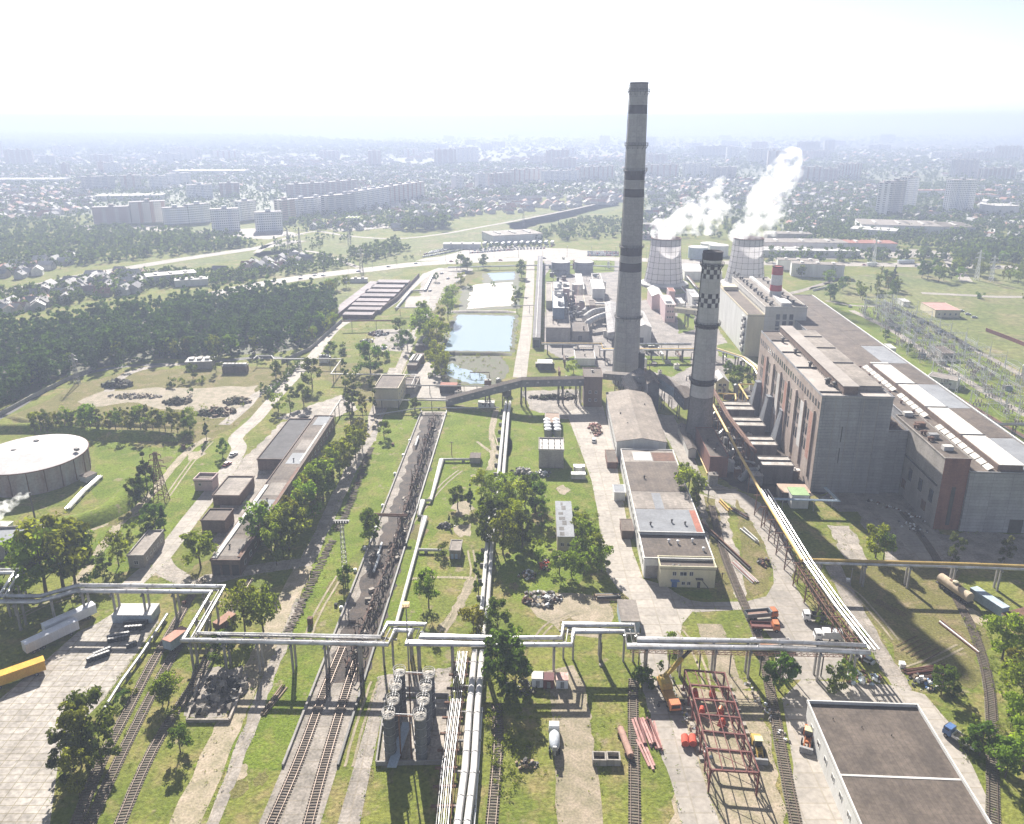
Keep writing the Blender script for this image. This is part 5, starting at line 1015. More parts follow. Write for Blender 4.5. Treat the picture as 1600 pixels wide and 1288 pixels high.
for k,(x,y,lab) in enumerate([(888,478,'far tangle of silver flue ducts and fans right of the blue boiler box'),(893,490,'middle tangle of silver flue ducts and fans right of the old plant block'),(896,500,'near tangle of silver flue ducts and fans behind the brown-roofed block')]):
    c = P(x,y); t = thing('duct_tangle',lab,'ductwork',c)
    for j in range(9):
        b = MB(); o = c+Vector((rr.uniform(-5,6),rr.uniform(-6,6),rr.uniform(1,8)))
        b.tube([o,o+Vector((rr.uniform(-3,3),rr.uniform(-2,2),rr.uniform(-.5,2.5))),o+Vector((rr.uniform(-5,5),rr.uniform(-4,4),rr.uniform(-.9,2)))],rr.uniform(.35,.9),8); b.build('duct',(SILVER,ROOFL,DSTEEL)[j%3],t)
    for j in range(3): b = MB(); o = c+Vector((rr.uniform(-4,4),rr.uniform(-4,4),0)); b.box(o,(rr.uniform(1,2.4),rr.uniform(1,2.4),rr.uniform(2,6)),0); b.build('casing',(ROOFL,DSTEEL,STEEL)[j],t)
B = building('grey_house','grey flat block with a pale roof slab in front of the yellow pipe rack','building',(899,561),(930,560.5),(895,543),base=571,wall=WHITEW,roof=ROOFG,par=.3); vents(B,[(B.w*.45,B.d*.7),(B.w*.5,B.d*.25)],r=.4)
B = building('white_shed','small dark-fronted white roofed shed behind the conveyor bridge','shed',(840,568),(863,568),(841,562),base=578,wall=DSTEEL,roof=ROOFL,par=0)
B = building('gabled_shed','pale gabled shed with dark gateway right of the tall chimney','shed',(996,512),(1018,512),(992,487),base=536,wall=WHITEW,roof=ROOFL,rise=2,par=0); doors(B,'n',[B.w*.3],3,3.5,DSTEEL)
B = building('pink_building','narrow pink tower building with white gabled roof lights','building',(1040,477),(1055,475.5),(1026,462),base=504,wall=PINKW,roof=ROOFL,par=.4,g=3); windows(B,'n',3,1,B.w-1,[3,7,11],.9,1.3); b=MB(); b.box(B.at(B.w*.4,B.d*.5,B.h+.2),(4,B.d*.6,1.6),3); b.build('roof_light',WHITEW,B.root)
B = building('pink_building','pink stepped block with white roof windows in front of the left cooling tower','building',(1019,463),(1036,462),(1017,450),base=484,wall=PINKW,roof=ROOFL,rise=1.8,par=0,g=3); windows(B,'l',4,1,B.d-1,[4,8],1,1.5)
B = building('pink_building','red-roofed pink stair tower beside the left cooling tower','building',(1046,456),(1055,456),(1047,450),base=480,wall=PINKW,roof=ROOFR,par=.2,g=3)
p,q = P(1054,488,9.5),P(1093,492,9.5); gallery('footbridge','cream enclosed footbridge from the pink tower building to the right',p,q,3,3,CREAM,CREAM,legs=(.5,.95))
for k,(nl,nr,fl,h,lab) in enumerate([((1082,465),(1094,465),(1078,452),8,'white windowed laboratory block between the cooling towers'),((1060,475),(1070,475),(1058,466),5,'low grey hut behind the cream footbridge'),((1070,425),(1128,425),(1070,412),7,'long pale shed behind the checkered chimney cap')]):
    B = building('laboratory' if k==0 else 'shed',lab,'building' if k==0 else 'shed',nl,nr,fl,h=h,wall=WHITEW,roof=ROOFL,par=.3,g=3)
    if k==0: windows(B,'n',3,1,B.w-1,[1.5,5],1.2,1.4)
for k,(x,y,r,tp,lab) in enumerate([(1090,403,15,386,'left white oil tank standing behind the checkered chimney'),(1122,399,15,383,'right white oil tank beyond the checkered chimney'),(1107,392,13,380,'white oil tank half hidden behind the other two')]):
    cyl('oil_tank',lab,'tank',(x,y),rpx=r,top=tp,m=PBLUE if k==0 else WHITEW,roof=ROOFL,dome=1.0)
for k,(a,bb,lab) in enumerate([((1066,420),(1092,452),'upper pair of rusty pipes running down between the cooling towers'),((1066,448),(1108,495),'lower pair of rusty pipes running down towards the checkered chimney')]):
    pipeline('steam_pipe',lab,[a,bb],4,[(0,.5,0,RUST),(1.3,.5,0,ROOFL)],step=10,post='single',pm=DSTEEL)
# ---- garages by the wood
GR = mat('garage_roof',(.30,.25,.255),(.17,.145,.15),scale=.09,fine=.2)
for k,(a,bb) in enumerate([((535,492),(581,493)),((543,484),(594,484)),((549,477),(601,477)),((556,470.5),(607,470)),((563,463),(617,462)),((570,456),(623,456)),((580,449),(629,449.5)),((588,441.5),(638,441.5))]):
    B = building('garage_row',f'low garage block with patchy grey roof, row {("nearest the wall","second from the wall","third from the wall","fourth from the wall","fifth from the wall","third from the motorway","second from the motorway","nearest the motorway")[k]}','garages',a,bb,(a[0]+2,a[1]-4.2),h=2.8,wall=BRICKB,roof=GR,par=0,group='rows of garages beside the wood')
    doors(B,'n',[B.w*(j+.5)/9 for j in range(9)],2.6,2.1,(RUST,DSTEEL,STEEL)[k%3],'garage_door')
p,q = P(513,490,2.8),P(579,440,2.8); d = (q-p); gL = math.degrees(math.atan2(d.x,d.y)); n_ = proj(p)
B = building('garage_row','long slanting garage block with stepped roofs along the left of the garage rows','garages',n_,n_,n_,h=2.8,wall=BRICKB,roof=GR,par=0,g=gL,width=7,depth=d.length,group='rows of garages beside the wood')
for lab,px,m,hh in [('dark boundary wall between the garages and the diagonal road',[(581,496),(620,470),(655,432)],BRICKB,3.0),('pale concrete wall along the wood edge beside the diagonal road',[(440,568),(484,548),(534,503)],CONCP,2.2),('pale concrete fence along the wood edge road on the left',[(-40,672),(10,645),(52,622),(112,592),(150,578)],CONCP,2.0),('red brick fence behind the switchyard at the right edge',[(1540,518),(1580,533),(1660,566)],REDOX,2.4),('white wall in front of the turbine hall far end',[(1270,455),(1300,448)],WHITEW,1.5)]:
    b = MB(); L_ = [P(*x) for x in px]
    for a,bb in zip(L_,L_[1:]): b.bar(a+Vector((0,0,hh/2)),bb+Vector((0,0,hh/2)),.35,hh)
    tag(b.build('wall',m),lab,'wall')
# ================================================================ vehicles, machines, stacks, masts
class Loc:
    """local frame: x forward, y left, z up"""
    def __init__(s, c, hd): s.c = Vector(c); a = R(hd); s.f = Vector((math.sin(a),math.cos(a),0)); s.l = Vector((-math.cos(a),math.sin(a),0))
    def p(s, x, y, z): return s.c+s.f*x+s.l*y+Vector((0,0,z))
    def box(s, b, x0, x1, y0, y1, z0, z1, tx=0.0, ty=0.0):   # tx, ty: how much the top is drawn in
        vs = [s.p(x,y,z0) for x,y in ((x0,y1),(x1,y1),(x1,y0),(x0,y0))]+[s.p(x,y,z1) for x,y in ((x0+tx,y1-ty),(x1-tx,y1-ty),(x1-tx,y0+ty),(x0+tx,y0+ty))]
        b.add(vs, [(0,1,2,3),(7,6,5,4),(0,4,5,1),(1,5,6,2),(2,6,7,3),(3,7,4,0)]); return b
def wheels(t, F, xs, hw, r=.5):
    for x in xs:
        for sg in (-1,1):
            b = MB(); b.tube([F.p(x,sg*(hw-.32),r),F.p(x,sg*hw,r)],r,12); w_ = b.build('wheel',BLACK,t); b = MB(); b.tube([F.p(x,sg*hw,r),F.p(x,sg*(hw+.03),r)],r*.5,10); b.build('rim',STEEL,w_)
def truck(name, label, px, hd, L_=7.0, cab=WHITE, bodym=STEEL, kind='dump', cabl=1.9, load=None, cat='truck'):
    F = Loc(P(*px), hd); t = thing(name, label, cat, F.c); h = L_/2
    b = MB(); F.box(b,-h,h,-.5,.5,.7,1.05); b.build('chassis',DSTEEL,t)
    b = MB(); F.box(b,h-cabl,h,-1.2,1.2,.75,1.75); F.box(b,h-cabl,h-.15,-1.2,1.2,1.75,2.7,.12,.1); cb = b.build('cab',cab,t)
    b = MB(); F.box(b,h-.14,h-.02,-1.0,1.0,1.85,2.5,.0,.05); F.box(b,h-cabl+.5,h-.5,-1.17,1.17,1.85,2.4); b.build('window',GLASS,cb)
    wheels(t,F,[h-.9,-h+1.2]+([-h+2.4] if L_ > 7 else []),1.25)
    x0, x1 = -h-.1, h-cabl-.25
    if kind == 'dump':
        b = MB(); F.box(b,x0,x1,-1.25,1.25,1.1,1.25)
        for y0,y1 in ((-1.25,-1.13),(1.13,1.25)): F.box(b,x0,x1,y0,y1,1.25,2.35)
        F.box(b,x1-.12,x1,-1.13,1.13,1.25,2.6); F.box(b,x0,x0+.1,-1.13,1.13,1.25,2.2); F.box(b,x1,x1+.9,-1.1,1.1,2.5,2.6); b.build('body',bodym,t)
        if load: b = MB(); F.box(b,x0+.15,x1-.15,-1.1,1.1,1.26,1.9,.6,.4); b.build('load',load,t)
    elif kind == 'box': b = MB(); F.box(b,x0,x1,-1.25,1.25,1.1,3.1,.04,.04); b.build('body',bodym,t); 
    elif kind == 'flat':
        b = MB(); F.box(b,x0,x1,-1.25,1.25,1.1,1.25)
        for y0,y1 in ((-1.25,-1.17),(1.17,1.25)): F.box(b,x0,x1,y0,y1,1.25,1.75)
        F.box(b,x0,x0+.08,-1.17,1.17,1.25,1.75); F.box(b,x1-.08,x1,-1.17,1.17,1.25,2.0); b.build('body',bodym,t); b = MB(); F.box(b,x0+.1,x1-.1,-1.15,1.15,1.26,1.3); b.build('deck',load or WOOD,t)
    return t, F
truck('dump_truck','big dump truck with orange cab and long grey tipper body on the concrete yard',(1189,966),82,9.0,ORANGE,mat('grey_tipper_body',(.22,.235,.25),(.15,.16,.17),scale=.8),'dump',load=mat('brown_tipper_floor',(.30,.19,.15),scale=.8))
truck('chassis_truck','orange truck with red machine load parked beside the dump truck',(1195,984),95,7.5,ORANGE,REDOX,'flat',load=REDOX)
truck('flatbed_truck','white-cab truck with a wide rusty brown flat deck beside the heating main',(1203,1012),265,11,WHITE,WHITE,'flat',load=mat('rust_brown_deck',(.42,.22,.13),(.35,.17,.10),scale=.5))
truck('tipper_truck','small white tipper truck at the kerb beside the pipe trestle',(1271,970),280,6.0,WHITE,DSTEEL,'dump')
truck('box_van','white box truck parked just above the heating main by the trestle',(1292,1000),275,7.0,WHITE,WHITE,'box')
truck('flatbed_truck','blue-cab flatbed truck with tan deck parked beside the large warehouse',(1499,1160),-33,7.0,BLUE,WHITE,'flat',load=mat('tan_deck',(.5,.4,.3),scale=.6))
truck('tractor_truck','dark lorry standing in the boiler house shadow beside the rubble strip',(1360,766),70,8,DSTEEL,RUST,'dump')
t, F = truck('concrete_mixer_truck','white and grey concrete mixer truck on the dirt track in the foreground',(866,1162),2,8.5,WHITE,WHITE,'none',cat='mixer truck')
b = MB(); prof = [(-4.2,.6,2.3),(-3.4,1.05,2.25),(-1.2,1.25,2.1),(.6,1.15,1.95),(1.6,.6,1.85)]; n = 16; vs = []
for x,r,z in prof: vs += [F.p(x,r*math.cos(2*math.pi*j/n),z+r*math.sin(2*math.pi*j/n)) for j in range(n)]
b.add(vs,[(i*n+j,i*n+(j+1)%n,(i+1)*n+(j+1)%n,(i+1)*n+j) for i in range(4) for j in range(n)]+[tuple(range(n)),tuple(range(4*n,5*n))]); b.build('drum',mat('pale_blue_grey_drum',(.55,.58,.62),scale=.6),t,smooth=True)
b = MB(); F.box(b,-4.9,-4.1,-.6,.6,2.5,3.3,.2,.2); F.box(b,-5,-4.7,-.3,.3,1.2,2.5); b.build('hopper',STEEL,t)
# mobile crane
F = Loc(P(1043,1088),-6); t = thing('mobile_crane','yellow truck crane with its long two-tone boom raised over the heating main','crane',F.c)
b = MB(); F.box(b,-6,5.5,-1.3,1.3,.8,1.5); b.build('carrier',mat('faded_orange_paint',(.55,.30,.08),scale=.6),t); b = MB(); F.box(b,-6.6,-4.2,-1.3,1.3,1.4,2.9,.2,.1); cb = b.build('cab',ORANGE,t); b = MB(); F.box(b,-6.62,-6.45,-1,1,1.9,2.6); b.build('window',GLASS,cb)
wheels(t,F,[-5,-3.4,2.5,4],1.35,.6); b = MB(); F.box(b,.2,4.4,-1.35,1.35,1.7,3.2,.3,.15); b.build('turntable',YELL,t)
for sx in (-3,5.2):
    for sy in (-1,1): b = MB(); F.box(b,sx-.15,sx+.15,min(sy*1.2,sy*3.2),max(sy*1.2,sy*3.2),.9,1.15); F.box(b,sx-.4,sx+.4,min(sy*2.8,sy*3.4),max(sy*2.8,sy*3.4),0,.2); F.box(b,sx-.1,sx+.1,min(sy*3.0,sy*3.2),max(sy*3.0,sy*3.2),.2,.9); b.build('outrigger',DSTEEL,t)
p = F.p(3.2,.2,3.0); Yt = p.y+6.5; tip = Vector((XH(1092,Yt,ZAT(1002,Yt)),Yt,ZAT(1002,Yt))); m_ = p.lerp(tip,.52)
b = MB(); b.bar(p,m_,.85,.95); b.build('boom',YELL,t); b = MB(); b.bar(m_,tip,.6,.65); b.build('boom_extension',DSTEEL,t); b = MB(); b.bar(tip,tip-Vector((0,0,6)),.05); b.box(tip-Vector((0,0,6.6)),(.4,.3,.7)); b.build('hook',DSTEEL,t)
def loader(label, px, hd, m=YELL):
    F = Loc(P(*px), hd); t = thing('wheel_loader',label,'loader',F.c); b = MB(); F.box(b,-2.8,-.3,-1.1,1.1,.9,2.1,.15,.1); F.box(b,-.3,2.2,-.6,.6,.8,1.4); b.build('body',m,t)
    b = MB(); F.box(b,-.7,.8,-.85,.85,1.5,3.1,.15,.1); cb = b.build('cab',GLASS,t); b = MB(); F.box(b,-.75,.85,-.9,.9,3.1,3.25); b.build('cab_roof',mat('cream_paint',(.75,.7,.42),scale=.5),cb)
    wheels(t,F,[-1.9,1.6],1.3,.75); b = MB(); F.box(b,3.4,4.6,-1.4,1.4,.2,1.3,.3,0); b.build('bucket',STEEL,t)
    b = MB(); 
    for y in (-.6,.6): b.bar(F.p(.8,y,1.7),F.p(3.6,y,.8),.25)
    b.build('arm',m,t)
loader('yellow wheel loader beside the red steel frame',(1183,1172),185); loader('orange loader working beside the white wall of the big warehouse',(1262,1157),205,ORANGE)
# trailers, containers, wagons
def box_thing(name, label, cat, px, hd, L_, W_, H_, m, roofm=None, wheelx=(), z0=0.0, ribs=0, group=None, tx=0, bow=False):
    F = Loc(P(*px), hd); t = thing(name, label, cat, F.c, group); b = MB(); F.box(b,-L_/2,L_/2,-W_/2,W_/2,z0,z0+H_,tx,tx); b.build('body',m,t)
    b = MB(); F.box(b,-L_/2-.08,L_/2+.08,-W_/2-.08,W_/2+.08,z0+H_,z0+H_+.12,.1,.3 if bow else 0); 
    if bow: F.box(b,-L_/2,L_/2,-W_/2+.3,W_/2-.3,z0+H_+.12,z0+H_+.3,.1,.5)
    b.build('roof',roofm or m,t)
    if ribs:
        b = MB()
        for k in range(ribs):
            x = -L_/2+L_*(k+.5)/ribs
            for sg in (-1,1): F.box(b,x-.06,x+.06,sg*W_/2-.05,sg*W_/2+.05,z0+.1,z0+H_-.05)
        b.build('ribs',m,t)
    if wheelx: wheels(t,F,wheelx,W_/2-.05,.5)
    return t, F
TARP = mat('white_tarpaulin',(.76,.77,.80),(.66,.67,.71),rough=.5,scale=.35,fine=.05)
box_thing('semi_trailer','white tarpaulin trailer parked nearest the corner of the slab yard','trailer',(82,1004),37,13.5,2.5,2.7,TARP,None,[-5,-3.8,-2.6,4.5],1.0,9,'white covered trailers at the slab yard edge',bow=True)
box_thing('semi_trailer','white tarpaulin trailer farther along the slab yard edge towards the pipes','trailer',(111,977),39,13.5,2.5,2.7,TARP,None,[-5,-3.8,-2.6,4.5],1.0,9,'white covered trailers at the slab yard edge',bow=True)
box_thing('container','long yellow-orange container at the left photo edge','container',(28,1063),52,12.5,2.5,2.6,mat('container_yellow',(.72,.42,.06),(.62,.33,.05),scale=.5),None,[-4,4],.9,14)
box_thing('container','pair of joined grey containers at the head of the slab yard','container',(214,965),90,11,5.5,2.6,PBLUE,ROOFL,(),0,8)
box_thing('freight_wagon','pale blue freight wagon with rust-red roof on the left tracks','wagon',(277,1008),24,6.5,2.8,2.6,PBLUE,mat('rust_pink_roof',(.48,.27,.2),(.4,.2,.15),scale=.6),(-2.4,2.4),.8,6)
box_thing('freight_wagon','rusty low wagon under the bend of the heating main','wagon',(352,978),28,6,2.6,1.6,RUST,mat('rust_pink_roof2',(.42,.24,.17),scale=.6),(-2.2,2.2),.8,5)
box_thing('container','pale blue container with white end beside the right edge track','container',(1543,948),-18,11,2.6,2.8,mat('light_blue_container',(.34,.42,.50),(.27,.34,.42),scale=.5),mat('light_blue_roof',(.45,.53,.6),scale=.5),(),.3,11)
box_thing('open_skip','rusty open container at the right edge beside the leaning trees','skip',(1590,968),70,9,3.5,1.8,WHITEW,RUST,(),0,6)
F = Loc(P(1490,930),-16); t = thing('tank_wagon','cream railway tank wagon with a dome standing on the right edge track','tank wagon',F.c)
for x0,x1 in ((-5.6,5.6),):
    b = MB(); b.tube([F.p(-5.6,0,2.6),F.p(-5.3,0,2.6),F.p(5.3,0,2.6),F.p(5.6,0,2.6)],1.45,18); b.build('barrel',mat('cream_tank_paint',(.58,.47,.34),(.45,.35,.25),scale=.4,streak=True),t,smooth=True)
b = MB(); b.lathe(F.p(.2,0,3.9),[(.8,0),(.8,.6),(.3,.75)],14); b.build('dome',CREAM,t); b = MB(); F.box(b,-6,6,-1.2,1.2,1.0,1.3); b.build('frame',DSTEEL,t); wheels(t,F,[-4.6,-3,3,4.6],.85,.48)
b = MB(); F.box(b,-2,2,-.5,.5,4.04,4.14); b.build('walkway',RUST,t)
for (lab,px,m,rm) in [('white tiny cabin, leftmost of three sheds under the heating main',(840,1068),WHITE,ROOFL),('dark red tiny cabin between two white cabins under the heating main',(857,1070),REDOX,mat('maroon_roof',(.2,.09,.09),scale=.5)),('white cabin with red striped roof, rightmost of three sheds',(878,1070),WHITE,mat('red_striped_roof',(.45,.2,.17),(.6,.5,.45),scale=.9))]:
    t,F = box_thing('site_hut',lab,'hut',px,2,3.0,2.6 if m is REDOX else 2.9,2.4,m,rm); b = MB(); F.box(b,-1.6,-1.5,-.5,.4,.2,2.0); b.build('door',STEEL,t)
for k,(x,lab) in enumerate([(936,'left of two pale open concrete bins at the bottom edge'),(958,'right of two pale open concrete bins at the bottom edge')]):
    F = Loc(P(x,1190),2); t = thing('concrete_bin',lab,'bin',F.c,'open concrete bins'); b = MB()
    for q in ((-1.3,1.3,-1.5,-1.2),(-1.3,1.3,1.2,1.5),(-1.3,-1.0,-1.2,1.2),(1.0,1.3,-1.2,1.2)): F.box(b,*q,0,1.6)
    b.build('wall',CONC,t); b = MB(); F.box(b,-1,1,-1.2,1.2,.05,.5); b.build('floor',MUD,t)
# red steel building frame
Ez = 6.0; bays = [(1070,1047,1132,1052),(1078,1070,1139,1075),(1084,1092,1148,1098),(1091,1116,1156,1122),(1097,1142,1164,1149),(1104,1170,1174,1176),(1110,1203,1186,1208)]
t = thing('hall_skeleton','open red steel skeleton of a new hall standing on sandy ground','building frame',P(1120,1125)); prev = None
for a in bays:
    p,q = P(a[0],a[1],Ez),P(a[2],a[3],Ez); b = MB(); dn = Vector((0,0,Ez))
    b.bar(p-dn,p,.34); b.bar(q-dn,q,.34); b.bar(p,q,.38); b.bar(p-Vector((0,0,.9)),p.lerp(q,.12),.2); b.bar(q-Vector((0,0,.9)),q.lerp(p,.12),.2); b.build('portal',REDOX,t)
    if prev:
        b = MB()
        for f in (0,.25,.5,.75,1): b.bar(prev[0].lerp(prev[1],f)+Vector((0,0,.2)),p.lerp(q,f)+Vector((0,0,.2)),.17 if 0<f<1 else .26)
        b.bar(prev[0]-dn*.5,p-dn*.5,.18); b.bar(prev[1]-dn*.5,q-dn*.5,.18); b.build('purlin',REDOX,t)
        if bays.index(a) in (1,4,6): b = MB(); b.bar(prev[0]-dn,p,.12); b.bar(prev[0],p-dn,.12); b.bar(prev[1]-dn,q,.12); b.bar(prev[1],q-dn,.12); b.bar(prev[0],q,.1); b.build('brace',REDOX,t)
    prev = (p,q)
b = MB(); p,q = P(1066,1075,0),P(1100,1200,0)
for k in range(10): b.box(p.lerp(q,k/10),(1.1,1.1,.5))
for k in range(10): b.box(P(1140,1075,0).lerp(P(1186,1200,0),k/10),(1.1,1.1,.5))
b.build('footings',CONC,t)
RED2 = mat('bright_red_paint',(.62,.12,.07),(.5,.08,.05),scale=.7)
for k,(x,y,lab) in enumerate([(1086,1090,'red hoist winch in the third bay on the left inside the steel frame'),(1113,1089,'red mixer in the third bay in the middle of the steel frame'),(1096,1118,'orange-red drum on the left side of the fourth bay of the steel frame'),(1125,1118,'upper of two red machines near the middle of the steel frame'),(1127,1136,'lower of two red machines near the middle of the steel frame')]):
    F = Loc(P(x,y),10*k); t = thing('site_machine',lab,'machine',F.c); b = MB(); F.box(b,-.9,.9,-.7,.7,.5,1.5,.2,.1); b.build('body',RED2,t); b = MB(); b.tube([F.p(-.6,0,1.8),F.p(.6,0,1.9)],.55,12); b.build('drum',(RED2,ORANGE)[k%2],t); wheels(t,F,[.5],.85,.35)
for k,x in enumerate((1070,1082)):
    F = Loc(P(x,1162),8); t = thing('fuel_tank','%s of two orange-red drums on the dirt beside the steel frame'%('left','right')[k],'drum',F.c); b = MB(); b.tube([F.p(-1.2,0,.95),F.p(1.2,0,.95)],.85,14); b.build('shell',RED2,t,smooth=True); b = MB(); F.box(b,-.9,-.6,-.8,.8,0,.4); F.box(b,.6,.9,-.8,.8,0,.4); b.build('cradle',DSTEEL,t)
F = Loc(P(977,1165),-8); t = thing('pressure_vessel','long rusty pressure vessel lying on the grass left of the beam stacks','vessel',F.c); b = MB(); b.tube([F.p(-4.2,0,1),F.p(-3,0,1),F.p(3,0,1),F.p(4.2,0,1)],.75,14); b.build('shell',mat('pale_rust',(.45,.28,.22),scale=.6),t); b = MB(); b.tube([F.p(-5,0,1),F.p(5,0,1)],.25,8)
for x in (-3,3): F.box(b,x-.15,x+.15,-1,1,0,1)
b.build('shaft',RUST,t)
# stacks of beams, timber, pipes: one pile is one thing made of its members
def pile(name, label, px, hd, L_, W_, n, r, mats, cat='stack', layers=2, rr=random.Random(3)):
    F = Loc(P(*px), hd); t = thing(name, label, cat, F.c); n = min(n,22)
    for lay in range(layers):
        for k in range(n-lay*2):
            y = -W_/2+W_*(k+.5+lay)/n; x = rr.uniform(-.6,.6); b = MB(); sk = rr.uniform(-.25,.25)
            if r > 0: b.tube([F.p(-L_/2+x,y-sk,r+lay*r*1.8+.1),F.p(L_/2+x,y+sk,r+lay*r*1.8+.1)],r,7)
            else: b.bar(F.p(-L_/2+x,y-sk,-r+lay*-r*2),F.p(L_/2+x,y+sk,-r+lay*-r*2),W_/n*.75,-r*1.9)
            b.build('pipe' if r > 0 else 'beam',mats[(k+lay)%len(mats)],t)
    return t
PKR = mat('pinkish_red_beam',(.50,.30,.27),(.38,.19,.17),scale=.8)
pile('beam_stack','left stack of pinkish red steel beams beside the short track',(1008,1146),-6,8,4.5,7,-.22,[PKR,REDOX,PKR]); pile('beam_stack','right stack of red steel beams at the dirt road edge',(1022,1150),-5,9,2.2,4,-.22,[PKR,REDOX]); pile('beam_stack','loose red beams lying below the two beam stacks',(1010,1180),-12,8,2,3,-.2,[PKR],layers=1)
pile('timber_stack','long stack of weathered boards on the grass beside the abandoned track line',(427,1096),14,10,1.8,5,-.16,[WOOD,MATS['tree_bark'],WOOD])
pile('pipe_stack','upper stack of rusty pipes beside the blue tarpaulin scrap heap',(1448,1049),78,12,3,6,.2,[RUST,REDOX,RUST]); pile('pipe_stack','lower stack of rusty pipes beside the round bush on the right',(1462,1060),75,10,2.4,5,.18,[RUST,DSTEEL]); 
pile('pipe_stack','scattered rusty rails lying in the long chimney shadow',(1435,1015),60,9,9,6,.09,[RUST],layers=1); pile('pipe_stack','rusty rails scattered on the dry grass below the gas pipe',(1388,950),-32,9,3,3,.09,[RUST],layers=1)
pile('beam_stack','white beam and rusty pipes beside the right edge track ballast',(1497,995),-14,14,1.5,3,-.2,[RUST,WHITE],layers=1)
pile('timber_stack','dark wooden trough stack on the dirt left of the concrete yard',(950,935),88,7,3,5,-.3,[WOOD,DSTEEL])
pile('pipe_stack','long pale and orange pipes stacked in the sidings by the curved road',(1163,895),-18,12,2.6,6,.14,[ROOFL,PKR,ROOFL]); pile('beam_stack','row of rusty drums and beams along the left side of the sidings',(1128,850),-16,34,1.6,3,-.35,[DSTEEL,RUST]); pile('beam_stack','white slabs stacked in the right part of the sidings',(1171,838),-16,9,1.5,3,-.35,[WHITE,ROOFL]); pile('beam_stack','yellow frames lying in the far part of the sidings',(1133,792),-12,8,2,3,-.3,[YELL,YPIPE])
pile('pipe_stack','dark pipes and blocks beside the narrow road edge of the sidings',(1155,803),-25,8,2,4,.25,[RUST,DSTEEL]); 
def heap(name, label, px, Rx, Ry, n, s0, s1, mats, cat='heap', rr=random.Random(12), hh=1.6, hd=0):
    F = Loc(P(*px), hd); t = thing(name, label, cat, F.c); bs = [MB() for _ in mats]
    for k in range(n):
        a, q = rr.uniform(0,6.28), rr.random()**.6; x, y = Ry*q*math.cos(a), Rx*q*math.sin(a); s = rr.uniform(s0,s1); z = max(0,hh*(1-q)*rr.uniform(.3,1))
        vs = [Vector((rr.uniform(.5,1)*i,rr.uniform(.4,1)*j,rr.uniform(.35,.9)*l))*s*.5 for l in (-1,1) for i,j in ((-1,-1),(1,-1),(1,1),(-1,1))]
        ro = Vector((1,0,0)).rotation_difference(Vector((rr.uniform(-1,1),rr.uniform(-1,1),rr.uniform(-.5,.5))).normalized()); o = F.p(x,y,z+s*.2)
        bs[k%len(mats)].add([o+ro@v for v in vs],[(3,2,1,0),(4,5,6,7),(0,1,5,4),(1,2,6,5),(2,3,7,6),(3,0,4,7)])
    for b,m in zip(bs,mats): b.build('rubble_heap',m,t)
    return t
heap('rubble_heap','heap of broken concrete blocks and frames beside the lower left dirt road',(342,1085),7,7,90,.5,2.2,[CONC,CONC2,DSTEEL]); b = MB(); c = P(342,1095); 
for a,bb in [((292,1126),(358,1126)),((358,1126),(386,1056)),((292,1126),(312,1062))]: b.bar(P(*a,.4),P(*bb,.4),.5,.9)
tag(b.build('foundation_wall',CONC2),'low broken foundation wall around the concrete rubble heap','wall')
heap('scrap_heap','heap of pale and dark scrap metal on the bare lawn below the trees',(847,937),6,4,110,.3,1.5,[WHITE,DSTEEL,CONC,RUST]); heap('scrap_heap','small scrap pile beside the leafy trees left of the dark timber trough',(825,900),3,2.4,40,.3,1.2,[WHITE,WOOD,DSTEEL]); heap('scrap_heap','pile of white sacks and scrap in the shadow of the red brick tower',(1430,828),3,7,40,.3,.9,[WHITE,CONC,DSTEEL],hd=-30); heap('scrap_heap','line of rubble and sacks along the boiler house yard wall',(1405,800),1.5,13,50,.3,.9,[CONC,WHITE,DSTEEL,RUST],hd=-40)
heap('scrap_heap','scrap heap with a blue tarpaulin beside the pipe stacks on the right',(1445,1068),4,3,50,.3,1.2,[BLUE,DSTEEL,WOOD,WHITE]); heap('scrap_heap','scrap beside the lower legs of the pipe trestle',(1350,1062),5,3,40,.3,1.3,[PBLUE,WHITE,RUST]); heap('scrap_heap','junk heap of white and green scrap in the walled scrap yard',(591,522),7,6,90,.5,2,[WHITE,DSTEEL,RUST]); heap('scrap_heap','junk heap at the near side of the walled scrap yard',(574,534),5,4,50,.4,1.6,[WHITE,CONC,DSTEEL])
heap('soil_heap','dark earth mound at the left end of the dirt clearing by the wood',(184,602),8,5,120,1,2.6,[BANK,MUD],hh=3.2); heap('soil_heap','brown earth mound in the middle of the dirt clearing',(278,629),7,4,90,1,2.4,[BANK,DIRT],hh=2.4); heap('soil_heap','reddish rubble mounds at the right end of the dirt clearing',(338,645),9,6,120,.8,2.2,[BANK,RUST,DIRT],hh=2.4); heap('rubble_heap','pale rubble scattered over the middle of the dirt clearing',(210,620),14,4,110,.4,1.6,[CONC,DIRT],hh=.8); heap('soil_heap','low dark mounds of earth and rubbish near the clearing road',(370,628),7,5,80,.6,2,[BANK,DIRT],hh=1.8)
heap('coal_heap','long dark ash heap under the coal conveyor bridge',(865,622),13,3,120,.6,1.8,[MUD,BANK],hh=1.6); heap('rubble_heap','bricks and pallets piled in the yard beside the gabled workshop',(930,672),3,8,70,.5,1.5,[PKR,WOOD,RUST]); heap('scrap_heap','pale tarpaulin and scrap beside the grey cubic block',(815,738),4,3,40,.5,1.8,[ROOFL,DSTEEL,CONC]); heap('scrap_heap','machine parts stored behind the blue-roofed narrow building',(846,742),4,3,40,.4,1.3,[STEEL,WHITE,DSTEEL]); heap('scrap_heap','rusty junk between the leafy trees and the narrow building',(852,884),2.5,4,40,.3,1.0,[RUST,DSTEEL,RED2])
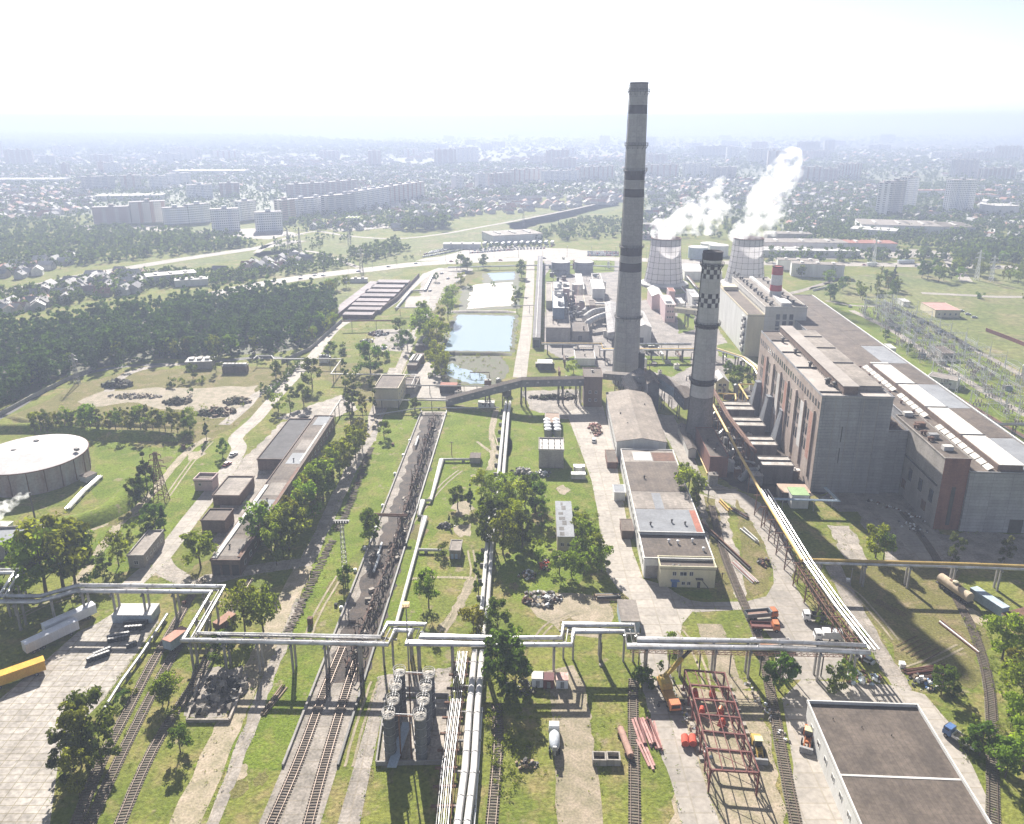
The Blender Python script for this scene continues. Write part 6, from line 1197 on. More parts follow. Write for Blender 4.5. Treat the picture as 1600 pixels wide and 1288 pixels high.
heap('scrap_heap','concrete slabs and scrap along the right edge of the curved siding',(1195,880),2.5,3,30,.3,1.2,[RUST,DSTEEL]); heap('rubble_heap','line of white rubble between the steel frame and the curving track',(1196,1110),1.1,12,50,.25,.8,[CONC,WHITE,CONC2],hd=-10,hh=.8); heap('rubble_heap','line of pale blocks and pipes along the left side of the steel frame',(1072,1120),.9,14,50,.25,.8,[CONC,PBLUE,WHITE],hd=-12,hh=.6); heap('scrap_heap','dark timber scrap at the bottom edge left of the dirt track',(822,1196),2.5,1.5,30,.3,1.1,[WOOD,DSTEEL]); heap('scrap_heap','machinery scrap in the grass left of the two fat pipes',(697,823),3,1.6,30,.4,1.3,[DSTEEL,STEEL,CONC]); heap('scrap_heap','bushes and scrap around the tiny cabins',(815,1075),4,3,40,.3,1.2,[DSTEEL,BANK])
for lab,px,m in [('long line of old sleepers dumped along the dirt road below the floodlight mast',[(452,988),(470,950),(498,888),(520,845)],SLEEP),('long line of old sleepers and debris along the shaded dirt road beside the tree row',[(528,830),(548,785),(566,735),(580,700)],BARK)]:
    L_ = smooth_line([P(*q) for q in px]); t = thing('sleeper_heap',lab,'heap',L_[0]); b = MB(); rr = random.Random(len(lab))
    for p_,d in walk(L_,.7): s_ = Vector((d.y,-d.x,0)); a_ = d*rr.uniform(-.5,.5); o = p_+s_*rr.uniform(-.5,.5)+Vector((0,0,rr.uniform(.1,.45))); b.bar(o-s_*1.2-a_,o+s_*1.2+a_,.25,.18)
    b.build('timber_pile',m,t)
# drums on the slab yard
DR = mat('dark_drum',(.05,.055,.065),(.035,.037,.045),rough=.5,scale=1); proto = None
rows = [((196,978),(229,975),8,'back row under the grey containers'),((198,985),(224,983),6,'second row under the grey containers'),((171,1000),(200,994),8,'middle row on the slab yard'),((172,1004),(199,999),6,'middle row on the slab yard'),((201,1013),(211,1009),4,'small group near the silver pipe'),((149,1027),(171,1018),7,'front group on the slab yard'),((147,1032),(169,1024),6,'front group on the slab yard'),((139,1035),(146,1031),3,'front group on the slab yard')]
for a,bb,n,lab in rows:
    for k in range(n):
        c = P(*a).lerp(P(*bb),k/(n-1)); lb = 'dark steel drum standing in the %s'%lab
        if proto is None:
            proto = thing('steel_drum',lb,'drum',c,'dark drums on the slab yard'); b = MB(); b.lathe(c,[(.55,0),(.58,.1),(.55,.5),(.58,.9),(.55,1.3)],12); sh_ = b.build('shell',DR,proto); b = MB(); b.lathe(c,[(.42,1.3),(.42,1.36),(.2,1.36)],10); li_ = b.build('lid',STEEL,proto)
        else:
            o = proto.copy(); C.collection.objects.link(o); o.location = c; o['label'] = lb
            for ch in (sh_,li_): q = ch.copy(); C.collection.objects.link(q); q.parent = o
# small boxes
for x,y,s,m,lab in [(336,968,0,RUST,''),(485,975,1.2,RUST,'rusty square tank on the lawn left of the track strip'),(525,947,.8,BLACK,'black tub beside the left strip wall'),(559,758,1.0,RUST,'small rusty box on the lawn above the lattice mast'),(837,1000,.1,WHITE,''),(1409,1042,1.3,WHITE,'white crate on the grass edge near the right path'),(904,737,2.4,WHITEW,'front left of three white crates beside the yard'),(908,746,0,WHITE,''),(288,944,1,RUST,'small red bin beside the dirt path'),(614,696,1,RUST,'rusty crate beside the shaded bush on the lawn'),(287,702,1.2,RUST,'rusty boiler shell on the left meadow'),(1325,909,1.0,WHITE,'white valve box under the yellow gas pipe')]:
    if not lab: continue
    F = Loc(P(x,y),8); t = thing('storage_box',lab,'box',F.c); b = MB(); F.box(b,-s/2,s/2,-s/2,s/2,0,s*(1.6 if m is RUST and s>1.1 else .9)); b.build('body',m,t); b = MB(); F.box(b,-s*.55,s*.55,-s*.55,s*.55,s*(1.6 if m is RUST and s>1.1 else .9),s*(1.6 if m is RUST and s>1.1 else .9)+.1); b.build('lid',m,t)
for k,(x,y,lab) in enumerate([(898,747,'white crate at the front left of the three beside the yard'),(909,747,'white crate at the front right of the three beside the yard'),(905,735,'long white crate behind the two others beside the yard')]): box_thing('crate',lab,'crate',(x,y),92,2.8 if k<2 else 4.5,2.4,2.0,ROOFL,WHITE)
# ---- masts and pylons
def lattice(name, label, cat, px, top, w0=2.6, w1=.5, arms=(), m=STEEL, seg=8, th=.12, extra=None, h=None, group=None):
    c = P(*px); h = h or HT(px[1],top); t = thing(name, label, cat, c, group); b = MB(); wz = lambda f: (w0+(w1-w0)*min(1,f*1.15))/2
    for k in range(seg):
        f0, f1 = k/seg, (k+1)/seg; q0 = [c+Vector((a*wz(f0),d*wz(f0),h*f0)) for a,d in ((-1,-1),(1,-1),(1,1),(-1,1))]; q1 = [c+Vector((a*wz(f1),d*wz(f1),h*f1)) for a,d in ((-1,-1),(1,-1),(1,1),(-1,1))]
        for i in range(4): b.bar(q0[i],q1[i],th); b.bar(q0[i],q1[(i+1)%4],th*.7); b.bar(q1[i],q1[(i+1)%4],th*.7)
    b.build('lattice',m,t)
    for f,L_ in arms:
        b = MB(); z = h*f
        for sg in (-1,1): b.bar(c+Vector((0,0,z+.9)),c+Vector((sg*L_,0,z)),th); b.bar(c+Vector((0,0,z-.1)),c+Vector((sg*L_,0,z)),th); b.bar(c+Vector((sg*L_,0,z)),c+Vector((sg*L_,0,z-1.2)),.16)
        b.build('cross_arm',m,t)
    return t,c,h
lattice('power_pylon','rusty lattice power pylon between the two dark pines on the left meadow','pylon',(253,784),707,4.2,.9,[(.72,3.4),(.84,2.6),(.95,2.0)],RUST,10,.2)
lattice('power_pylon','slim lattice pylon at the wood edge on the left','pylon',(121,601),553,2.6,.6,[(.8,2.4),(.93,1.8)],STEEL,8,.14)
t,c,h = lattice('floodlight_mast','tall grey lattice floodlight mast with platform rising from a round bush','mast',(539,893),816,1.5,.9,(),STEEL,10,.11); b = MB(); b.box(c+Vector((0,0,h)),(4.6,2.2,.25)); 
for k in range(6): b.box(c+Vector((-2+k*.8,-.8,h+.3)),(.5,.4,.6))
for s in (-1,1): b.bar(c+Vector((-2.2,s,h+1.1)),c+Vector((2.2,s,h+1.1)),.08)
b.build('lamp_platform',DSTEEL,t)
c = P(639,1046); h = HT(1046,948); t = thing('floodlight_mast','slim pole with an orange lamp platform beside the heating main bend','mast',c); b = MB(); b.tube([c,c+Vector((0,0,h))],.22,8,.14); b.build('pole',STEEL,t); b = MB(); b.box(c+Vector((0,0,h)),(1.7,1.4,.15)); 
for k in range(5): b.bar(c+Vector((-.8+k*.4,-.7,h)),c+Vector((-.8+k*.4,-.7,h+1.1)),.08); b.bar(c+Vector((-.8+k*.4,.7,h)),c+Vector((-.8+k*.4,.7,h+1.1)),.08)
b.box(c+Vector((0,0,h+.9)),(1.8,1.5,.12)); b.build('lamp_platform',YPIPE,t)
c = P(939,1040); t = thing('lamp_post','thin dark pole standing on the grass under the second pipe bend','pole',c); b = MB(); b.tube([c,c+Vector((0,0,HT(1040,1004)))],.13,6); b.build('pole',DSTEEL,t); b=MB(); b.box(c,(.9,.9,.4)); b.build('base',CONC,t)
for k,(x,y,tp,lab) in enumerate([(706,712,690,'bare wooden A-pole on the lawn by the valve house'),(1328,915,888,'concrete pole beside the path under the yellow gas pipe'),(1062,682,665,'dark signal pole beside the shaded concrete road'),(1128,905,895,'rusty post at the rails beside the yellow annex')]):
    c = P(x,y); t = thing('utility_pole',lab,'pole',c); b = MB(); h = HT(y,tp); b.tube([c,c+Vector((0,0,h))],.16,6); b.build('pole',(WOOD,CONCP,DSTEEL,RUST)[k],t); b = MB(); b.bar(c+Vector((-.9,0,h-.4)),c+Vector((.9,0,h-.4)),.14); b.build('cross_arm',DSTEEL,t)
# far pylons and lamp posts along the motorway
for k,(x,y,h,lab) in enumerate([(452,403,30,'left of a pair of far lattice pylons on the meadow'),(470,402,30,'right of a pair of far lattice pylons on the meadow'),(565,425,22,'far lattice pylon behind the motorway left of the garages'),(546,382,26,'far pylon on the meadow near the scattered bushes'),(818,355,30,'far pylon on the meadow left of the tall chimney'),(1364,417,28,'white lattice mast beside the motorway on the right'),(1525,438,26,'left white lattice mast in front of the park trees on the right'),(1548,440,22,'right white lattice mast in front of the park trees on the right')]):
    lattice('power_pylon',lab,'pylon',(x,y),None,3.0,.7,[(.75,4),(.9,3)],STEEL if k<5 else WHITE,7,.26,h=h)
lp = None
for x in list(range(430,980,38))+list(range(1010,1600,46)):
    y = np.interp(x,[400,500,580,650,760,900,1000,1250,1640],[443,428,419,411,404.5,401.5,404,409.5,417]); c = P(x,y)
    if lp is None:
        lp = thing('street_lamp','slim grey street lamp along the motorway verge','street lamp',c,'street lamps along the motorway'); b = MB(); b.tube([c,c+Vector((0,0,11)),c+Vector((0,-2,11.6))],.18,6); q1 = b.build('pole',STEEL,lp); b = MB(); b.box(c+Vector((0,-2.2,11.5)),(.5,1.2,.25)); q2 = b.build('lamp_head',WHITE,lp)
    else:
        o = lp.copy(); C.collection.objects.link(o); o.location = c
        for ch in (q1,q2): q = ch.copy(); C.collection.objects.link(q); q.parent = o
# ---- switchyard
for nl,nr,fl,h,lab,rm,wm in [((1462,485),(1502,486),(1440,473),5,'long cream switchyard building with pink-red roof',mat('pink_red_roof',(.50,.27,.24),(.42,.22,.19),scale=.2),CREAM),((1474,553),(1487,549),(1458,541),4,'small dark-roofed relay house in the middle of the switchyard',ROOFD,BRICKG),((1450,588),(1492,600),(1452,581),4.5,'long white flat-roofed hut beside the turbine hall eaves',ROOFG,WHITEW),((1598,573),(1650,590),(1567,557),5,'white switchyard store with dark roof at the right edge',ROOFD,WHITEW),((1485,620),(1494,620),(1487,612),4,'tiny white hut at the eaves of the turbine hall',ROOFL,WHITEW),((1392,545),(1400,545),(1390,538),3.5,'tiny cream hut by a bush near the turbine hall',ROOFL,WHITEW),((1412,472),(1422,472),(1414,467),3.5,'tiny white kiosk on the lawn behind the switchyard',ROOFL,WHITEW)]:
    B = building('switchyard_hut',lab,'building',nl,nr,fl,h=h,wall=wm,roof=rm,par=.2,g=4 if nr[1]<=nl[1]+1 else 40)
    if B.w > 6: windows(B,'n',max(2,int(B.w/4)),1,B.w-1,[1.5],1.1,1.4)
rr = random.Random(31); gp = None
LS = mat('pale_galvanised_steel',(.50,.51,.52),(.38,.39,.40),rough=.5,scale=.4)
a0, a1, b0, b1 = P(1342,488),P(1392,478),P(1560,690),P(1680,640)
def SY(u,v): return a0.lerp(b0,u).lerp(a1.lerp(b1,u),v)
def gantry(c, w, h, ang):
    t = thing('switchyard_gantry','pale lattice gantry carrying busbars in the switchyard','gantry',c,'lattice gantries of the switchyard'); d = Vector((math.cos(ang),math.sin(ang),0))
    for s in (-1,1):
        b = MB(); f = c+d*(s*w/2); n_ = Vector((-d.y,d.x,0))
        for e in (-1,1): b.bar(f+n_*(e*1.3),f+Vector((0,0,h)),.2)
        for k in range(1,5): z = h*k/5.5; q = 1.3*(1-k/5.5); b.bar(f-n_*q+Vector((0,0,z)),f+n_*q+Vector((0,0,z)),.12)
        b.bar(f+Vector((0,0,h)),f+Vector((0,0,h+3.2)),.12); b.build('leg',LS,t)
    b = MB(); p,q = c-d*(w/2)+Vector((0,0,h)),c+d*(w/2)+Vector((0,0,h))
    for e in (0,.8): b.bar(p+Vector((0,0,-e)),q+Vector((0,0,-e)),.16)
    for k in range(8): b.bar(p.lerp(q,k/8),p.lerp(q,(k+1)/8)-Vector((0,0,.8)),.1)
    for k in range(3): x = p.lerp(q,(k+.5)/3); b.bar(x-Vector((0,0,.8)),x-Vector((0,0,2.4)),.2)
    b.build('beam',LS,t); return t
g0 = gantry(SY(.05,.3),14,10,math.atan2(axes(3)[0].y,axes(3)[0].x)+.0)
for i in range(13):
    for j in range(3):
        if i == 0 and j == 0: continue
        o = g0.copy(); C.collection.objects.link(o); o.location = SY((i+.3+rr.uniform(-.2,.2))/13,(j+.5)/3+rr.uniform(-.06,.06)); o.rotation_euler = (0,0,rr.choice((0,0,1.57))); 
        for ch in list(g0.children): q = ch.copy(); C.collection.objects.link(q); q.parent = o
# insulator posts on steel stools
c = SY(.1,.5); ip = thing('insulator_post','grey insulator post on a steel stool in the switchyard','insulator',c,'insulator posts of the switchyard'); b = MB(); 
for s in (-.4,.4): b.bar(c+Vector((s,0,0)),c+Vector((s,0,2.6)),.16)
b.bar(c+Vector((-1.6,0,2.6)),c+Vector((1.6,0,2.6)),.22); i1 = b.build('stool',LS,ip); b = MB()
for s in (-1.4,0,1.4): b.lathe(c+Vector((s,0,2.7)),[(.22,0),(.3,.3),(.2,.6),(.3,.9),(.2,1.2),(.28,1.6)],8)
i2 = b.build('insulators',mat('insulator_porcelain',(.42,.36,.34),(.25,.2,.2),rough=.3,scale=.8),ip)
for k in range(215):
    o = ip.copy(); C.collection.objects.link(o); o.location = SY(rr.random(),round(rr.random()*14)/14*.96+rr.uniform(0,.03)); o.rotation_euler = (0,0,rr.choice((0,.05,1.57))); s = rr.uniform(.8,1.25); o.scale = (s,s,s)
    for ch in (i1,i2): q = ch.copy(); C.collection.objects.link(q); q.parent = o
c = SY(.5,.2); tr = thing('transformer','grey finned transformer on a plinth in the switchyard','transformer',c,'transformers of the switchyard'); b = MB(); b.box(c,(3.4,2.2,2.8)); j1 = b.build('tank',STEEL,tr); b = MB()
for k in range(8): b.box(c+Vector((-1.5+k*.43,-1.5,.4)),(.12,.7,2.0))
j2 = b.build('fins',PBLUE,tr); b = MB()
for k in (-1,0,1): b.lathe(c+Vector((k,0,2.8)),[(.2,0),(.25,.6),(.12,1.3)],8)
j3 = b.build('bushings',CONCP,tr)
for k in range(16):
    o = tr.copy(); C.collection.objects.link(o); o.location = SY(rr.uniform(.03,.98),rr.choice((.03,.35,.36,.68,.97))+rr.uniform(-.02,.02)); o.rotation_euler = (0,0,rr.choice((0,1.57)))
    for ch in (j1,j2,j3): q = ch.copy(); C.collection.objects.link(q); q.parent = o
b = MB()
for j in range(9):
    v = (j+.5)/9; L_ = [SY(k/13,v+.012*math.sin(k*2.1))+Vector((0,0,9.4)) for k in range(14)]
    for p,q in zip(L_,L_[1:]):
        m_ = (p+q)/2-Vector((0,0,1.0)); b.bar(p,m_,.07); b.bar(m_,q,.07)
tag(b.build('busbar_cables',LS),'thin overhead busbar cables strung between the switchyard gantries','cables')
# ---- cars
CARC = [mat('car_paint_%s'%n,c,c,rough=.3,scale=1,spec=.6,fine=.02) for n,c in (('white',(.75,.75,.75)),('silver',(.48,.49,.5)),('grey',(.2,.2,.22)),('dark',(.04,.04,.05)),('blue',(.07,.12,.3)),('red',(.35,.05,.05)))]
def carmesh(m):
    F = Loc((0,0,0),0); b = MB(); F.box(b,-2.1,2.1,-.85,.85,.3,.85,.06,.06); k0 = 6; F.box(b,-1.6,.9,-.78,.78,.85,1.4,.4,.14); 
    for x in (-1.3,1.3):
        for s in (-1,1): b.tube([F.p(x,s*.7,.32),F.p(x,s*.88,.32)],.32,8)
    o = b.build('car',[m,GLASS,BLACK],loc=Vector((0,0,0))); me = o.data; bpy.data.objects.remove(o)
    for i,p in enumerate(me.polygons): p.material_index = 0 if i < 6 or i == 7 or i == 6 else (1 if i < 12 else 2)
    return me
CM = [carmesh(m) for m in CARC]; rr = random.Random(9)
def car(px, hd, lab, grp): 
    o = bpy.data.objects.new('car',CM[rr.choice((0,0,0,1,1,2,3,4,5))]); link(o); o.location = P(*px); o.rotation_euler = (0,0,-R(hd)); tag(o,lab,'car',grp)
for r_,(a,bb,n) in enumerate([((662,402),(722,391),20),((664,398),(715,388),18),((672,395),(710,386),14),((735,396),(800,391),18),((736,389),(862,386),24),((742,392),(850,389),22)]):
    for k in range(n):
        f = k/(n-1); car((a[0]+(bb[0]-a[0])*f,a[1]+(bb[1]-a[1])*f+rr.uniform(-.3,.3)),rr.choice((10,12,190)),'small parked car in the crowded lots beyond the motorway','cars parked beyond the motorway')
for r_ in range(3):
    for k in range(17): car((919+k*2.9,394.5+r_*2.6),rr.choice((5,185)),'parked car in the lot left of the tall chimney','cars in the lot beside the tall chimney')
for k,x in enumerate((426,470,492,505,560,607,650,705,782,850,1080,1118,1260,1312,1350,1432,1490,1560)): car((x,np.interp(x,[400,500,580,650,760,900,1000,1250,1640],[446,431,421.5,413.5,407,404.5,406,412,420])+rr.choice((-1,.8))),82,'car driving along the motorway beyond the plant','cars driving on the motorway')
for px,hd,lab in [((365,712),20,'car on the diagonal concrete road left of the storage annex'),((355,727),20,'dark car beside the verge of the diagonal road'),((600,545),30,'white car on the path below the scrap yard'),((512,560),20,'white van shaped car at the gate by the wood wall'),((928,690),8,'car in the shade of the brick pile beside the workshop'),((1353,1033),-40,'dark car in the shade under the trestle end'),((690,428),30,'car left of the upper pond trees'),((700,436),20,'car on the gravel lot left of the dry sludge'),((715,442),200,'car in the middle of the gravel lot by the ponds'),((672,455),20,'car near the walled sludge yard corner'),((1328,480),40,'silver car at the far end of the switchyard'),((1502,487),90,'car beside the pink-roofed switchyard building'),((1512,492),90,'second car beside the pink-roofed building'),((1522,497),90,'third car beside the pink-roofed building')]: car(px,hd,lab,None)
box_thing('bus','white and blue bus driving along the motorway on the right','bus',(1415,412),86,16,2.6,2.8,WHITE,PBLUE,(-5,5),.5,0); box_thing('bus','short white van truck on the motorway by the white lattice mast','van',(1362,415.5),86,9,2.4,2.8,WHITE,WHITE,(-3,3),.5,0)
for k in range(14): box_thing('bus',f'white lorry parked in the row beyond the motorway, {["first","second","third","fourth","fifth","sixth","seventh","eighth","ninth","tenth","eleventh","twelfth","thirteenth","last"][k]} from the left','lorry',(738+k*9.6,384.6-.25*k+(k%2)),10,12,2.6,3,ROOFL if k%3 else PBLUE,WHITE,(),.6,0,'lorries parked beyond the motorway')

p,q = P(985,1020,6.2),P(1322,1027,6.2); t = thing('truss_walkway','thin rusty lattice walkway hanging just in front of the heating main on the right','walkway',(p+q)/2); b = MB(); n = 34
for e in (0,1.2):
    for s_ in (0,.9): b.bar(p+Vector((0,s_,e)),q+Vector((0,s_,e)),.12)
for k in range(n): a,c_ = p.lerp(q,k/n),p.lerp(q,(k+1)/n); b.bar(a,c_+Vector((0,0,1.2)),.08); b.bar(a,a+Vector((0,0,1.2)),.08); b.bar(a,a+Vector((0,.9,0)),.08)
b.build('lattice',RUST,t)
for k in range(7): a = p.lerp(q,(k+.3)/7); b = MB(); b.bar(Vector((a.x,a.y+.4,0)),a+Vector((0,.4,0)),.26); b.build('support',DSTEEL,t)
# ================================================================ trees
def crown(kind, seed, n, leaf, nb=16):
    """leaf-clump quads spread over clusters inside the crown's volume -> (V, F)"""
    g = np.random.default_rng(seed)
    H, cz, rx, rz = {'round':(10,6.0,3.7,4.0),'tall':(13,7.4,2.7,5.6),'column':(14,7.6,1.9,6.3),'cone':(12,6.2,2.6,5.8),'bush':(3.2,1.55,2.0,1.6),'pine':(16,11.5,2.6,4.4)}[kind]
    th = g.uniform(0,2*np.pi,nb); u = g.uniform(-.95,.97,nb); rad = g.uniform(.45,1.08,nb)
    w = np.sqrt(1-u*u) if kind not in ('cone','pine') else (np.clip((1-u)/2,0.02,1)*1.15 if kind == 'cone' else np.sqrt(1-u*u)*.9)
    cen = np.stack([rx*rad*w*np.cos(th), rx*rad*w*np.sin(th), cz+rz*u*(.55+.45*rad)],1)
    br = g.uniform(.20,.46,nb)*rx*(1.0 if kind!='cone' else (.45+.55*np.clip((1-u)/2,0,1)))
    k = g.integers(0,nb,n); d = g.normal(size=(n,3)); d /= np.linalg.norm(d,axis=1)[:,None]
    p = cen[k]+d*(br[k]*g.uniform(.55,1.05,n))[:,None]*np.array([1,1,.85]); p[:,2] = np.maximum(p[:,2],.15)
    nrm = d*.9+g.normal(size=(n,3))*.55+np.array([0,0,.35]); nrm /= np.linalg.norm(nrm,axis=1)[:,None]
    a = np.cross(nrm, g.normal(size=(n,3))); a /= np.linalg.norm(a,axis=1)[:,None]; bb = np.cross(nrm,a)
    s = leaf*g.uniform(.6,1.3,n)[:,None]
    V = np.stack([p-a*s*.6, p-bb*s*.36+nrm*s*.08, p+a*s*.6, p+bb*s*.40-nrm*s*.05],1).reshape(-1,3)
    return V, np.arange(4*n).reshape(-1,4), H
def trunkmesh(kind):
    b = MB(); H,r = {'round':(6.5,.24),'tall':(9,.2),'column':(9,.2),'cone':(10,.2),'bush':(1.6,.1),'pine':(13,.22)}[kind]
    b.tube([(0,0,-.1),(.1,.05,H*.4),(0,.1,H*.75),(.05,0,H)],r,7,r*.35)
    if kind in ('round','tall'):
        rr = random.Random(3)
        for k in range(6): a = k*1.05; z = H*(.3+.09*k); b.tube([(0,0,z),(1.1*math.cos(a),1.1*math.sin(a),z+.9),(2.0*math.cos(a),2.0*math.sin(a),z+1.6)],r*.4,5,r*.12)
    o = b.build('trunk',BARK,loc=Vector((0,0,0))); me = o.data; bpy.data.objects.remove(o); return me
KINDS = {}
def kind(key, shape, m, n, leaf, variants=3, nb=16):
    L_ = []
    for s in range(variants):
        V,F,H = crown(shape, hash(shape)%97*0+len(KINDS)*10+s+1, n, leaf, nb); L_.append(npmesh('crown',V,F,m))
    KINDS[key] = (L_, TRK.setdefault(shape, trunkmesh(shape)), H)
TRK = {}
kind('round','round',LF_M,1500,.62,4,22); kind('dark','round',LF_D,1500,.62,3,20); kind('olive','tall',LF_O,1500,.60,4,22); kind('yellow','round',LF_Y,1300,.62,3,18); kind('column','column',LF_D,1100,.6,3,18)
kind('cone','cone',LF_P,1400,.6,3,26); kind('bush','bush',LF_M,420,.42,4,9); kind('dbush','bush',LF_D,420,.42,3,9); kind('ybush','bush',LF_Y,420,.42,2,9); kind('pale','tall',leafmat('pale_olive_leaf',(.085,.10,.04),.45),1200,.6,2,20)
TN = {'round':'tree','dark':'tree','olive':'tree','yellow':'tree','column':'tree','cone':'conifer','bush':'bush','dbush':'bush','ybush':'bush','pale':'tree'}
trr = random.Random(55)
def plant(x, y, top, k, label, group=None, h=None):
    h = h or HT(y, top); ms, tk, H = KINDS[k]; s = h/H; c = P(x,y); nm = TN[k]
    t = thing({'tree':'leafy_tree','conifer':'conifer_tree','bush':'bush'}[nm], label, nm, c, group); t.rotation_euler = (0,0,trr.uniform(0,6.28)); w_ = trr.uniform(.8,1.04)
    t.scale = (s*w_,s*w_*trr.uniform(.85,1.15),s)
    o = bpy.data.objects.new('trunk',tk); link(o,t); o = bpy.data.objects.new('crown',trr.choice(ms)); link(o,t); return t
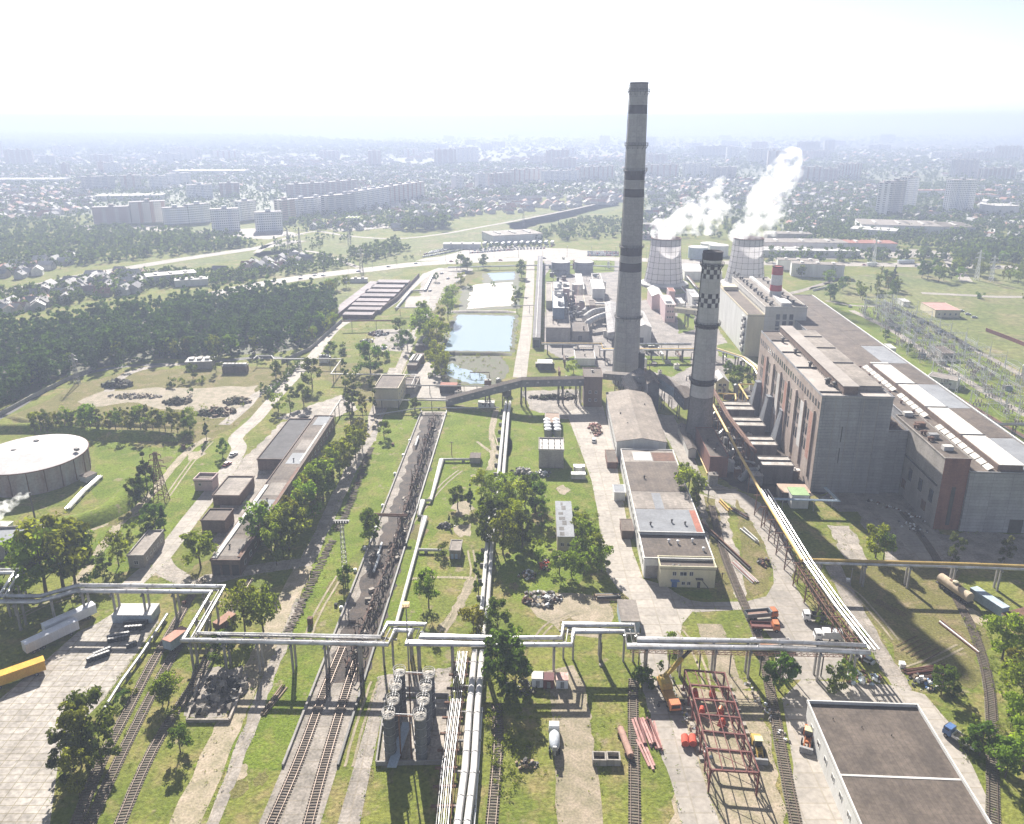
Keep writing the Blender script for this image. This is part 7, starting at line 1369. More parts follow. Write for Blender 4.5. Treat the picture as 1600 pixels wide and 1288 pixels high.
T1 = [ # x, foot row, top row, kind, label
(72,928,822,'round','big leafy tree, left of three behind the heating main at the left'),(100,925,806,'round','tallest leafy tree of the clump behind the heating main at the left'),(118,915,835,'dark','right leafy tree of the clump beside the dirt path'),(42,915,862,'yellow','small bright tree in front of the grey pump house'),(20,925,880,'dbush','dark bush under the pump house wall'),
(186,885,833,'round','leafy tree touching the left side of the long grey shed'),(166,908,862,'pale','pale leafy tree in front of the grey shed near the pipes'),(148,925,893,'dbush','dark bush at the pipe posts beside the dirt path'),(205,835,815,'bush','bush at the far end of the long grey shed'),
(231,770,703,'cone','tall dark conifer standing behind the rusty pylon'),(214,786,744,'dark','dark round tree left of the tall conifer'),(228,788,748,'dark','dark tree at the foot of the tall conifer'),(243,828,786,'dark','left dark tree in front of the rusty pylon'),(257,828,788,'cone','right dark conifer in front of the rusty pylon'),(229,828,806,'dbush','low dark bush left of the trees below the pylon'),
(348,714,687,'dark','dark round bush-like tree beside the diagonal road bend'),(298,684,652,'dark','left of two dark trees at the end of the hedge row'),(323,688,652,'cone','right of two dark trees at the end of the hedge row'),
(302,592,568,'dark','dark tree left of the clearing huts by the wood'),(338,582,551,'pale','pale tree beside the huts at the wood edge'),(267,604,589,'dbush','round bush alone on the clearing grass'),(298,616,606,'dbush','low bush on the clearing dirt'),(285,600,590,'bush','bush near the clearing huts'),(312,598,586,'bush','second bush near the clearing huts'),
(488,605,561,'dark','dark tree inside the loop of thin white pipes'),(475,634,598,'dark','dark tree on the grass right of the diagonal road'),(454,643,602,'pale','pale slim tree beside the diagonal road bend'),(435,643,614,'yellow','yellow-green bushy tree at the diagonal road bend'),(413,612,598,'dbush','bush on the left side of the diagonal road'),(431,592,565,'dark','small dark tree left of the diagonal road'),
(579,583,534,'dark','big dark round tree in the middle of the rail sidings by the scrap yard'),(561,586,566,'dbush','low bush left of the big round siding tree'),(592,575,545,'dark','right half of the dark clump in the old sidings'),(517,560,532,'dark','dark tree beside the hut at the wood wall'),(533,553,536,'dbush','dark bush by the scrap yard gate'),
(540,608,560,'column','slim dark tree under the thin white pipe'),(551,645,583,'pale','tall pale tree left of the pale pump block'),(548,660,618,'pale','pale tree in front of the thin white pipe posts'),(583,642,590,'column','dark slim tree against the left wall of the pump block'),(648,642,620,'dark','small dark tree right of the pump block'),(567,652,615,'olive','olive tree between the pump block and the brick shed'),
(625,527,497,'dark','dark tree on the path above the old sidings'),(637,548,513,'dark','dark tree at the fork of the old siding tracks'),(622,540,523,'dbush','dark bush at the siding fork'),(600,560,540,'bush','bush at the right of the scrap yard'),
(662,532,484,'round','left tree of the belt on the left bank of the large pond'),(671,548,500,'olive','second tree of the belt left of the large pond'),(680,560,512,'olive','third tree of the belt left of the large pond'),(690,525,476,'olive','tall tree at the upper left corner of the large pond'),(700,500,458,'round','tree between the pond and the dry sludge'),(706,472,445,'yellow','bright tree left of the dry sludge bed'),(684,575,533,'yellow','bright yellow-green tree at the lower left corner of the large pond'),(690,592,552,'round','tree on the bank of the small lower pond'),(660,505,470,'round','tree by the pipe gantry of the sludge yard'),(683,545,497,'round','middle tree of the belt left of the large pond'),(678,590,572,'bush','bush on the path left of the lower pond'),
(720,421,397,'dark','left tall tree beside the motorway above the ponds'),(730,423,401,'dark','second tall tree beside the motorway above the ponds'),(755,419,396,'dark','third tall tree beside the motorway above the ponds'),(815,434,408,'dark','dark tree beside the upper pond and the pond road'),(720,446,426,'yellow','bright round tree left of the upper pond'),(808,462,446,'dbush','bush on the right bank of the dry sludge'),(804,476,462,'bush','bush at the lower right of the dry sludge'),(770,447,440,'dbush','bush between the upper pond and the dry sludge'),(735,452,443,'dbush','bush at the top left of the dry sludge'),(681,440,425,'dark','tree by the bent silver pipe near the garages'),
(314,888,831,'round','leafy tree at the near left corner of the long brick shed'),(540,918,886,'dark','round dense bush at the foot of the lattice floodlight mast'),(577,848,796,'dark','dark round tree at the left end of the rusty gantry'),(600,683,657,'dark','dark round tree on the lawn in front of the pump block'),
(383,988,916,'round','left of two leafy trees beside the dirt road above the heating main'),(412,990,920,'round','right of two leafy trees beside the dirt road above the heating main'),(352,1038,990,'dark','dark tree growing through the heating main'),
(128,1198,1100,'olive','big olive tree of the bottom left clump'),(150,1178,1090,'dark','dark tree at the top of the bottom left clump'),(106,1228,1145,'pale','pale willow-like tree at the bottom left of the clump'),(125,1245,1165,'olive','olive tree at the very bottom left edge'),(160,1200,1135,'dark','dark bush-like tree at the right of the bottom left clump'),
(255,1100,1060,'round','left of a pair of saplings between the left tracks'),(264,1098,1056,'round','right of a pair of saplings between the left tracks'),(282,1175,1135,'dark','dark small tree between the left tracks at the bottom'),(203,1082,1066,'bush','bush beside the silver pipe on the slab yard edge'),(193,1094,1078,'dbush','low bush at the end of the silver pipe'),(276,1118,1105,'ybush','yellowish bush beside the second track'),
(715,795,756,'dark','dark round tree on the lawn right of the bent pale pipe'),(735,795,754,'cone','dark conifer beside the round lawn tree'),(702,821,803,'cone','tiny conifer on the lawn by the scrap'),(693,868,848,'dbush','bush hugging the small grey hut with cabinets'),
(752,778,734,'yellow','bright yellow tree at the left of the central grove'),(772,792,744,'yellow','bright yellow tree in the middle of the central grove'),(790,772,738,'yellow','yellow-green tree at the top of the central grove'),(756,840,770,'column','slim dark tree over the twin pipes in the grove'),(770,852,782,'dark','dark tree beside the twin pipes in the grove'),(786,866,800,'yellow','bright tree at the lower edge of the central grove'),(802,838,782,'yellow','bright tree in the right half of the central grove'),(816,856,802,'dark','dark tree at the right of the central grove'),(836,802,754,'dark','dark tree left of the grey cubic block shadow'),(820,792,744,'dark','dark tree behind the bright grove trees'),(846,832,788,'column','slim dark tree left of the narrow blue-roofed building'),(806,806,752,'yellow','bright tree behind the dark grove trees'),(832,778,742,'dark','dark bushy tree by the tarpaulin scrap'),(790,810,765,'round','green tree in the middle of the central grove'),(838,862,840,'bush','bush between the grove and the narrow building'),(842,880,858,'round','small tree at the lower right of the grove'),
(748,935,863,'column','tall slim dark tree beside the twin pipes on the lawn'),(670,950,892,'round','rounded leafy tree on the lawn left of the twin pipes'),(740,995,948,'yellow','yellow bushy tree just behind the heating main'),(778,992,940,'dark','dark tree right of the yellow one behind the heating main'),(790,1072,984,'dark','large dark tree in front of the heating main by the twin pipes'),(806,1085,1020,'dark','dark tree beside the three tiny cabins'),(778,1060,1000,'column','dark slim tree hiding the twin pipes'),
(906,838,800,'yellow','bright tree at the top of the belt right of the narrow building'),(915,860,815,'round','second tree of the belt right of the narrow building'),(932,885,832,'olive','tall tree at the yard edge of the belt'),(940,893,850,'round','right tree of the belt at the yard edge'),(902,872,840,'round','third tree of the belt right of the narrow building'),(874,898,863,'round','left of three round trees in front of the narrow building'),(893,901,862,'round','middle of three round trees in front of the narrow building'),(912,900,866,'round','right of three round trees in front of the narrow building'),(905,820,795,'bush','bush behind the belt beside the concrete yard'),
(1074,790,729,'round','leafy tree along the right wall of the middle workshop'),(1067,768,722,'round','second leafy tree along the workshop wall'),(1086,796,752,'olive','third leafy tree at the workshop corner'),(896,584,562,'yellow','bright bush in front of the grey flat block'),(1146,606,570,'dark','dark tree behind the cream gabled house'),(1158,612,574,'dark','dark tree beside the stained boiler wall'),(1140,590,566,'dark','dark tree under the yellow pipe rack'),(1055,752,738,'bush','bush by the workshop wall'),
(1368,872,819,'yellow','large bright tree on the shaded lawn below the boiler house'),(1380,876,832,'round','right tree of the pair on the shaded lawn'),(1486,890,836,'pale','pale tree standing behind the gas pipe near the tank wagon'),(1567,890,838,'pale','pale tree behind the gas pipe at the right'),(1470,1085,1043,'dark','dark round bush beside the blue tarpaulin scrap'),(1480,1082,1050,'dbush','dark bush joined to the round one by the scrap'),
(1566,1030,962,'yellow','bright weeping tree left in the right edge clump'),(1585,1020,968,'round','leafy tree at the top of the right edge clump'),(1576,1080,1012,'olive','olive tree in the middle of the right edge clump'),(1592,1118,1040,'round','tall tree at the right edge above the watermark of track bend'),(1588,1168,1090,'yellow','bright tree in the lower right clump'),(1530,1180,1124,'dark','dark tree beside the right edge track at the bottom'),(1519,1165,1128,'dbush','dark bush beside the flatbed truck'),(1598,1205,1130,'yellow','bright tree in the lower right corner'),(1578,1140,1088,'pale','pale tree in the right edge clump'),(1570,1215,1160,'round','leafy tree at the bottom right corner'),
(1341,1015,984,'round','small tree under the lower end of the pipe trestle'),(1285,976,957,'bush','bush beside the small white tipper truck'),(1216,1078,1018,'dark','dark tree in front of the heating main below the yard'),(1228,1072,1032,'dark','second dark tree below the heating main'),(1318,1068,1032,'round','tree in the shade at the trestle foot'),(1306,1075,1045,'dbush','bush in the shade of the trestle foot'),(1383,532,515,'dark','dark bush-like tree by the cream kiosk in the switchyard'),(1418,554,537,'dark','dark bush-like tree at the switchyard pole'),
(810,1000,975,'bush','bush just behind the heating main by the second bend'),(1012,1065,1030,'dbush','scrubby bush under the heating main at the dirt road'),(998,1072,1040,'dark','dark scrubby tree under the second pipe bend'),(1050,1010,990,'bush','bush beside the site cabin yard'),(885,612,598,'bush','bush beside the coal conveyor bridge')]
T1[[t_[4] for t_ in T1].index('tall tree at the right edge above the watermark of track bend')] = (1592,1118,1040,'round','tall green tree at the right edge level with the track bend')
for a in T1: plant(*a)
for k,(x,y,tp) in enumerate([(566,702,652),(556,716,664),(548,727,672),(540,738,683),(531,748,690),(522,760,700),(513,771,710),(505,783,720),(497,795,731),(488,806,742),(480,818,752),(470,833,764),(462,846,776),(452,860,788),(443,873,800),(433,884,812),(441,848,792),(457,832,770),(476,800,742),(496,772,718),(517,742,696),(416,838,778),(406,852,790),(425,862,806)]): plant(x,y,tp,('olive','round','olive')[k%3],'tall olive tree in the dense row between the brick shed and the dirt road','tree row beside the long brick shed')
for k in range(26):
    x = 55+k*9.7; plant(x,674+trr.uniform(-4,5),636+trr.uniform(-4,10),('olive','round','pale','olive')[k%4],'tree in the hedge row between the dirt clearing and the round tank','hedge row above the round tank')
for k in range(13): x = 417+k*4.3; plant(x,622-k*4.4,612-k*4.5,'dbush','clipped hedge bush along the right side of the diagonal road','hedge along the diagonal road')
# belts of trees: pixel outline, how many, height range, kinds
def inside(px, x, y):
    c = False; n = len(px)
    for i in range(n):
        (x1,y1),(x2,y2) = px[i],px[i-1]
        if (y1 > y) != (y2 > y) and x < (x2-x1)*(y-y1)/(y2-y1)+x1: c = not c
    return c
def scatter(px, n, rr):
    xs = [p[0] for p in px]; ys = [p[1] for p in px]; q = [P(x,y) for x,y in px]; out = []; it = 0
    x0,x1,y0,y1 = min(v.x for v in q),max(v.x for v in q),min(v.y for v in q),max(v.y for v in q)
    qq = [(v.x,v.y) for v in q]
    while len(out) < n and it < n*30:
        it += 1; x,y = rr.uniform(x0,x1),rr.uniform(y0,y1)
        if inside(qq,x,y): out.append((x,y))
    return out
def belt(px, n, h0, h1, kinds, label, group):
    for x,y in scatter(px,n,trr):
        u,v = proj((x,y,0)); plant(u,v,None,trr.choice(kinds),label,group,h=trr.uniform(h0,h1))
belt([(1296,472),(1305,448),(1345,428),(1400,430),(1420,446),(1400,470),(1360,474)],22,8,14,('dark','round','olive','cone'),'park tree on the lawn right of the turbine hall far end','park trees right of the turbine hall')
belt([(1405,448),(1430,425),(1470,418),(1520,412),(1600,408),(1650,430),(1650,446),(1560,444),(1490,441)],44,9,15,('dark','round','olive'),'park tree in the belt along the motorway at the right','park tree belt at the right')
belt([(1300,445),(1275,440),(1240,432),(1265,424),(1310,428)],12,7,12,('dark','round'),'tree beside the pale offices behind the striped chimney','trees behind the striped chimney')
belt([(1502,470),(1640,468),(1640,462),(1500,464)],4,4,6,('dbush',),'low bush on the lawn beside the far path','bushes beside the far path')
belt([(505,470),(530,440),(548,450),(530,485)],6,10,15,('dark','round'),'tall tree left of the garage rows','trees left of the garages')
belt([(430,566),(480,545),(530,503),(525,490),(490,520),(440,550)],16,7,12,('round','yellow','olive'),'leafy tree along the pine wood edge by the concrete wall','leafy edge of the pine wood')
belt([(-20,640),(60,600),(110,582),(200,566),(300,560),(420,553),(420,548),(300,553),(180,560),(60,592),(-20,630)],22,7,13,('olive','round','dark'),'leafy tree along the front edge of the pine wood','front edge of the pine wood')
# scrub and weeds: countless low clumps along tracks, walls and banks
def merged(name, protos, spots, m, kind='stuff'):
    Vs, Fs, off = [], [], 0
    for i,(x,y,z,s,sz,a) in enumerate(spots):
        V,F = protos[i%len(protos)]; c,sn = math.cos(a),math.sin(a)
        W = np.stack([(V[:,0]*c-V[:,1]*sn)*s+x,(V[:,0]*sn+V[:,1]*c)*s+y,V[:,2]*sz+z],1); Vs.append(W); Fs.append(F+off); off += len(V)
    me = npmesh(name,np.concatenate(Vs),np.concatenate(Fs),m); o = bpy.data.objects.new(name,me); link(o); return tag(o,kind=kind)
sb = [crown('bush',s+200,60,.55,6)[:2] for s in range(4)]
sp_ = []; rr = random.Random(17)
for px,n,s0,s1 in [([(610,1000),(760,1010),(800,1198),(770,1260),(740,1100),(640,1090)],40,.15,.4),([(755,1010),(830,1080),(830,1200),(780,1260),(760,1150)],150,.25,.8),([(820,760),(880,760),(870,900),(810,920),(790,860)],90,.2,.6),([(895,800),(935,800),(945,890),(900,895)],80,.3,.7),([(150,1090),(260,960),(330,960),(200,1240),(100,1240)],130,.12,.4),([(235,1230),(380,1000),(420,1000),(330,1240)],60,.12,.35),([(545,1060),(600,890),(680,650),(690,650),(620,890),(570,1060)],90,.12,.35),([(1110,930),(1100,780),(1165,800),(1200,920)],60,.12,.3),([(1500,960),(1560,1000),(1600,1198),(1500,1198),(1560,1100)],120,.2,.6),([(690,556),(790,556),(785,605),(700,606),(680,585)],80,.3,.9),([(800,490),(812,490),(806,560),(797,552)],30,.3,.7),([(540,500),(660,500),(640,560),(500,575)],90,.2,.7),([(120,700),(200,690),(330,690),(250,705)],50,.2,.5),([(1280,800),(1310,780),(1360,880),(1330,885)],40,.1,.3),([(270,640),(380,620),(380,660),(290,690)],50,.3,.7),([(1100,1060),(1250,1020),(1230,1198),(1200,1198)],50,.15,.4),([(480,1000),(560,740),(620,640),(600,640),(540,740),(455,1000)],70,.12,.4),([(820,1090),(880,1080),(890,1198),(800,1240)],70,.12,.4),([(920,1070),(1010,1060),(1030,1198),(920,1240)],60,.12,.4)]:
    for x,y in scatter(px,n,rr): s = rr.uniform(s0,s1)*.75; sp_.append((x,y,-.1,s,s*rr.uniform(.6,1.1),rr.uniform(0,6.28)))
merged('scrub',sb,sp_,LF_O)
wp = [crown('bush',s+500,16,.8,4)[:2] for s in range(6)]; sp_ = []
for L_ in EDGES:                                   # rank weeds along the edges of roads and yards
    for p,d in walk(L_, 1.15, .4):
        if p.y > 330 or rr.random() < .45: continue
        s = rr.uniform(.1,.3); sp_.append((p.x+rr.uniform(-.7,.7),p.y+rr.uniform(-.7,.7),-.05,s,s*rr.uniform(.5,1.2),rr.uniform(0,6.28)))
merged('roadside_weeds',wp,sp_,LF_M)
# the pine wood: one mass
pv = [crown(('pine','cone')[s%2],s+300,210,1.1,(9,14)[s%2])[:2] for s in range(6)]; rr = random.Random(71); sp_ = []
for x,y in scatter([(-200,700),(-40,655),(20,632),(70,605),(125,584),(210,568),(310,561),(420,553),(478,545),(522,505),(524,482),(508,470),(470,466),(400,470),(330,472),(250,484),(150,500),(60,520),(-200,560)],1750,rr): s = rr.uniform(.85,1.4); sp_.append((x,y,-3.5,s,s*rr.uniform(.85,1.1),rr.uniform(0,6.28)))
sheet('forest_floor',[(-200,690),(-40,650),(20,628),(70,602),(125,580),(210,565),(310,558),(420,551),(478,542),(520,503),(522,482),(506,470),(470,467),(400,471),(330,474),(250,486),(150,502),(60,522),(-200,562)],BANK,.03,jag=3)
merged('pine_wood',pv,sp_,LF_P)
# ================================================================ the far town
rr = random.Random(88)
def facade(name, c, wcol=(.16,.17,.2)):
    return mat(name, c, tuple(x*.9 for x in c), scale=.05, fine=.04, rnd=.1, pattern=('grid',3.4,3.0,wcol,'wall'))
def facmat(name, c, band):
    """plaster wall with a grid of dark windows and coloured balcony strips"""
    m = bpy.data.materials.new(name); m.use_nodes = True; t = m.node_tree; L = t.links.new; b = t.nodes['Principled BSDF']; b.inputs['Roughness'].default_value = .8
    tc = _n(t,'ShaderNodeTexCoord'); s = _n(t,'ShaderNodeSeparateXYZ'); L(tc.outputs['Object'],s.inputs[0])
    def sqw(src,period,duty):
        d = _n(t,'ShaderNodeMath',operation='DIVIDE'); d.inputs[1].default_value = period; L(src,d.inputs[0]); f = _n(t,'ShaderNodeMath',operation='FRACT'); L(d.outputs[0],f.inputs[0]); g = _n(t,'ShaderNodeMath',operation='LESS_THAN'); g.inputs[1].default_value = duty; L(f.outputs[0],g.inputs[0]); return g.outputs[0]
    ad = _n(t,'ShaderNodeMath',operation='ADD'); L(s.outputs[0],ad.inputs[0]); L(s.outputs[1],ad.inputs[1])
    w = _n(t,'ShaderNodeMath',operation='MULTIPLY'); L(sqw(ad.outputs[0],3.2,.45),w.inputs[0]); L(sqw(s.outputs[2],2.9,.5),w.inputs[1])
    st = sqw(ad.outputs[0],19.2,.32)
    m1 = _n(t,'ShaderNodeMix',data_type='RGBA'); L(st,m1.inputs[0]); m1.inputs[6].default_value = (*c,1); m1.inputs[7].default_value = (*band,1)
    m2 = _n(t,'ShaderNodeMix',data_type='RGBA'); L(w.outputs[0],m2.inputs[0]); L(m1.outputs[2],m2.inputs[6]); m2.inputs[7].default_value = (.10,.11,.14,1); L(m2.outputs[2],b.inputs['Base Color']); return m
FM = [facmat('cream_flats',(.72,.68,.62),(.50,.33,.28)),facmat('white_flats',(.86,.86,.85),(.74,.76,.80)),facmat('pinkish_flats',(.55,.43,.40),(.66,.60,.55)),facmat('grey_flats',(.48,.48,.50),(.60,.58,.56)),facmat('red_brown_flats',(.40,.27,.24),(.60,.54,.5))]
FROOF = mat('flat_town_roof',(.34,.31,.31),(.25,.23,.23),scale=.02)
def flats(label, xl, yl, xr, yr, top, m, depth=14, group=None, capn=0, h=None):
    p, q = P(xl,yl), P(xr,yr); d = (q-p); d.z = 0; n = Vector((-d.y,d.x,0)).normalized(); n = n if n.y > 0 else -n
    h = h or max(8, ZAT(top,p.y)); t = thing('apartment_block',label,'apartment block',(p+q)/2+n*depth/2,group); pts = [p,q,q+n*depth,p+n*depth]
    b = MB(); b.prism(pts,0,h); b.build('wall',m,t); c = (p+q)/2+n*depth/2; b = MB(); b.prism([c+(x-c)*1.01 for x in pts],h,h+.6); b.build('roof',FROOF,t)
    b = MB(); k = max(1,int(d.length/24))
    for i in range(k): o = p+d*((i+.5)/k)+n*depth*.5; b.box(o+Vector((0,0,h+.6)),(6,5,3),math.degrees(math.atan2(-d.y,d.x)))
    for i in range(k): pass
    b.build('stair_head' if k == 1 else 'roof_structure',m,t)
for a in [
 ('pinkish nine storey slab, left section of the nearest long row on the left',147,352,206,350,325,FM[2]),('cream slab joined to the pinkish one in the nearest left row',207,350,262,347,317,FM[0]),('white panel slab right of the nearest pinkish row',257,352,296,350,326,FM[1]),('white panel slab with many balconies behind the white tower',297,350,331,347,321,FM[1]),('pair of white point towers at the meadow edge, left one',332,362,376,360,328,FM[1]),('white block right behind the white point tower',377,346,402,343,316,FM[1]),('white point tower farther right at the meadow edge',401,363,443,361,333,FM[1]),('pinkish block behind the right white point tower',442,347,463,344,314,FM[2]),
 ('white nine storey slab in the middle of the long centre row',464,339,512,334,312,FM[1]),('left part of the white slab at the right end of the centre row',513,337,556,332,307,FM[3]),('right end slab of the centre row above the tree clumps',557,332,610,322,300,FM[1]),('pale slab with stepped sections at the end of the centre row',611,322,664,312,292,FM[0]),('left dusty pink slab behind the centre row',455,312,505,308,289,FM[2]),('right dusty pink slab behind the centre row',506,308,560,302,286,FM[2]),
 ('two tone slab behind the nearest left row',295,312,334,310,290,FM[1]),('reddish block right of the two tone slab',345,308,375,307,287,FM[4]),('long blue-grey slab above the left gardens',130,300,182,298,277,FM[3]),('cream slab right of the long blue-grey slab',190,298,222,297,275,FM[0]),('pale slab beside the cream one above the gardens',235,297,262,296,276,FM[1]),('white slab above the white roofed market',264,293,300,291,272,FM[1]),
 ('dark red slab far behind the left gardens',95,274,107,274,256,FM[4]),('red slab left of the far white block',153,272,164,272,253,FM[4]),('far white block beside the red slab',165,273,192,272,255,FM[1]),('pale tall block far left on the forest edge',84,247,116,247,229,FM[1]),('far left block cut by the photo edge',-20,247,4,247,222,FM[0]),
 ('white slim tower left of two in the centre distance',713,300,725,299,275,FM[1]),('second white slim tower in the centre distance',748,296,762,295,272,FM[1]),('pink slab behind the slim towers',770,293,800,290,272,FM[2]),('pale long slab left of the tall chimney',800,287,850,284,266,FM[0]),('white long slab just left of the tall chimney',850,288,905,286,268,FM[1]),('pinkish high slab left of the tall chimney',868,266,900,265,248,FM[2]),('cream slab near the tall chimney shaft',905,284,960,281,262,FM[0]),
 ('long pale slab right of the tall chimney',1005,278,1060,277,258,FM[0]),('stepped white block right of the tall chimney with towers',1070,277,1110,276,256,FM[1]),('long dusty slab behind the right steam plume',1112,282,1150,281,262,FM[3]),('hazy slab behind the steam plumes',1090,247,1140,246,229,FM[3]),('hazy tall block above the left steam plume',1135,250,1155,250,230,FM[1]),
 ('white and red high tower, left half of the near tower pair on the right',1366,340,1387,341,286,FM[1]),('grey side high tower, right half of the near tower pair on the right',1388,341,1409,340,284,FM[3]),('white slim high tower behind the near tower pair',1411,329,1430,328,278,FM[1]),('white high tower standing alone at the right',1481,336,1519,335,282,FM[1]),('grey-violet high block behind the lone white tower',1490,277,1527,276,250,FM[3]),('pink and white long slab at the far right',1535,281,1586,279,264,FM[4]),
 ('cream stepped slab right of the steam plume',1248,285,1285,284,262,FM[0]),('pinkish stepped slab right of the steam plume',1286,284,1310,283,264,FM[2]),('cream slab at the end of the stepped row on the right',1312,281,1345,278,258,FM[0]),('grey tower behind the stepped row on the right',1287,242,1303,242,219,FM[3]),('hazy grey slab behind the right steam plume',1248,245,1280,244,222,FM[3]),('low pale slab below the stepped row on the right',1255,284,1290,283,271,FM[1])]: flats(*a)
for k in range(95):
    y = rr.uniform(214,262); x = rr.uniform(-30,1630)
    if x < 560 and y < 243: continue
    w = rr.uniform(14,46)*(y-188)/70+4; flats('hazy apartment block in the far town skyline','x' and x,y,x+w,y+rr.uniform(-1,.5),None,rr.choice(FM),16,'hazy far apartment blocks',h=rr.choice((16,27,27,30,45)))
# low industrial and market sheds beyond the motorway
def lowshed(label, x, y, w, d, h, wm, rm, g=0, nm='industrial_shed'):
    p = P(x,y); e1,e2 = axes(g); t = thing(nm,label,'shed',p); b = MB(); b.box(p,(w,d,h),g); b.build('wall',wm,t); b = MB(); b.box(p+Vector((0,0,h)),(w+.6,d+.6,.4),g); b.build('roof',rm,t)
    b = MB(); 
    for k in range(3): b.box(p+e1*(w*(k-1)*.3)+Vector((0,0,h+.4)),(2.5,d*.5,1.0),g)
    b.build('roof_light',ROOFW,t)
for a in [('long pale shed beyond the motorway left of the tall chimney',800,376,60,40,9,WHITEW,ROOFG,-20),('white long shed roof among the parked cars',722,388,40,12,5,WHITEW,ROOFL,0),('flat pale sheds right of the cooling towers',1250,388,90,30,8,WHITEW,ROOFG,3),('row of terrace sheds below the flat pale ones',1215,397,60,14,6,PINKW,ROOFL,3),('tan shed with white front right of the cooling towers',1262,400,100,12,6,WHITEW,ROOFL,3),('brown roofed shed behind the motorway trees on the right',1335,388,80,25,7,WHITEW,ROOFR,5),('long dark roofed hall with white gable on the right',1400,361,90,60,10,WHITEW,ROOFG,15),('low dark roofed hall beside the white gabled one',1450,362,90,50,9,WHITEW,ROOFD,10),('white shed left of the long dark hall',1365,368,50,30,8,WHITEW,ROOFL,30),('long brick shed behind the left cooling tower',1020,360,70,18,8,BRICK,ROOFG,3),('pink shed behind the tall chimney base',1010,372,50,20,6,PINKW,ROOFG,3),('grey flat school left of the white sheds on the right',1230,375,50,20,8,BRICKG,ROOFG,5),('pale offices behind the striped chimney, long white block',1275,431,44,14,11,WHITEW,ROOFG,14),('pale offices behind the striped chimney, front wing',1245,421,36,12,9,WHITEW,ROOFG,14),('white church-like hall at the far right',1558,338,40,30,16,WHITEW,ROOFW,0),('red roofed school in front of the lone white tower',1455,306,60,20,10,WHITEW,ROOFR,0),('red roofed pair of houses right of the lone white tower',1530,312,50,20,9,WHITEW,ROOFR,0),('large white roofed hall among the left gardens',205,312,110,40,8,WHITEW,ROOFW,-12),('white roofed supermarket in the far left town',330,272,180,50,9,WHITEW,ROOFW,0),('white flat hall far left above the gardens',50,286,150,50,9,WHITEW,ROOFW,0),('pale L shaped works building at the wood far edge',268,440,40,16,7,WHITEW,ROOFW,-30),('low white workshop next to the pale works building',300,445,26,12,5,WHITEW,ROOFL,-20),('white hut by the motorway fence left of the garages',556,441,20,5,3,WHITEW,ROOFL,0),('green roofed stand in the central meadow edge',552,352,16,16,10,WHITEW,mat('lime_roof',(.5,.55,.2),scale=.2),0),('hut with pale sheet roof at the clearing wood edge',314,573,14,9,4,BRICKG,ROOFL,-8),('left of two brown cubes at the clearing wood edge',360,581,7,5,3.5,BRICKB,ROOFG,0),('right of two brown cubes at the clearing wood edge',377,581,7,5,3.5,BRICKB,ROOFG,0),('white hut at the wood wall gate',507,566,5,4,3,WHITEW,ROOFL,0),('row shed along the path left of the large pond, upper part',662,540,5,24,3,BRICKB,ROOFG,5),('row shed along the path left of the large pond, lower part',650,570,5,24,3,BRICKB,ROOFD,5)]: lowshed(*a)
# family houses: the nearest few hundred each their own, the rest of the town as one mass
HR = [mat('house_roof_%s'%n,c,scale=.3) for n,c in (('pale',(.42,.40,.39)),('white',(.58,.56,.54)),('grey',(.27,.26,.27)),('brown',(.30,.20,.16)),('rust',(.40,.2,.15)))]
HWALL = [mat('house_wall_%s'%n,c,scale=.3) for n,c in (('white',(.68,.66,.62)),('tan',(.5,.42,.34)),('grey',(.45,.44,.43)))]
def housegeo(w,d,h,r,x=0,y=0,a=0):
    c,s = math.cos(a),math.sin(a); pt = lambda u,v,z:(x+u*c-v*s,y+u*s+v*c,z); w/=2; d/=2; o=.5
    V = [pt(-w,-d,0),pt(w,-d,0),pt(w,d,0),pt(-w,d,0),pt(-w,-d,h),pt(w,-d,h),pt(w,d,h),pt(-w,d,h),pt(0,-d,h+r),pt(0,d,h+r)]
    V2 = [pt(-w-o,-d-o,h-.3),pt(0,-d-o,h+r+.15),pt(0,d+o,h+r+.15),pt(-w-o,d+o,h-.3),pt(w+o,-d-o,h-.3),pt(w+o,d+o,h-.3)]
    return V,[(0,1,5,4),(1,2,6,5),(2,3,7,6),(3,0,4,7),(4,5,8),(6,7,9)],V2,[(0,1,2,3),(1,4,5,2)]
HM = []
for k in range(12):
    V,F,V2,F2 = housegeo(rr.uniform(7,10),rr.uniform(8,13),rr.uniform(3,5.5),rr.uniform(2,3.6)); b = MB(); b.add(V,F); b.add(V2,F2); ch = b.box((1.2,1,3),(.7,.7,4.2)); o = b.build('family_house',[HWALL[k%3],HR[k%5]],loc=Vector((0,0,0))); me = o.data; bpy.data.objects.remove(o)
    for i,p in enumerate(me.polygons): p.material_index = 1 if 6 <= i < 8 else 0
    HM.append(me)
zones = [([(-20,478),(60,455),(130,440),(210,425),(260,432),(240,455),(120,470),(40,490),(-20,490)],70,'house among garden trees left of the pine wood','houses behind the pine wood'),([(0,425),(60,405),(110,400),(125,415),(60,430),(0,445)],26,'house beside the left motorway among orchards','houses beside the left motorway'),([(340,430),(410,412),(470,400),(480,412),(420,425),(350,440)],30,'house between the two motorways above the wood','houses between the motorways'),([(440,362),(520,345),(640,338),(740,322),(740,338),(620,360),(560,362),(500,358)],60,'house in the gardens below the centre apartment row','houses below the centre apartment row'),([(1245,372),(1330,350),(1340,330),(1240,318),(1232,350)],40,'house among trees right of the steam plume','houses right of the steam plume'),([(1440,355),(1520,345),(1600,340),(1620,375),(1500,385)],40,'house among trees below the lone white tower','houses below the lone white tower'),([(1005,352),(1120,345),(1130,325),(1005,330)],34,'house behind the left cooling tower','houses behind the left cooling tower')]
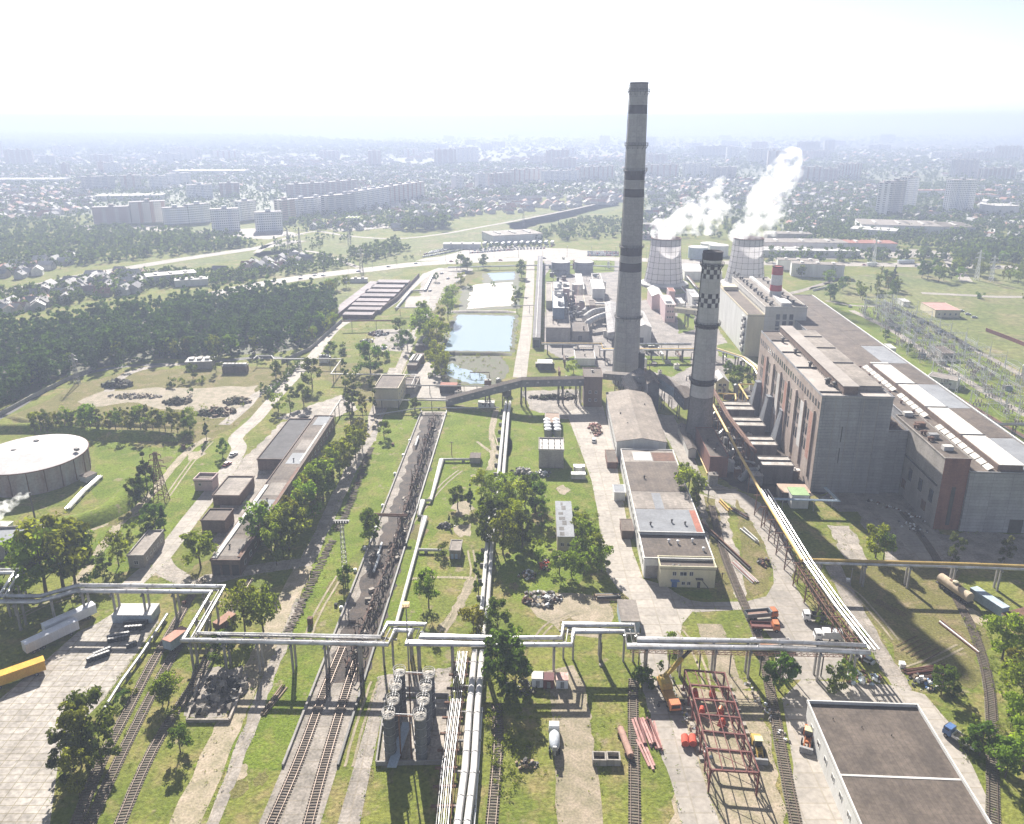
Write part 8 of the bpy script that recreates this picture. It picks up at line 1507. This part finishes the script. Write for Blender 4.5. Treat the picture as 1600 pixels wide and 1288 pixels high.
for px,n,lab,grp in zones:
    for x,y in scatter(px,n,rr):
        o = bpy.data.objects.new('family_house',rr.choice(HM)); link(o); o.location = (x,y,0); o.rotation_euler = (0,0,rr.choice((0,.1,1.5,1.65,.4))); tag(o,lab,'house',grp)
Vw,Fw,k = [[],[],[]],[[],[],[]],0
town = [([(-40,350),(140,335),(150,300),(-40,290)],420),([(-40,300),(420,300),(460,262),(-40,262)],620),([(420,300),(760,305),(800,262),(450,255)],640),([(760,300),(980,300),(985,245),(800,250)],360),([(560,340),(800,335),(980,318),(985,300),(700,300)],330),([(1005,330),(1240,330),(1240,280),(1005,280)],330),([(1240,340),(1370,340),(1400,285),(1240,290)],220),([(1430,345),(1640,345),(1640,285),(1520,285)],300),([(1240,275),(1640,280),(1640,228),(1240,228)],500),([(600,262),(1240,262),(1240,222),(600,222)],700),([(-40,265),(600,262),(600,246),(-40,246)],360)]
VA,FA = [],[]; VB,FB = [],[]
for px,n in town:
    for x,y in scatter(px,n,rr):
        sc = rr.uniform(.75,1.25)*(1 if y < 2500 else 1.5); V,F,V2,F2 = housegeo(9*sc,11*sc,4.2*sc,2.6*sc,x,y,rr.choice((0,.2,1.5,1.7))); n0 = len(VA); VA += V; FA += [tuple(i+n0 for i in f) for f in F]; n0 = len(VB); VB += V2; FB += [tuple(i+n0 for i in f) for f in F2]
b = MB(); b.v = VA+VB; b.f = FA+[tuple(i+len(VA) for i in f) for f in FB]; o = b.build('distant_houses',[HWALL[0]]+HR,loc=Vector((0,0,0)))
mi = [0]*len(FA)+[1+(j//2*7919)%5 for j in range(len(FB))]; o.data.polygons.foreach_set('material_index',mi); tag(o,kind='stuff')
# distant trees as one mass of small crowns
fv = [crown('round',s+400,26,2.6,7)[:2] for s in range(5)]; LF_F = leafmat('distant_leaf',(.055,.085,.022),.42); sp_ = []
for px,n,h0,h1 in [([(-60,440),(130,415),(330,395),(400,384),(360,372),(200,360),(60,362),(-60,372)],1000,6,13),([(-60,372),(60,362),(140,355),(150,345),(-60,345)],120,8,14),([(-60,500),(100,478),(250,452),(400,440),(400,430),(260,426),(120,440),(-60,470)],520,5,10),([(330,440),(500,425),(560,415),(500,402),(400,412)],150,5,10),([(400,385),(470,372),(560,372),(470,402),(430,402)],50,4,9),([(440,362),(560,362),(760,335),(760,318),(560,338),(440,350)],330,6,12),([(540,395),(620,378),(640,392),(560,412)],70,6,12),([(630,363),(700,360),(700,353),(632,355)],34,15,20),([(470,345),(700,318),(985,305),(985,296),(700,300),(480,330)],420,6,12),([(830,380),(985,372),(985,345),(900,345),(840,365)],180,6,11),([(1000,375),(1240,375),(1240,300),(1000,300)],720,6,12),([(1200,412),(1480,410),(1480,396),(1200,398)],90,8,13),([(1240,385),(1640,392),(1640,330),(1240,330)],1300,7,13),([(1480,412),(1640,412),(1640,380),(1500,388)],230,9,15),([(1240,330),(1640,335),(1640,285),(1240,290)],1500,7,13),([(-60,345),(470,330),(470,262),(-60,262)],3600,6,12),([(470,330),(985,300),(985,250),(470,262)],3200,6,12),([(1000,300),(1640,290),(1640,235),(1000,235)],3000,8,16),([(600,250),(1640,240),(1640,212),(600,218)],1800,10,20),([(-40,265),(600,258),(600,244),(-40,246)],600,8,16),([(-40,246),(640,246),(700,232),(420,214),(-40,210)],3600,18,34),([(655,404),(720,395),(800,380),(860,384),(800,390)],14,4,7),([(560,412),(660,404),(660,402),(560,408)],10,3,6)]:
    for x,y in scatter(px,n,rr): h = rr.uniform(h0,h1); w = rr.uniform(.8,1.25)*(1 if y < 2200 else 1.7); sp_.append((x,y,-h*.12,h/10*w,h/10,rr.uniform(0,6.28)))
merged('distant_trees',fv,sp_,LF_F)
# wooded ridge on the left skyline and far woods
FW = mat('far_wood_ground',(.045,.062,.035),(.03,.045,.025),scale=.004,fine=.3,bump=6,bscale=.02)
for px,hh in [([(-60,247),(120,246),(330,248),(560,252),(640,246),(720,238),(640,226),(420,212),(-60,208)],5),([(720,232),(900,228),(980,224),(900,216),(740,218)],4),([(1000,205),(1300,203),(1640,206),(1640,199),(1000,199)],12),([(1300,236),(1640,232),(1640,222),(1340,224)],10)]:
    q = [P(x,y) for x,y in px]; c = sum(q,Vector())/len(q); b = MB(); n = len(q); top = [c+(v-c)*.88+Vector((0,0,hh)) for v in q]; b.add([v+Vector((0,0,.4)) for v in q]+top,[tuple(range(n,2*n))]+[(i,(i+1)%n,n+(i+1)%n,n+i) for i in range(n)]); o = b.build('hills',FW)
    if o.data.polygons[0].normal.z < 0: o.data.flip_normals()
    tag(o,kind='structure')
TOWNG = mat('town_ground',(.19,.19,.13),(.09,.11,.05),scale=.012,fine=.3)
for i,px in enumerate([[(-60,352),(140,335),(470,340),(760,318),(985,300),(985,246),(600,246),(-60,248)],[(1000,340),(1640,345),(1640,215),(1000,215)],[(600,246),(985,246),(985,212),(740,212)]]): sheet('town_ground',px,TOWNG,.02+.02*i,jag=20,seed=i)
# ================================================================ steam
SM = bpy.data.materials.new('steam'); SM.use_nodes = True; t = SM.node_tree; t.nodes.remove(t.nodes['Principled BSDF'])
def steam(name, label, anchor, blobs, dens, cell, size, seed):
    """puffs (column px, row px, radius m) at the depth of their source, merged into one closed cloud with a billowed skin and uneven density"""
    Y = anchor.y; b = MB(); g = random.Random(seed)
    def ico(c, r, n=14):
        prof = [(r*math.sin(math.pi*i/9), -r*math.cos(math.pi*i/9)) for i in range(10)]; prof[0] = (r*.02,-r); prof[-1] = (r*.02,r); b.lathe(c,prof,n)
    for px,py,r in blobs:
        z = ZAT(py,Y); c = Vector((XH(px,Y,z),Y+g.uniform(-.3,.3)*r,z)); ico(c,r)
        for k in range(7): d = Vector((g.gauss(0,1),g.gauss(0,1),g.gauss(0,1))).normalized(); ico(c+d*r*.75,r*g.uniform(.3,.5))
    m = bpy.data.materials.new(name+'_vapour'); m.use_nodes = True; t = m.node_tree; L = t.links.new; t.nodes.remove(t.nodes['Principled BSDF'])
    v = t.nodes.new('ShaderNodeVolumePrincipled'); v.inputs['Color'].default_value = (1,1,1,1); v.inputs['Anisotropy'].default_value = .45
    tc = _n(t,'ShaderNodeTexCoord'); n = _n(t,'ShaderNodeTexNoise'); n.inputs['Scale'].default_value = 1/size; n.inputs['Detail'].default_value = 4; L(tc.outputs['Object'],n.inputs['Vector'])
    mr = _n(t,'ShaderNodeMapRange'); mr.inputs[1].default_value = .43; mr.inputs[2].default_value = .68; mr.inputs[3].default_value = 0; mr.inputs[4].default_value = dens; L(n.outputs['Fac'],mr.inputs[0]); L(mr.outputs[0],v.inputs['Density']); L(v.outputs[0],t.nodes['Material Output'].inputs['Volume'])
    o = b.build(name,m); md = o.modifiers.new('merge','REMESH'); md.mode = 'VOXEL'; md.voxel_size = cell
    tx = bpy.data.textures.new(name,'CLOUDS'); tx.noise_scale = size*.9; tx.noise_depth = 3; d = o.modifiers.new('billow','DISPLACE'); d.texture = tx; d.strength = size*1.0; d.mid_level = .45
    return tag(o,label,'steam')
ct1, ct2 = P(1036.5,444.5), P(1163,444.5)
steam('steam_plume','white steam plume leaning right from the left cooling tower with a loose puff above',ct1,[(1024,366,5),(1050,366,6),(1030,362,8),(1040,360,10),(1052,354,10),(1062,345,9),(1072,338,9),(1082,346,9),(1090,332,8),(1100,322,9),(1112,316,8),(1122,312,6),(1118,330,7),(1122,287,5),(1130,284,3.5),(1100,345,9),(1115,340,8),(1128,320,7),(1090,352,8),(1108,356,7),(1076,322,6),(1118,302,6)],.13,1.4,8,1)
steam('steam_plume','tall white steam plume rising right from the cooling tower behind the white hall',ct2,[(1150,366,6),(1178,366,6),(1160,362,9),(1172,358,11),(1184,354,9),(1188,342,11),(1186,328,11),(1192,314,12),(1200,302,12),(1208,290,10),(1216,276,10),(1222,262,9),(1232,250,8),(1240,240,5.5),(1206,322,11),(1200,338,10),(1216,300,10),(1228,280,9),(1238,262,8),(1204,352,8),(1244,246,5)],.13,1.5,9,2)
steam('smoke_puff','small white smoke trail blowing left from the thin black stack',STK,[(48,770,.6),(42,773,.9),(34,777,1.2),(26,782,1.5),(16,788,1.9),(6,794,2.3),(-6,800,2.8),(-22,806,3.2)],.5,.4,2.0,3)
# ================================================================ haze
HAZE = 0.00040
hb = MB(); hb.box((0, 14000, -1.0), (56000, 29000, 176))
hz = hb.build('haze', None); hz.data.materials.clear()
hm = bpy.data.materials.new('summer_haze'); hm.use_nodes = True; t = hm.node_tree; t.nodes.remove(t.nodes['Principled BSDF'])
pv = t.nodes.new('ShaderNodeVolumePrincipled'); pv.inputs['Color'].default_value = (.43,.49,.65,1); pv.inputs['Density'].default_value = HAZE; pv.inputs['Anisotropy'].default_value = .2
t.links.new(pv.outputs[0], t.nodes['Material Output'].inputs['Volume']); hz.data.materials.append(hm); tag(hz, kind='stuff')
